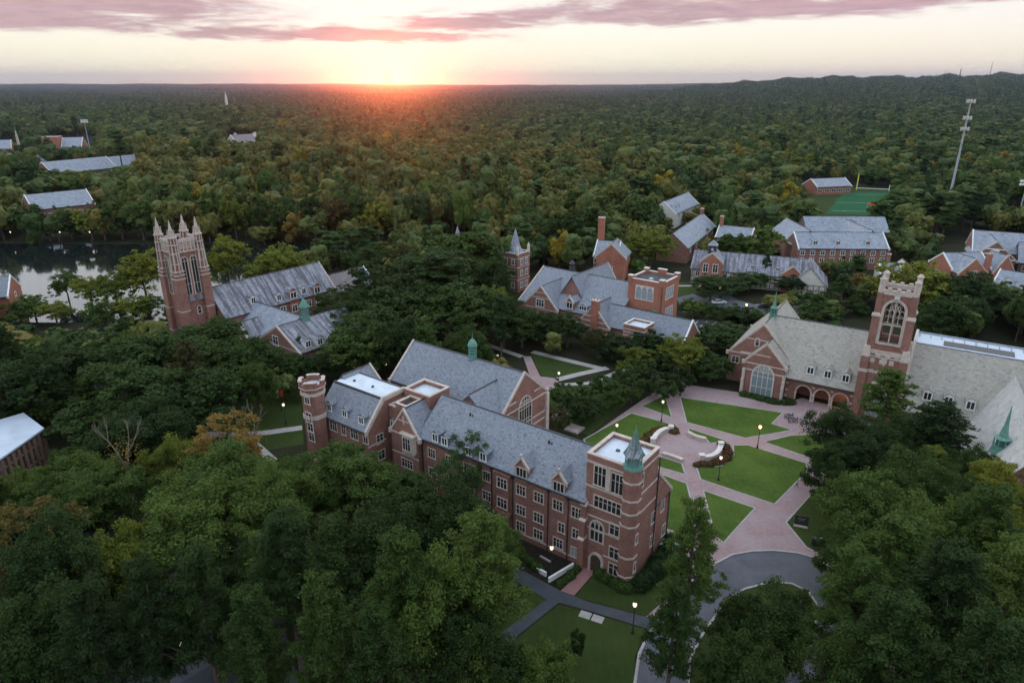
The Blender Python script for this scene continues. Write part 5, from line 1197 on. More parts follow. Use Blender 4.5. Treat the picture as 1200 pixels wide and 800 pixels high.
# cars
def make_car():
    r = empty('parked_car', (0, 0, 0), 0, 'car', 'car', 'cars parked around the campus')
    mb = MB(); pr = [(-2.2, .35), (-2.25, .75), (-2.1, .95), (-1.3, 1.02), (1.0, 1.0), (2.0, .85), (2.25, .7), (2.2, .35)]
    mb.extr([(a, -.88, b) for a, b in pr], (0, 1.76, 0)); mb.extr([(-1.75, -.72, 1.0), (-1.3, -.66, 1.42), (.15, -.66, 1.45), (.95, -.72, 1.0)], (0, 1.38, 0)); b = mb.build('body', 'car_white', r)
    md = b.modifiers.new('bevel', 'BEVEL'); md.width = .09; md.segments = 2
    mb = MB(); mb.extr([(-1.62, -.735, 1.03), (-1.25, -.69, 1.36), (.1, -.69, 1.38), (.78, -.735, 1.03)], (0, 1.44, 0)); mb.extr([(.2, -.6, 1.4), (.98, -.66, 1.03), (.98, .66, 1.03), (.2, .6, 1.4)], (.03, 0, .03)); mb.extr([(-1.35, -.6, 1.38), (-1.8, -.66, 1.02), (-1.8, .66, 1.02), (-1.35, .6, 1.38)], (-.03, 0, .03)); mb.build('car_window', 'glass', r)
    for a in (-1.4, 1.4):
        for s_ in (-.9, .72):
            mb = MB(); mb.tube((a, s_, .33), (a, s_+.18, .33), .33, .33, 14, 0); mb.tube((a, s_-.01, .33), (a, s_+.19, .33), .18, .18, 10, 1); mb.build('wheel', ['rubber', 'galvanised'], r)
    for s_ in (-.62, .62): mb = MB(); mb.box(2.17, 2.27, s_-.18, s_+.18, .62, .76); mb.build('headlight', 'white_paint', r)
    return r
car0 = make_car()
for i, (u, v, a, m_, lb) in enumerate(((842.5, 356, 10, 'car_white', 'white car beside the lamp post on the lane beyond the hedge'), (851, 369, 5, 'car_grey', 'grey car at the hedge in the back lane'), (802, 358, 60, 'car_grey', 'pale car at the corner of the orange brick tower'), (897, 361, -10, 'car_dark', 'dark car parked in the lane beyond the copper fleche'), (162, 632, -20, 'car_grey', 'grey car half hidden by leaves below the red brick walk'), (205, 642, -8, 'car_dark', 'dark car under trees right of the red brick walk'), (237, 700, 40, 'car_white', 'white car glimpsed under the dark trees bottom left'), (385, 720, 70, 'car_white', 'white car glimpsed between trunks left of the bottom centre'))):
    c = car0 if i == 0 else copy_tree(car0); c.location = (*P(u, v), .03); c.rotation_euler = (0, 0, R(a)); c['label'] = lb
    if m_ != 'car_white':
        b = [k for k in c.children if k.name.startswith('body')][0]; b.data = b.data.copy(); b.data.materials[0] = M[m_]
# a walker on the path
def person(u, v, lb, rz, top, bot):
    x, y = P(u, v); root = empty('person', (x, y, .03), rz, lb, 'person')
    J = {'pel': (0, 0, .95), 'wai': (0, 0, 1.12), 'che': (0, .0, 1.36), 'nec': (0, .0, 1.5), 'hea': (0, .01, 1.62), 'crn': (0, .01, 1.72), 'hl': (.1, 0, .9), 'kl': (.11, -.12, .5), 'al': (.1, -.22, .09), 'tl': (.1, -.36, .04), 'hr': (-.1, 0, .9), 'kr': (-.1, .06, .5), 'ar': (-.1, .26, .14), 'tr': (-.1, .16, .03),
         'sl': (.19, 0, 1.42), 'el': (.23, .12, 1.14), 'wl': (.24, .08, .9), 'fl': (.24, .02, .8), 'sr': (-.19, 0, 1.42), 'er': (-.23, -.1, 1.15), 'wr': (-.22, -.24, .98), 'fr': (-.21, -.32, .93)}
    Rd = {'pel': .15, 'wai': .13, 'che': .15, 'nec': .055, 'hea': .095, 'crn': .075, 'hl': .09, 'kl': .06, 'al': .042, 'tl': .035, 'hr': .09, 'kr': .06, 'ar': .042, 'tr': .035, 'sl': .065, 'el': .042, 'wl': .03, 'fl': .03, 'sr': .065, 'er': .042, 'wr': .03, 'fr': .03}
    E = [('pel', 'wai'), ('wai', 'che'), ('che', 'nec'), ('nec', 'hea'), ('hea', 'crn'), ('pel', 'hl'), ('hl', 'kl'), ('kl', 'al'), ('al', 'tl'), ('pel', 'hr'), ('hr', 'kr'), ('kr', 'ar'), ('ar', 'tr'), ('che', 'sl'), ('sl', 'el'), ('el', 'wl'), ('wl', 'fl'), ('che', 'sr'), ('sr', 'er'), ('er', 'wr'), ('wr', 'fr')]
    ks = list(J); me = bpy.data.meshes.new('body'); me.from_pydata([J[k] for k in ks], [(ks.index(a), ks.index(b)) for a, b in E], [])
    m, nt = new_mat('person_skin_and_clothes'); tc = N(nt, 'ShaderNodeTexCoord').outputs['Object']; sp = N(nt, 'ShaderNodeSeparateXYZ'); L(nt, tc, sp.inputs[0])
    mr = N(nt, 'ShaderNodeMath', operation='DIVIDE', ins={1: 1.8}); L(nt, sp.outputs[2], mr.inputs[0]); finish(nt, ramp(nt, mr.outputs[0], [(0, (.03, .03, .03)), (.06, bot), (.53, top), (.835, (.45, .28, .2))], 'CONSTANT'), .9, .1); me.materials.append(m)
    o = bpy.data.objects.new('body', me); COL.objects.link(o); o.parent = root; sk = o.modifiers.new('skin', 'SKIN')
    for i, k in enumerate(ks): me.skin_vertices[0].data[i].radius = (Rd[k], Rd[k])
    me.skin_vertices[0].data[0].use_root = True; sb = o.modifiers.new('sub', 'SUBSURF'); sb.levels = sb.render_levels = 1
    mb = MB(); mb.frus(0, .02, .1, .11, 1.63, 1.7, 8); mb.frus(0, .02, .11, .05, 1.7, 1.79, 8); mb.build('hair', 'timber', root)
person(933.3, 571, 'person in a white top and dark trousers walking beside the lawn edge', R(40), (.5, .5, .52), (.03, .035, .05))
# posts, masts, steeples
def zat(u, v, y): d = ray(u, v); return CH+d.z/d.y*y
x, y = P(1116, 217, 13); zt = zat(1131, 116, y); root = empty('cell_tower', (x, y, 0), 0, 'tall grey cell tower with three tiers of antennas rising from the woods', 'tower')
mb = MB(); mb.frus(0, 0, .75, .32, 0, zt, 12); mb.build('mast', 'galvanised', root)
for k, z in enumerate((zt-1.2, zt-9.5, zt-15)):
    mb = MB(); mb.frus(0, 0, 1.5, 1.5, z-.1, z+.1, 12)
    for i in range(9):
        t = i*math.tau/9; c, s_ = math.cos(t), math.sin(t); mb.tube((0, 0, z), (2.1*c, 2.1*s_, z), .06, .06, 4); mb.box(1.9*c-.16, 1.9*c+.16, 1.9*s_-.16, 1.9*s_+.16, z-.95, z+.95)
    mb.build('antenna_tier', 'stone_pale', root)
def spike(name, u, vb, vt, zb, label, cat, mat, r=1.5, kind='steeple'):
    x, y = P(u, vb, zb); zt = zat(u, vt, y); root = empty(name, (x, y, float(gz(x, y))), 0, label, cat); g0 = float(gz(x, y))
    mb = MB()
    if kind == 'steeple': mb.box(-r, r, -r, r, 0, zt-g0-r*7); mb.frus(0, 0, r*1.1, r*.9, zt-g0-r*7, zt-g0-r*5, 8); mb.frus(0, 0, r*.9, .1, zt-g0-r*5, zt-g0, 8); mb.build('spire', mat, root)
    elif kind == 'light':
        mb.frus(0, 0, .35, .2, 0, zt-g0, 8); mb.build('pole', mat, root); mb = MB()
        for k in range(2): mb.box(-3.2, 3.2, -.4, .4, zt-g0-1.5*k-.5, zt-g0-1.5*k+.4)
        mb.build('floodlight_bank', 'white_paint', root)
    else:
        mb.frus(0, 0, r, r*.5, 0, zt-g0, 4); mb.build('mast', mat, root)
spike('church_steeple', 266, 124, 107, 20, 'distant pale church steeple left of the setting sun', 'steeple', 'plaster', 2.2)
spike('church_steeple', 1020.5, 103, 94, 52, 'distant white steeple below the skyline on the right', 'steeple', 'plaster', .5)
spike('chapel_spire', 22, 170, 152, 14, 'small white spire among trees at far left', 'steeple', 'stone', .7)
spike('floodlight_mast', 104, 168, 141, 15, 'floodlight mast with white lamps above the distant left woods', 'light mast', 'galvanised', kind='light')
spike('floodlight_mast', 1197, 240, 212, 12, 'floodlight mast at the right edge beside the sports field', 'light mast', 'galvanised', kind='light')
spike('radio_mast', 1107, 90, 81, 100, 'thin radio mast on the right skyline, leftmost of three', 'mast', 'dark_metal', 1.6, 'mast'); spike('radio_mast', 1124.5, 90, 81, 100, 'stubby radio mast on the right skyline, middle of three', 'mast', 'dark_metal', 4, 'mast'); spike('radio_mast', 1159.5, 90, 73, 100, 'tallest thin radio mast on the right skyline', 'mast', 'dark_metal', 2, 'mast')
x, y = P(1003.5, 222.5); root = empty('goal_post', (x, y, 0), R(-20), 'yellow goal post with white crossbar on the green sports field', 'goal post')
zt = zat(1006, 204, y); mb = MB(); mb.tube((0, 0, 0), (0, 0, zt), .35, .3, 6); mb.build('upright', 'yellow_paint', root); mb = MB(); mb.tube((0, 0, 1.2), (19, 0, 1.2), .22, .22, 6); mb.tube((19, 0, 0), (19, 0, 4), .25, .25, 6); mb.build('crossbar', 'white_paint', root)
x, y = P(1022, 245); root = empty('sideline_tent', (x, y, 0), 0, 'red topped tent at the near side of the sports field', 'tent'); mb = MB(); mb.frus(0, 0, 3.2, .3, 2.6, 4.4, 4); mb.build('canopy', 'red_cloth', root)
for a in (-2, 2):
    for b in (-2, 2): mb = MB(); mb.tube((a, b, 0), (a, b, 2.7), .06, .06, 4); mb.build('pole', 'white_paint', root)
# ================================================================== trees
def sphere_pts(n, rg): d = rg.normal(size=(n, 3)); return d/np.linalg.norm(d, axis=1)[:, None]
def clumps_of(kind, rg, nc, Hh, Rr):
    C_ = []
    if kind == 'broad':
        # several rounded masses, each of many clumps
        main = [(0, 0, .62*Hh, .66*Rr, .36*Hh), (0, 0, .45*Hh, .8*Rr, .22*Hh)]
        for k in range(6): a = k*math.tau/6+rg.uniform(-.4, .4); main.append((.5*Rr*math.cos(a), .5*Rr*math.sin(a), rg.uniform(.36, .66)*Hh, rg.uniform(.4, .56)*Rr, rg.uniform(.18, .27)*Hh))
        for k in range(nc):
            m_ = main[rg.integers(len(main))]; d = sphere_pts(1, rg)[0]; d[2] = abs(d[2])*1.1-.3 if rg.random() < .6 else d[2]
            f = rg.uniform(.7, 1.12); r = rg.uniform(.06, .17)*Rr*1.15
            C_.append((m_[0]+d[0]*m_[3]*f, m_[1]+d[1]*m_[3]*f, m_[2]+d[2]*m_[4]*f, r, r, r*.8))
    elif kind == 'pine':
        nl = 9
        for l_ in range(nl):
            t = (l_+.5)/nl; z = Hh*(.40+.58*t); rad = Rr*(1.0-.72*t**1.6)*rg.uniform(.8, 1.1)
            nb = 6 if l_ < 7 else 4; a0 = rg.uniform(0, 6)
            for b in range(nb):
                a = a0+b*math.tau/nb+rg.uniform(-.35, .35); ln = rad*rg.uniform(.55, 1.0)
                for s_ in range(max(2, nc//(nl*5))):
                    f = rg.uniform(.3, 1.08); r = rg.uniform(.07, .16)*Rr
                    C_.append((math.cos(a+rg.uniform(-.25, .25))*ln*f, math.sin(a+rg.uniform(-.25, .25))*ln*f, z+rg.uniform(-.02, .03)*Hh+f*.02*Hh, r, r, r*.55))
        C_.append((0, 0, Hh*.97, .14*Rr, .14*Rr, .12*Rr))
    elif kind == 'conifer':
        for k in range(nc):
            t = rg.random()**1.3; a = rg.uniform(0, 6.283); rad = Rr*(1-t)*rg.uniform(.7, 1.0)+.1; r = .16*Rr*(1.2-t*.6)
            C_.append((rad*math.cos(a), rad*math.sin(a), Hh*(.1+.86*t), r, r, r*.8))
    elif kind == 'airy':
        for k in range(nc):
            d = sphere_pts(1, rg)[0]; f = rg.uniform(.3, 1)**.6; r = rg.uniform(.07, .16)*Rr; C_.append((d[0]*Rr*f, d[1]*Rr*f, Hh*.66+d[2]*.34*Hh*f, r, r, r*.7))
    elif kind == 'small':
        for k in range(nc):
            d = sphere_pts(1, rg)[0]; f = rg.uniform(.6, 1.0); r = rg.uniform(.14, .22)*Rr; C_.append((d[0]*Rr*.85*f, d[1]*Rr*.85*f, Hh*.58+d[2]*.38*Hh*f, r, r, r*.85))
    return C_
def crown_mesh(name, kind, Hh, Rr, nc, nleaf, leaf, mat, seed):
    rg = np.random.default_rng(seed); C_ = clumps_of(kind, rg, nc, Hh, Rr); C_ = np.array(C_); k = max(2, nleaf//len(C_)); n = len(C_)*k
    d = sphere_pts(n, rg); up = rg.random(n) < .6; d[up, 2] = np.abs(d[up, 2]); c = np.repeat(C_, k, 0)
    p = c[:, :3]+d*c[:, 3:]*(.5+.8*rg.random((n, 1))**1.6)
    out = p-np.array([0, 0, Hh*.55]); out /= np.linalg.norm(out, axis=1)[:, None]+1e-6
    nr = d*1.0+out*.5+np.array([0, 0, .35 if kind != 'pine' else .6])
    return quad_mesh(name, quads(p, nr/np.linalg.norm(nr, axis=1)[:, None], leaf, rg, .8, .42 if kind == 'pine' else 1.), [mat]), C_
def trunk_mesh(name, kind, Hh, Rr, C_, seed, mat='bark', nl=16):
    rg = random.Random(seed); mb = MB(); r0 = Hh*(.020 if kind == 'pine' else .024)
    top = Hh*(.95 if kind in ('pine', 'conifer') else .62); pts = [Vector((0, 0, -.2))]; n = 6
    for i in range(1, n+1): pts.append(Vector((rg.uniform(-.12, .12)*i*.35, rg.uniform(-.12, .12)*i*.35, top*i/n)))
    rad = lambda t: r0*(1-.75*t)
    mb.tube(pts[0], pts[0]+Vector((0, 0, .7)), r0*1.5, r0*1.02, 8)
    for i in range(n): mb.tube(pts[i], pts[i+1], rad(i/n), rad((i+1)/n), 8)
    idx = list(range(len(C_))); rg.shuffle(idx)
    for j in idx[:nl]:
        c = Vector(C_[j][:3]); zz = max(Hh*.25, min(top*.95, c.z-Hh*(.02 if kind == 'pine' else rg.uniform(.1, .25)))); t = zz/top; k = min(n-1, int(t*n)); s = pts[k].lerp(pts[k+1], t*n-k)
        m_ = s.lerp(c, .5)+Vector((0, 0, rg.uniform(-.02, .05)*Hh)); r = rad(t)*.5; mb.tube(s, m_, r, r*.6, 5); mb.tube(m_, c, r*.6, r*.2, 4)
    return mb.mesh(name, [mat])
PROTO = {}
DIM = {'broad': (16, 6.5), 'pine': (22, 5.2), 'conifer': (14, 3.6), 'airy': (15, 5), 'small': (7, 3.2)}
def proto(kind, lod, var):
    key = (kind, lod, var)
    if key in PROTO: return PROTO[key]
    Hh, Rr = DIM[kind]; base = {'broad': (210, 42000, .235), 'pine': (400, 30000, .34), 'conifer': (150, 16000, .24), 'airy': (110, 11000, .24), 'small': (46, 9000, .2)}[kind]
    nc, nl, lf = base; f = (1, 4.5, 22)[lod]
    sd = hash((kind, var)) % 9999 if False else {'broad': 10, 'pine': 30, 'conifer': 50, 'airy': 60, 'small': 70}[kind]+var
    me, C_ = crown_mesh('crown', kind, Hh, Rr, int(nc/(1, 1.3, 2.4)[lod]), int(nl/f), lf*(1, 1.9, 4.1)[lod], 'leaf_mid', sd)
    tr = trunk_mesh('trunk', kind, Hh, Rr, C_, sd, 'bark_pale' if kind == 'airy' else 'bark', (26, 12, 5)[lod])
    PROTO[key] = (me, tr); return PROTO[key]
NT = 0
def put_tree(kind, x, y, h, r, col, label, cat='tree', group=None, rz=None, lod=None, name=None):
    global NT
    NT += 1; d = math.hypot(x, y); lod = (0 if d < 125 else 1 if d < 260 else 2) if lod is None else lod
    var = NT % (4 if kind == 'broad' else 3 if kind == 'pine' else 2)
    me, tr = proto(kind, lod, var); H0, R0 = DIM[kind]
    nm = name or {'pine': 'pine_tree', 'broad': 'broadleaf_tree', 'conifer': 'conifer_tree', 'airy': 'sparse_tree', 'small': 'small_tree'}[kind]
    root = empty(nm, (x, y, float(gz(x, y))), random.uniform(0, 6.28) if rz is None else rz, label, cat, group)
    root.scale = (r/R0, r/R0, h/H0)
    for n_, m_ in (('trunk', tr), ('crown', me)):
        o = bpy.data.objects.new(n_, m_); COL.objects.link(o); o.parent = root
        if n_ == 'crown': o.material_slots[0].link = 'OBJECT'; o.material_slots[0].material = M[col]
    return root
D, Mi, Li, Ol, Ye, Or, Br = 'leaf_dark', 'leaf_mid', 'leaf_light', 'leaf_olive', 'leaf_yellow', 'leaf_orange', 'leaf_brown'
# (u, v of the top, crown width in photo px, height m, kind, colour, label)
HERO = [
 (100, 520, 95, 15, 'broad', Mi, 'green broadleaf tree overlapping the corner of the metal roof'),
 (22, 600, 130, 16, 'airy', Or, 'thin orange brown tree at the left edge, lower one'),
 (105, 545, 110, 15, 'broad', Mi, 'leafy green tree just left of the bare forked tree'),
 (60, 600, 150, 20, 'broad', D, 'large dark tree below the metal roofed building'),
 (128, 600, 110, 18, 'broad', Ol, 'yellowish green tree left of the red brick walk'),
 (38, 566, 80, 12, 'broad', Mi, 'green tree before the wall of the metal roofed building'),
 (25, 548, 70, 12, 'broad', Mi, 'green tree against the wall of the metal roofed building'), (62, 532, 60, 11, 'broad', D, 'dark tree at the right wall of the metal roofed building'),
 (20, 680, 150, 21, 'broad', D, 'broad dark tree in the bottom left corner'),
 (95, 690, 115, 22, 'pine', D, 'dark pine near the bottom left corner'),
 (165, 668, 105, 22, 'pine', D, 'dark pine below the parked cars on the left'),
 (268, 520, 150, 17, 'broad', Mi, 'bright green tree beneath the orange topped tree'),
 (262, 492, 90, 16, 'airy', Or, 'orange leaved top of the turning tree left of the turret'),
 (225, 560, 150, 19, 'broad', Mi, 'wide green tree left of the centre foreground'),
 (225, 650, 110, 22, 'pine', D, 'dark pine in the lower left foreground'),
 (312, 545, 120, 18, 'broad', Mi, 'green tree just below the battlemented turret'),
 (350, 527, 110, 16, 'broad', Mi, 'green tree against the left block of the long hall'),
 (405, 517, 125, 16, 'broad', Mi, 'green tree covering the foot of the left block'),
 (330, 610, 125, 23, 'pine', D, 'tall dark pine left of the bottom centre'),
 (290, 700, 105, 22, 'pine', D, 'dark pine low in the foreground left'),
 (400, 590, 150, 21, 'broad', D, 'dark tree mass left of the middle foreground'),
 (375, 690, 110, 24, 'pine', D, 'tall bare trunked pine at the bottom edge, left of centre'),
 (468, 575, 130, 18, 'broad', D, 'dark round tree below the gabled bay'),
 (515, 549, 130, 19, 'broad', D, 'dark green tree against the middle of the long hall'),
 (548, 512, 62, 15, 'airy', Li, 'sparse pale green tree standing before the slate roof'),
 (470, 635, 125, 24, 'pine', Mi, 'pine with light green top in the middle foreground'),
 (560, 612, 130, 23, 'pine', Mi, 'bright topped pine just left of the sunken garden'),
 (520, 650, 150, 23, 'broad', Mi, 'big green tree at the bottom centre'),
 (440, 720, 110, 22, 'pine', D, 'dark pine at the bottom edge below centre'),
 (560, 720, 120, 18, 'broad', D, 'dark tree on the lawn edge at bottom centre'),
 (632, 748, 90, 14, 'broad', Mi, 'lower green tree on the front lawn'),
 (584, 610, 60, 10, 'broad', Mi, 'small green tree by the hall wall'),
 (676, 738, 26, 5, 'small', D, 'small dark conifer alone on the front lawn'),
 (818, 598, 92, 23, 'pine', Mi, 'slender pine rising in front of the brick paving right of the tower'),
 (795, 690, 80, 19, 'pine', D, 'darker pine beside the drive'),
 (905, 684, 120, 15, 'broad', D, 'dark round tree inside the turning circle'),
 (880, 735, 110, 16, 'broad', D, 'dark tree at the bottom edge inside the turning circle'),
 (1046, 437, 80, 15, 'pine', Mi, 'green pine directly before the bell tower'),
 (1105, 476, 100, 14, 'pine', D, 'flat topped dark pine before the right hall roof'),
 (990, 478, 90, 15, 'broad', D, 'dark tree at the corner of the arcade patio'),
 (1030, 490, 100, 16, 'broad', D, 'dark leafy tree right of the arcade patio'),
 (985, 520, 70, 13, 'broad', D, 'dark tree overhanging the lawn corner by the walker'),
 (1075, 528, 110, 17, 'broad', D, 'broad dark tree below the right hall'),
 (1150, 525, 70, 12, 'broad', D, 'dark tree left of the copper spire'),
 (1185, 532, 80, 14, 'broad', Ol, 'yellow green tree below the copper spire'),
 (1040, 555, 130, 18, 'broad', Mi, 'green tree above the glowing lamp on the right'),
 (1105, 575, 120, 19, 'broad', Mi, 'green tree in the middle of the right hand woods'),
 (1010, 622, 90, 13, 'broad', Mi, 'low green tree beside the litter bins'),
 (1165, 580, 120, 20, 'pine', Mi, 'pine with fresh green top at the right edge'),
 (1060, 615, 140, 22, 'pine', Mi, 'large pine right of the turning circle'),
 (1195, 640, 130, 23, 'pine', Mi, 'light green pine cut by the right edge'),
 (1010, 655, 120, 21, 'pine', Mi, 'green pine overhanging the drive'),
 (1120, 650, 150, 24, 'pine', D, 'dark tall pine in the bottom right woods'),
 (1060, 710, 150, 23, 'pine', D, 'dark pine at the bottom edge right of the drive'),
 (1170, 730, 150, 24, 'pine', D, 'dark pine in the bottom right corner'),
 (985, 745, 110, 19, 'broad', D, 'dark tree at the bottom edge beside the drive'),
 (235, 372, 120, 17, 'broad', D, 'dark tree at the foot of the pinnacled tower'),
 (185, 388, 130, 18, 'broad', D, 'broad dark tree left of the pinnacled tower foot'),
 (275, 395, 80, 15, 'broad', D, 'dark tree before the front wing of the library'),
 (130, 425, 140, 18, 'broad', D, 'wide dark green tree in the left middle woods'),
 (215, 425, 130, 18, 'broad', D, 'dark green tree over the left lawn'),
 (60, 395, 120, 18, 'broad', D, 'dark tree in the left woods under the lake'),
 (15, 410, 120, 19, 'broad', D, 'dark tree at the left edge above the metal roof'),
 (50, 440, 110, 12, 'broad', D, 'dark tree just above the metal roofed building'),
 (160, 460, 130, 17, 'broad', D, 'dark tree above the bare forked tree'),
 (350, 395, 36, 9, 'conifer', D, 'small dark conifer by the cupola wing'),
 (348, 448, 22, 5, 'small', Mi, 'small round tree left of the battlemented turret'),
 (265, 355, 34, 12, 'broad', D, 'dark tree tucked against the tower base'),
 (500, 283, 120, 22, 'broad', D, 'tall dark tree mass left of the centre'), (552, 270, 110, 22, 'broad', Mi, 'tall green tree crown left of the spired tower'), (455, 305, 100, 20, 'broad', D, 'tall dark tree right of the brown library roof'), (578, 300, 50, 18, 'broad', D, 'dark tree just left of the spired tower'), (690, 236, 44, 20, 'broad', D, 'dark tree before the brick house chimney'), (748, 228, 56, 19, 'broad', Mi, 'green tree right of the brick house chimney'), (655, 246, 50, 19, 'broad', D, 'dark tree between spired tower and brick house'),
 (515, 300, 120, 20, 'pine', D, 'tall dark pine left of the centre'), (480, 322, 110, 18, 'broad', D, 'dark tree behind the great hall, left'), (560, 276, 90, 19, 'pine', Mi, 'green pine behind the great hall with lighter top'),
 (402, 338, 80, 16, 'broad', D, 'dark tree hiding the right end of the cupola wing'), (300, 402, 70, 11, 'broad', D, 'low dark tree left of the banded library gable'), (345, 414, 60, 8, 'broad', D, 'low dark tree below the cupola wing eave'), (378, 410, 50, 9, 'broad', D, 'dark tree at the right foot of the cupola wing'),
 (815, 350, 34, 6, 'small', Mi, 'small grey green tree at the corner of the orange tower'), (843, 357, 40, 6, 'small', D, 'rounded dark bush tree before the lane, left one'), (872, 357, 44, 6, 'small', D, 'rounded dark bush tree before the lane, middle one'), (897, 361, 30, 5, 'small', D, 'rounded dark bush tree before the lane, next to the fleche'), (835, 322, 50, 9, 'broad', D, 'dark tree beside the lamp in front of the brick entrance tower'), (700, 385, 40, 8, 'broad', Br, 'small brownish tree at the banded chimney foot'),
 (435, 355, 110, 17, 'broad', D, 'dark tree right of the cupola wing'), (545, 335, 110, 17, 'broad', D, 'dark tree behind the great hall ridge'), (415, 385, 90, 14, 'broad', D, 'dark tree between turret and library'), (590, 345, 70, 15, 'broad', D, 'dark tree below the spired tower'),
 (640, 362, 52, 10, 'broad', D, 'round dark tree before the first front gable of the academic building'), (666, 366, 52, 10, 'broad', D, 'round dark tree before the brick chimney of the academic building'), (612, 358, 60, 12, 'broad', D, 'dark tree left of the academic building'),
 (720, 392, 50, 7, 'broad', D, 'dark tree at the foot of the banded turret'), (548, 382, 60, 8, 'broad', Br, 'brownish round tree above the great hall ridge'),
 (760, 385, 60, 8, 'broad', D, 'dark tree right of the banded turret'), (803, 393, 56, 11, 'broad', Ol, 'tree with yellowish crown left of the arcaded hall'), (850, 378, 80, 8, 'broad', D, 'dark tree behind the arcaded hall gable'), (835, 410, 60, 8, 'broad', D, 'dark tree touching the arcaded hall gable'),
 (650, 478, 40, 7, 'airy', Br, 'small leafy tree before the great hall arched window'), (630, 475, 34, 7, 'airy', Mi, 'small tree at the great hall gable foot'),
 (260, 274, 56, 19, 'broad', Ol, 'yellow green tree right of the pinnacled tower'), (323, 279, 78, 21, 'broad', Ol, 'yellow green tree with orange tips behind the library roof'), (160, 290, 60, 19, 'broad', Ol, 'golden green tree left of the pinnacled tower'), (130, 318, 50, 13, 'broad', Ol, 'olive tree at the lake shore with water glinting behind'), (72, 315, 34, 11, 'broad', Mi, 'rounded green tree on the near lake shore'), (100, 320, 44, 11, 'broad', Ol, 'thin olive tree on the near lake shore'), (35, 345, 40, 8, 'broad', Mi, 'thin tree before the bright water at left'), (170, 345, 40, 9, 'broad', Mi, 'thin tree between water and tower'),
 (18, 352, 40, 8, 'broad', Mi, 'low green tree at the left end of the bright water'), (60, 350, 42, 8, 'broad', Ol, 'low olive tree on the near shore left of the thin pair'), (118, 352, 46, 9, 'broad', Mi, 'green tree at the near shore, middle of the bright water'), (150, 345, 44, 10, 'broad', Ol, 'olive tree on the near shore closest to the tower'), (205, 350, 40, 12, 'broad', D, 'dark tree touching the left face of the pinnacled tower'),
 (405, 260, 90, 17, 'broad', D, 'dark tree behind the library ridge with olive top'), (440, 285, 60, 14, 'broad', D, 'dark tree beyond the brown roof'),
 (625, 208, 44, 17, 'broad', Ye, 'golden tree near the centre of the woods'), (612, 232, 50, 14, 'broad', Or, 'orange brown tree behind the spired tower'), (675, 225, 60, 20, 'pine', Mi, 'tall pine behind the academic building, left'), (750, 210, 60, 19, 'pine', D, 'tall dark pine above the brick house'), (765, 268, 60, 15, 'broad', Ol, 'green and gold tree behind the orange tower'), (695, 245, 50, 18, 'pine', D, 'pine half hiding the brick house chimney'),
 (1065, 220, 80, 20, 'broad', Mi, 'large green tree in front of the residence'), (1105, 228, 70, 19, 'pine', D, 'dark pine right of the large green tree'), (1035, 240, 50, 15, 'pine', D, 'dark pine at the end of the residence roof'),
 (900, 297, 26, 12, 'conifer', D, 'dark pointed conifer before the timbered house'), (975, 255, 20, 11, 'conifer', D, 'dark pointed conifer in the residence court'), (880, 318, 50, 7, 'broad', D, 'low dark tree before the timbered house'), (855, 325, 50, 6, 'broad', D, 'round dark tree at the brick entrance tower of the timbered house'), (930, 322, 40, 7, 'broad', D, 'dark tree right of the conifer'),
 (990, 322, 60, 12, 'conifer', D, 'spreading dark conifer left of the bell tower'), (1015, 322, 50, 9, 'broad', Or, 'orange tinged tree beside the bell tower'), (1075, 305, 90, 17, 'broad', Ol, 'yellow green tree behind the bell tower'), (1150, 318, 80, 16, 'broad', D, 'dark green tree below the orange dormitory'), (1195, 338, 60, 11, 'broad', D, 'dark tree at the right edge behind the hall'), (1110, 345, 80, 16, 'broad', D, 'dark tree above the right hall skylight'), (960, 345, 60, 9, 'conifer', D, 'dark conifer behind the small back gable'),
 (895, 262, 56, 17, 'broad', Mi, 'round green tree left of the residence'), (865, 268, 44, 14, 'broad', Mi, 'green tree right of the chimney house'), (930, 235, 60, 14, 'broad', Mi, 'green tree between field and residence'), (1055, 178, 36, 18, 'broad', Ye, 'bright golden tree beyond the sports field'), (925, 178, 22, 18, 'airy', Ol, 'pale yellow tree beyond the field house, left of two'), (948, 180, 22, 18, 'airy', Ol, 'pale yellow tree beyond the field house, right of two'), (1135, 185, 34, 16, 'broad', Ye, 'golden tree right of the cell tower'), (1178, 190, 20, 14, 'broad', Ye, 'small golden tree near the right edge'),
]
PLACED = []
for t_ in HERO:
    u, v, w, h, k, c, lb = t_; x, y = P(u, v, h*.96); pp = CF/(y*CC-(h*.7-CH)*CS); r = w/2/pp
    put_tree(k, x, y, h, r, c, lb); PLACED.append((x, y, r))
# hedge-like row of small dark trees along the path
for i, (u, v) in enumerate([(660, 447), (675, 452), (690, 441), (700, 458), (712, 436), (722, 448), (735, 428), (742, 440), (757, 420), (764, 432), (778, 412), (790, 425), (805, 405), (685, 466), (668, 465), (815, 415), (800, 432), (780, 440)]):
    h = 6.5; x, y = P(u, v, h); put_tree('small', x, y, h, 3.3, D, 'dark round tree in the double row along the path beside the plaza', group='double row of trees beside the plaza', lod=1); PLACED.append((x, y, 3))
for i in range(24):
    x = -300+i*10.5+random.uniform(-2, 2); y = (298 if i % 2 else 303)+random.uniform(-2, 2); h = random.uniform(13, 16) if x < -185 else random.uniform(18, 24)
    put_tree('broad', x, y, h, random.uniform(6, 8), (D, Mi, D, Br, D, Ol)[i % 6], 'tree lining the far shore of the lake and mirrored in its water', group='trees lining the far lake shore'); PLACED.append((x, y, 6))
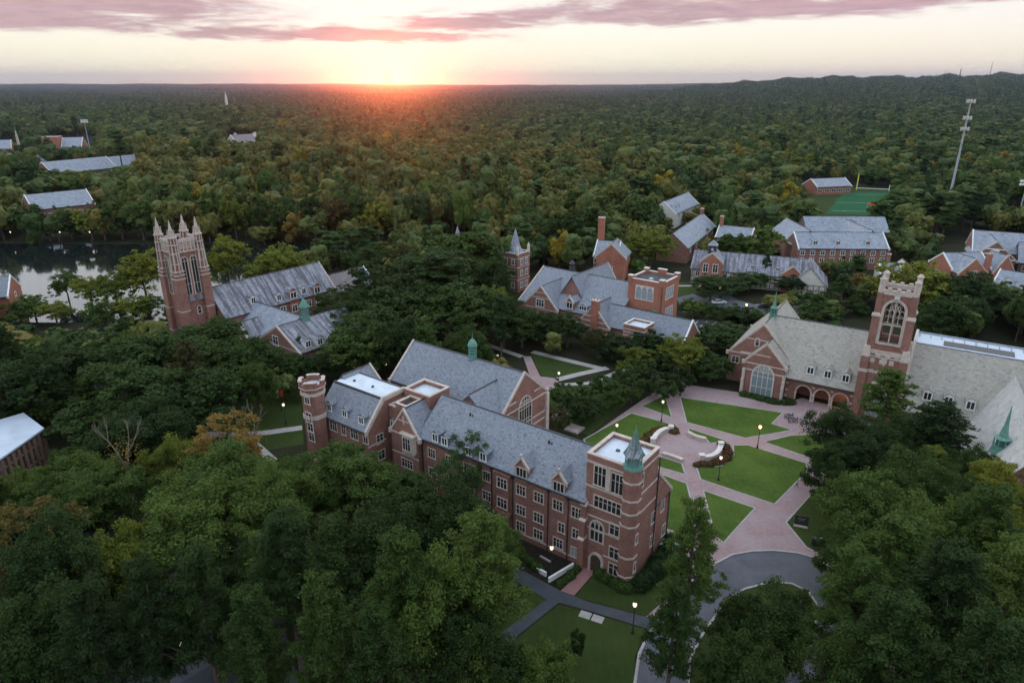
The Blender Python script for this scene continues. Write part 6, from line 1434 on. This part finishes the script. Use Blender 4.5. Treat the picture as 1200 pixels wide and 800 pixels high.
# dead forked tree, birch-like stems
def bare_tree(u, v, h, label, seed, lean=0.0):
    x, y = P(u, v, h); root = empty('bare_tree', (x, y, 0), 0, label, 'tree'); rg = random.Random(seed); mb = MB()
    def br(p, d, ln, r, k):
        q = p+d*ln; mb.tube(p, q, r, r*.7, 6)
        if k == 0: return
        for i in range(3 if k < 3 else 2): nd = (d+Vector((rg.uniform(-.55, .55), rg.uniform(-.4, .4), rg.uniform(-.05, .4)))).normalized(); br(q, nd, ln*rg.uniform(.5, .8), r*.6, k-1)
    p0 = Vector((-lean*h*.45, 0, 0)); q0 = Vector((0, 0, h*.52)); mb.tube(p0, q0, .34, .22, 8)
    for sx in (-.28, .22): br(q0, Vector((sx, 0, 1)).normalized(), h*.2, .15, 4)
    mb.build('trunk', 'bark_pale', root)
    lv = quads(np.random.default_rng(seed).normal(size=(260, 3))*np.array([1.3, 1.3, 1.4])+np.array([0, 0, h*.72]), np.tile([0, 0, 1.], (260, 1)), .25, np.random.default_rng(seed)); me = quad_mesh('dead_leaves', lv, ['leaf_orange']); o = bpy.data.objects.new('dead_leaves', me); COL.objects.link(o); o.parent = root
bare_tree(137, 497, 17, 'dead forked tree with bare pale branches above the red brick walk', 3)
bare_tree(290, 480, 15, 'bare pale branches poking above the orange topped tree', 5)
# ------------------------------------------------------------------ woods
CLEAR = [([(345, 430), (480, 395), (625, 430), (645, 470), (700, 505), (795, 540), (795, 650), (740, 695), (620, 650), (500, 560), (350, 530)], 140),
 ([(600, 405), (720, 420), (700, 445), (760, 455), (900, 468), (1000, 480), (965, 560), (930, 640), (985, 660), (990, 720), (760, 800), (560, 800), (560, 650), (640, 500), (620, 465)], 210),
 ([(850, 380), (900, 365), (1000, 370), (1010, 310), (1095, 315), (1095, 385), (1210, 395), (1210, 540), (1140, 500), (1075, 470), (1000, 485), (860, 465)], 200),
 ([(612, 310), (700, 305), (800, 312), (825, 385), (760, 405), (690, 390), (612, 362)], 240),
 ([(176, 250), (250, 250), (252, 320), (375, 300), (440, 310), (440, 340), (390, 380), (380, 418), (340, 418), (280, 395), (245, 385), (195, 385)], 230),
 ([(800, 278), (850, 278), (958, 310), (958, 335), (840, 335), (800, 320)], 262), ([(928, 254), (1030, 254), (1022, 296), (930, 294)], 320), ([(1100, 292), (1135, 270), (1210, 270), (1210, 326), (1165, 320), (1105, 312)], 300),
 ([(840, 345), (880, 345), (880, 358), (840, 358)], 240), ([(0, 285), (165, 285), (175, 350), (100, 380), (0, 372)], 296), ([(935, 205), (1045, 215), (1040, 252), (970, 252)], 520), ([(712, 278), (735, 280), (733, 306), (712, 304)], 262),
 ([(590, 270), (622, 270), (622, 335), (590, 335)], 236), ([(28, 228), (101, 222), (98, 238), (30, 236)], 430), ([(50, 189), (152, 183), (152, 188), (118, 197), (50, 196)], 620), ([(60, 155), (110, 155), (108, 168), (62, 170)], 900), ([(0, 162), (16, 160), (14, 173), (0, 174)], 900), ([(266, 154), (300, 154), (297, 163), (268, 163)], 1100),
 ([(790, 256), (828, 250), (812, 268), (788, 278)], 320), ([(205, 500), (356, 470), (356, 515), (290, 515)], 130), ([(145, 570), (200, 590), (210, 640), (150, 640)], 110), ([(0, 480), (55, 480), (70, 560), (0, 600)], 115), ([(845, 258), (885, 262), (885, 275), (845, 275)], 290), ([(780, 226), (808, 226), (800, 238), (780, 240)], 380), ([(0, 330), (22, 332), (22, 358), (0, 358)], 210), ([(1028, 298), (1072, 300), (1070, 322), (1028, 322)], 250), ([(1112, 110), (1136, 110), (1122, 218), (1110, 218)], 370), ([(1190, 210), (1200, 210), (1200, 240), (1190, 240)], 380), ([(528, 262), (546, 262), (546, 280), (528, 280)], 420), ([(98, 138), (110, 138), (110, 168), (98, 168)], 800)]
def inpoly(px, py, poly):
    r_ = np.zeros(px.shape, bool); n = len(poly)
    for i in range(n):
        (x0, y0), (x1, y1) = poly[i], poly[(i+1) % n]
        if y0 == y1: continue
        r_ ^= ((y0 > py) != (y1 > py)) & (px < (x1-x0)*(py-y0)/(y1-y0)+x0)
    return r_
def scatter(d0, d1, sp, seed, azm=42):
    rg = np.random.default_rng(seed); X = math.sin(R(azm))*d1+30; gx = np.arange(-X, X, sp); gy = np.arange(d0*math.cos(R(azm))-sp, d1, sp*.87)
    a, b = np.meshgrid(gx, gy); a = a+((np.arange(len(gy)) % 2)*sp/2)[:, None]; a = a+rg.uniform(-.36, .36, a.shape)*sp; b = b+rg.uniform(-.36, .36, b.shape)*sp; a = a.ravel(); b = b.ravel()
    d = np.hypot(a, b); k = (d >= d0) & (d < d1) & (np.abs(np.arctan2(a, b)) < R(azm)+20/np.maximum(d, 20)); return a[k], b[k], rg
def accept(x, y, h, r, near=True):
    ok = np.ones(x.shape, bool); g = gz(x, y)
    for pl in CLEARW: ok &= ~inpoly(x, y, pl)
    ut, vt = Q(x, y, g+h); ub, vb = Q(x, y, g+h*.3); pr = r*CF/np.maximum(y*CC-(g+h*.7-CH)*CS, 5)*.9
    for poly, dep in CLEAR:
        fr = y < dep
        for fu in (-1, -.5, 0, .5, 1):
            for t in (0, .25, .5, .75, 1):
                uu = ut+(ub-ut)*t+fu*pr*(.55 if t == 0 else 1); vv = vt+(vb-vt)*t
                ok &= ~(fr & inpoly(uu, vv, poly))
    for B in BL:
        M_ = B.inv; lx = (x-B.o.x)*M_[0][0]+(y-B.o.y)*M_[0][1]; ly = (x-B.o.x)*M_[1][0]+(y-B.o.y)*M_[1][1]
        for (a, b, c, d) in B.cells: ok &= ~((lx > a-r*.7) & (lx < b+r*.7) & (ly > c-r*.7) & (ly < d+r*.7))
    if near:
        for (a, b, c) in PLACED: ok &= np.hypot(x-a, y-b) > (c+r)*.62
    ok &= ~inpoly(x, y, FIELDW)
    return ok
def fit(x, y, h, r, near=True):
    "a tree too tall for its spot is a younger, lower one"
    ok = np.zeros(x.shape, bool); H_, R_ = h.copy(), r.copy()
    for f, g in ((1, 1), (.93, 1), (.86, .95), (.78, .9), (.7, .85), (.62, .8), (.5, .75), (.4, .65), (.32, .55)):
        k = ~ok & accept(x, y, h*f, r*g, near); H_[k] = (h*f)[k]; R_[k] = (r*g)[k]; ok |= k
    return x[ok], y[ok], H_[ok], R_[ok]
FIELDW = [P(960, 253), P(985, 225), P(1045, 222), P(1060, 235), P(1040, 256)]
sheet('lawn', [(930, 262), (950, 220), (1000, 216), (1060, 216), (1080, 240), (1050, 268)], .03, 'lawn_shade')
x, y, rg = scatter(62, 330, 8.6, 5); h = rg.uniform(11, 19, len(x)); r = rg.uniform(3.8, 6.6, len(x)); h = np.where(y < 130, np.minimum(h, 15), h)
big = (y > 292) & (x < 40); h = np.where(big, h*1.25+3, h); r = np.where(big, r*1.1, r)
x, y, h, r = fit(x, y, h, r)
size = r/np.hypot(x, y); order = np.argsort(-size); nind = max(0, 292-NT-2)
kinds = rg.random(len(x)); colr = rg.random(len(x)); ind = set(order[:nind].tolist())
ZL = {('broad', D): 'dark green broadleaf tree among its like in the campus woods', ('broad', Mi): 'mid green broadleaf tree among its like in the campus woods', ('broad', Ol): 'olive green broadleaf tree among its like in the campus woods', ('broad', Br): 'brownish broadleaf tree among its like in the campus woods', ('pine', D): 'dark green pine among its like in the campus woods', ('pine', Mi): 'mid green pine among its like in the campus woods', ('broad', Or): 'rust coloured broadleaf tree in the campus woods', ('pine', Ol): 'olive green pine in the campus woods', ('pine', Br): 'brownish pine in the campus woods', ('pine', Or): 'rusty pine in the campus woods'}
for i in ind:
    kd = 'pine' if kinds[i] < .25 else 'broad'; c = D if colr[i] < .5 else Mi if colr[i] < .8 else Ol if colr[i] < .93 else Br
    put_tree(kd, x[i], y[i], h[i]*(1.2 if kd == 'pine' else 1), r[i], c, ZL[(kd, c)], group='trees of the campus woods')
rest = np.array([i for i in range(len(x)) if i not in ind], int)
FX, FY, FH, FR, FS = [x[rest]], [y[rest]], [h[rest]], [r[rest]], [np.zeros(len(rest), int)]
for (d0, d1, sp, sd, lod) in ((330, 800, 13.2, 21, 0), (800, 1700, 13.6, 22, 0), (1700, 3600, 12.5, 23, 1), (3600, 12200, 34, 24, 1)):
    x, y, rg = scatter(d0, d1, sp, sd, 40); n = len(x); s = 1 if sp < 12 else sp/12.
    h = rg.uniform(12, 22, n) if sp < 30 else rg.uniform(12, 24, n); r = rg.uniform(6.2, 12.5, n)*s; r = np.where(s > 1, rg.uniform(4.5, 8.5, n)*s, r)
    if d0 < 3600: q_ = .5+.5*np.sin(x/53+1.3*np.sin(y/71))*np.sin(y/67+1.1*np.sin(x/83)); h = h*(.82+.42*q_); r = r*(.86+.30*q_)
    if d0 == 330: edge = (y < 420) & (x < 0); h = np.where(edge, h+5, h)
    if d0 < 1000: x, y, h, r = fit(x, y, h, r, False)
    FX.append(x); FY.append(y); FH.append(h); FR.append(r); FS.append(np.full(len(x), lod))
FX, FY, FH, FR, FS = map(np.concatenate, (FX, FY, FH, FR, FS)); nF = len(FX)
# forest prototypes live in a collection of their own; the forest is one stuff object that places them
pc = bpy.data.collections.new('forest_sources'); NAMES = []
rgp = np.random.default_rng(3)
def src(i, kind, nc, nl, leaf, mat, seed):
    Hh, Rr = DIM[kind]; me, C_ = crown_mesh('forest_crown', kind, Hh, Rr, nc, nl, leaf, mat, seed)
    # leafy shell over lumpy inner masses, so that the crown is dense and rounded
    rg = np.random.default_rng(seed+5); ico = bpy.data.meshes.new('ico'); import bmesh
    bm = bmesh.new(); bmesh.ops.create_icosphere(bm, subdivisions=2 if nl > 300 else 1, radius=1); iv = np.array([v.co[:] for v in bm.verts]); fi = [[v.index for v in f.verts] for f in bm.faces]; bm.free()
    vs, fs = [tuple(v.co) for v in me.vertices], [tuple(p.vertices) for p in me.polygons]
    big = C_[rg.permutation(len(C_))[:(16 if nl > 300 else 9)]]
    for c in big:
        rr = Rr*rg.uniform(.26, .40); k0 = len(vs); d = iv*(1+.16*rg.normal(size=(len(iv), 1))); ctr = c[:3]*np.array([.72, .72, 1])-np.array([0, 0, .25*rr]); vs += [tuple(q) for q in ctr+d*np.array([rr, rr, rr*(.95 if kind != 'pine' else .6)])]; fs += [tuple(k0+i_ for i_ in f) for f in fi]
    me = bpy.data.meshes.new('forest_crown'); me.from_pydata(vs, [], fs); me.materials.append(M[mat]); me.update()
    if nl > 300:   # a trunk under the crown
        tm = trunk_mesh('t', kind, Hh, Rr, C_, seed, 'bark', 3); v0 = len(me.vertices)
        vs = [tuple(v.co) for v in me.vertices]+[tuple(v.co) for v in tm.vertices]; fs = [tuple(p.vertices) for p in me.polygons]+[tuple(a+v0 for a in p.vertices) for p in tm.polygons]; n0 = len(me.polygons)
        m2 = bpy.data.meshes.new('forest_tree'); m2.from_pydata(vs, [], fs); m2.materials.append(M[mat]); m2.materials.append(M['bark']); m2.polygons.foreach_set('material_index', [0]*n0+[1]*(len(fs)-n0)); m2.update(); me = m2
    o = bpy.data.objects.new('forest_source_%02d' % i, me); pc.objects.link(o)
SRC = [('broad', 'leaf_forest'), ('broad', 'leaf_forest'), ('broad', 'leaf_forest_warm'), ('pine', 'leaf_dark'), ('broad', 'leaf_mid'), ('broad', 'leaf_forest'), ('broad', 'leaf_forest_warm'), ('broad', 'leaf_yellow'), ('broad', 'leaf_dark'), ('broad', 'leaf_orange')]
for i, (k_, m_) in enumerate(SRC): src(i, k_, 46, 1300, .85, m_, 100+i)
for i, (k_, m_) in enumerate(SRC): src(i+10, k_, 22, 150, 1.7, m_, 200+i)
rg = np.random.default_rng(77)
warm = np.exp(-((FX+60)/170)**2-((FY-560)/260)**2)+.35*np.exp(-((FX+300)/300)**2-((FY-900)/500)**2)  # low sun's warm cast on these treetops put into leaf colour, with autumn tints
pb = rg.random(nF); nz = np.sin(FX/47)*np.sin(FY/61+1)*.5+.5
t = rg.random(nF)
idx = np.where(t < .30, 0, np.where(t < .48, 1, np.where(t < .60, 3, np.where(t < .76, 8, np.where(t < .86, 4, 5)))))
wm = pb < (.04+.85*warm+.08*nz); idx = np.where(wm, np.where(rg.random(nF) < .5, 2, 6), idx)
idx = np.where(rg.random(nF) < .008, 7, idx); idx = np.where(rg.random(nF) < .004, 9, idx)
idx = idx+10*FS
me = bpy.data.meshes.new('forest'); me.vertices.add(nF); me.vertices.foreach_set('co', np.stack([FX, FY, gz(FX, FY)-.3], 1).astype(np.float32).ravel())
sc_ = np.stack([FR/6.5, FR/6.5, FH/np.where(idx % 10 == 3, 22, 16.)], 1)
at = me.attributes.new('sc', 'FLOAT_VECTOR', 'POINT'); at.data.foreach_set('vector', sc_.astype(np.float32).ravel())
at = me.attributes.new('rz', 'FLOAT', 'POINT'); at.data.foreach_set('value', rg.uniform(0, 6.283, nF).astype(np.float32))
at = me.attributes.new('ix', 'INT', 'POINT'); at.data.foreach_set('value', idx.astype(np.int32)); me.update()
fo = bpy.data.objects.new('forest', me); COL.objects.link(fo); tag(fo, 'mixed autumn woodland stretching to the horizon', kind='stuff')
ng = bpy.data.node_groups.new('forest_nodes', 'GeometryNodeTree'); ng.interface.new_socket('Geometry', in_out='INPUT', socket_type='NodeSocketGeometry'); ng.interface.new_socket('Geometry', in_out='OUTPUT', socket_type='NodeSocketGeometry')
gi = ng.nodes.new('NodeGroupInput'); go = ng.nodes.new('NodeGroupOutput'); ci = ng.nodes.new('GeometryNodeCollectionInfo'); ci.inputs['Collection'].default_value = pc; ci.inputs['Separate Children'].default_value = True; ci.inputs['Reset Children'].default_value = True
ip = ng.nodes.new('GeometryNodeInstanceOnPoints'); ip.inputs['Pick Instance'].default_value = True
def na(n_, t_): a = ng.nodes.new('GeometryNodeInputNamedAttribute'); a.data_type = t_; a.inputs[0].default_value = n_; return [o for o in a.outputs if o.enabled and o.name == 'Attribute'][0]
cx_ = ng.nodes.new('ShaderNodeCombineXYZ'); ng.links.new(na('rz', 'FLOAT'), cx_.inputs[2]); e2r = ng.nodes.new('FunctionNodeEulerToRotation'); ng.links.new(cx_.outputs[0], e2r.inputs[0])
ng.links.new(gi.outputs[0], ip.inputs['Points']); ng.links.new(ci.outputs[0], ip.inputs['Instance']); ng.links.new(na('ix', 'INT'), ip.inputs['Instance Index']); ng.links.new(e2r.outputs[0], ip.inputs['Rotation']); ng.links.new(na('sc', 'FLOAT_VECTOR'), ip.inputs['Scale']); ng.links.new(ip.outputs[0], go.inputs[0])
md = fo.modifiers.new('forest', 'NODES'); md.node_group = ng
print('trees', NT, 'forest points', nF)
# ================================================================== air, sky, sun, camera
mb = MB(); mb.box(-12700, 12700, -12700, 12700, -1.5, 210); hz = mb.build('haze', 'slate'); hz.data.materials.clear()
m, nt = new_mat('haze'); pv = N(nt, 'ShaderNodeVolumePrincipled', ins={'Color': (.46, .58, .94, 1), 'Density': HAZE, 'Anisotropy': ANI}); o_ = N(nt, 'ShaderNodeOutputMaterial'); L(nt, pv.outputs[0], o_.inputs['Volume']); hz.data.materials.append(m); tag(hz, kind='stuff')
w = bpy.data.worlds.new('World'); SC.world = w; w.use_nodes = True; nt = w.node_tree; nt.nodes.clear()
SAZ = -9.6
sky = N(nt, 'ShaderNodeTexSky', sky_type='NISHITA'); sky.sun_disc = False; sky.sun_elevation = R(0.4); sky.sun_rotation = R(SAZ); sky.altitude = 60; sky.dust_density = 1
b1 = N(nt, 'ShaderNodeBackground', ins={'Strength': .05}); L(nt, mixc(nt, 1.0, sky.outputs[0], (2.2, 2.0, 1.8), 'DARKEN'), b1.inputs[0])
dirv = N(nt, 'ShaderNodeTexCoord').outputs['Generated']; sp = N(nt, 'ShaderNodeSeparateXYZ'); L(nt, dirv, sp.inputs[0])
def MT(op, a, b=None, c=None):
    n = N(nt, 'ShaderNodeMath', operation=op)
    for i, v in enumerate((a, b, c)):
        if v is None: continue
        if isinstance(v, (int, float)): n.inputs[i].default_value = v
        else: L(nt, v, n.inputs[i])
    return n.outputs[0]
el = MT('MULTIPLY', MT('ARCSINE', sp.outputs[2]), 57.2958); az = MT('MULTIPLY', MT('ARCTAN2', sp.outputs[0], sp.outputs[1]), 57.2958)
e01 = MT('DIVIDE', MT('MAXIMUM', el, 0), 90)
base = ramp(nt, e01, SKY_STOPS)
# warmer and brighter towards the sunset, cooler behind
sd = Vector((math.sin(R(SAZ)), math.cos(R(SAZ)), .0)); dt = N(nt, 'ShaderNodeVectorMath', operation='DOT_PRODUCT'); L(nt, dirv, dt.inputs[0]); dt.inputs[1].default_value = sd
f = MT('MULTIPLY_ADD', dt.outputs['Value'], .5, .5)
side = ramp(nt, f, [(0, (.70, .76, .80)), (.5, (.84, .90, .94)), (.9, (.97, .985, .97)), (1, (1.0, .99, .96))])
base = mixc(nt, 1.0, base, side, 'MULTIPLY')
ang = MT('MULTIPLY', MT('ARCCOSINE', MT('MINIMUM', dt.outputs['Value'], 1.0)), 57.2958)
glow = MT('POWER', 2.718, MT('MULTIPLY', ang, -.16)); base = mixc(nt, MT('MULTIPLY', glow, .1), base, (1.05, 1.0, .93), 'MIX')
# peach on the right horizon
pe = MT('MULTIPLY', MT('SMOOTH_MIN', 1.0, MT('MAXIMUM', MT('DIVIDE', MT('SUBTRACT', az, 8), 20), 0), .2), MT('POWER', 2.718, MT('MULTIPLY', el, -.45))); base = mixc(nt, MT('MULTIPLY', pe, .5), base, (1.0, .76, .58))
# thin clouds lit from below
cv = N(nt, 'ShaderNodeCombineXYZ'); L(nt, MT('MULTIPLY', az, .13), cv.inputs[0]); L(nt, MT('MULTIPLY', el, .95), cv.inputs[1]); cn = noise(nt, 1.0, 11, cv.outputs[0], .62, .35)
cv2 = N(nt, 'ShaderNodeCombineXYZ'); L(nt, MT('MULTIPLY', az, .35), cv2.inputs[0]); L(nt, MT('MULTIPLY', el, 2.6), cv2.inputs[1]); cn2 = noise(nt, 1.0, 6, cv2.outputs[0], .6, .3)
def bump_(x_, c_, w_): q = MT('DIVIDE', MT('SUBTRACT', x_, c_), w_); return MT('POWER', 2.718, MT('MULTIPLY', MT('MULTIPLY', q, q), -1.0))
wob = MT('MULTIPLY', MT('SUBTRACT', cn2, .5), 1.2); elw = MT('ADD', el, wob)
def cloud(a_, aw, e_, ew): return MT('MULTIPLY', bump_(az, a_, aw), bump_(elw, e_, ew))
env = MT('ADD', MT('ADD', cloud(-31, 14, 4.9, 1.5), MT('MULTIPLY', cloud(-13, 12, 3.35, .45), .9)), MT('ADD', cloud(13, 15, 5.0, 1.0), MT('ADD', cloud(33, 6, 5.4, .5), cloud(-4, 5, 4.35, .4))))
up_ = MT('MULTIPLY', MT('MINIMUM', MT('MAXIMUM', MT('DIVIDE', MT('SUBTRACT', el, 6), 4), 0), 1), .12); env = MT('ADD', env, up_)
cm = MT('MULTIPLY', env, MT('MULTIPLY_ADD', cn, 2.9, -.62)); cmf = N(nt, 'ShaderNodeMapRange', interpolation_type='SMOOTHSTEP', ins={1: .16, 2: .60}); L(nt, cm, cmf.inputs[0])
ccol = ramp(nt, cn2, [(.3, CLOUD_A), (.7, CLOUD_B)])
base = mixc(nt, MT('MULTIPLY', cmf.outputs[0], .95), base, ccol)
# the sun itself, half down
sd2 = Vector((math.sin(R(SAZ))*math.cos(R(.42)), math.cos(R(SAZ))*math.cos(R(.42)), math.sin(R(.42)))); d2 = N(nt, 'ShaderNodeVectorMath', operation='DOT_PRODUCT'); L(nt, dirv, d2.inputs[0]); d2.inputs[1].default_value = sd2
a2 = MT('MULTIPLY', MT('ARCCOSINE', MT('MINIMUM', d2.outputs['Value'], 1.0)), 57.2958); dm = N(nt, 'ShaderNodeMapRange', interpolation_type='SMOOTHSTEP', ins={1: .62, 2: .30}); L(nt, a2, dm.inputs[0])
base = mixc(nt, dm.outputs[0], base, (9.0, 5.6, .35)); g2 = MT('MULTIPLY', MT('POWER', 2.718, MT('MULTIPLY', a2, -2.2)), .45); base = mixc(nt, g2, base, (2.2, 1.15, .35))
b2 = N(nt, 'ShaderNodeBackground', ins={'Strength': SKY_STR}); L(nt, base, b2.inputs[0]); ad = N(nt, 'ShaderNodeAddShader'); L(nt, b1.outputs[0], ad.inputs[0]); L(nt, b2.outputs[0], ad.inputs[1]); wo = N(nt, 'ShaderNodeOutputWorld'); L(nt, ad.outputs[0], wo.inputs[0])
sl = bpy.data.lights.new('sun', 'SUN'); sl.energy = SUN_E; sl.angle = R(.5); sl.color = (1, .14, .025); so = bpy.data.objects.new('sun', sl); COL.objects.link(so)
sv = Vector((math.sin(R(SAZ))*math.cos(R(.4)), math.cos(R(SAZ))*math.cos(R(.4)), math.sin(R(.4)))); so.rotation_euler = sv.to_track_quat('Z', 'Y').to_euler()
cam = bpy.data.cameras.new('camera'); co = bpy.data.objects.new('camera', cam); COL.objects.link(co); co.location = (0, 0, CH); co.rotation_euler = (math.pi/2-TH, 0, 0)
cam.sensor_width = 36; cam.lens = CF/1200*36; cam.clip_start = .5; cam.clip_end = 60000; SC.camera = co
SC.render.resolution_x, SC.render.resolution_y = 1024, 682
vs = SC.view_settings; vs.view_transform = 'Standard'; vs.look = 'None'; vs.gamma = 1; vs.exposure = EXPO; vs.use_curve_mapping = False
cy_ = SC.cycles; cy_.max_bounces = 5; cy_.diffuse_bounces = 2; cy_.glossy_bounces = 2; cy_.transmission_bounces = 3; cy_.volume_bounces = 0; cy_.use_denoising = True; cy_.adaptive_threshold = .03; cy_.sample_clamp_indirect = 4; cy_.caustics_reflective = False; cy_.caustics_refractive = False
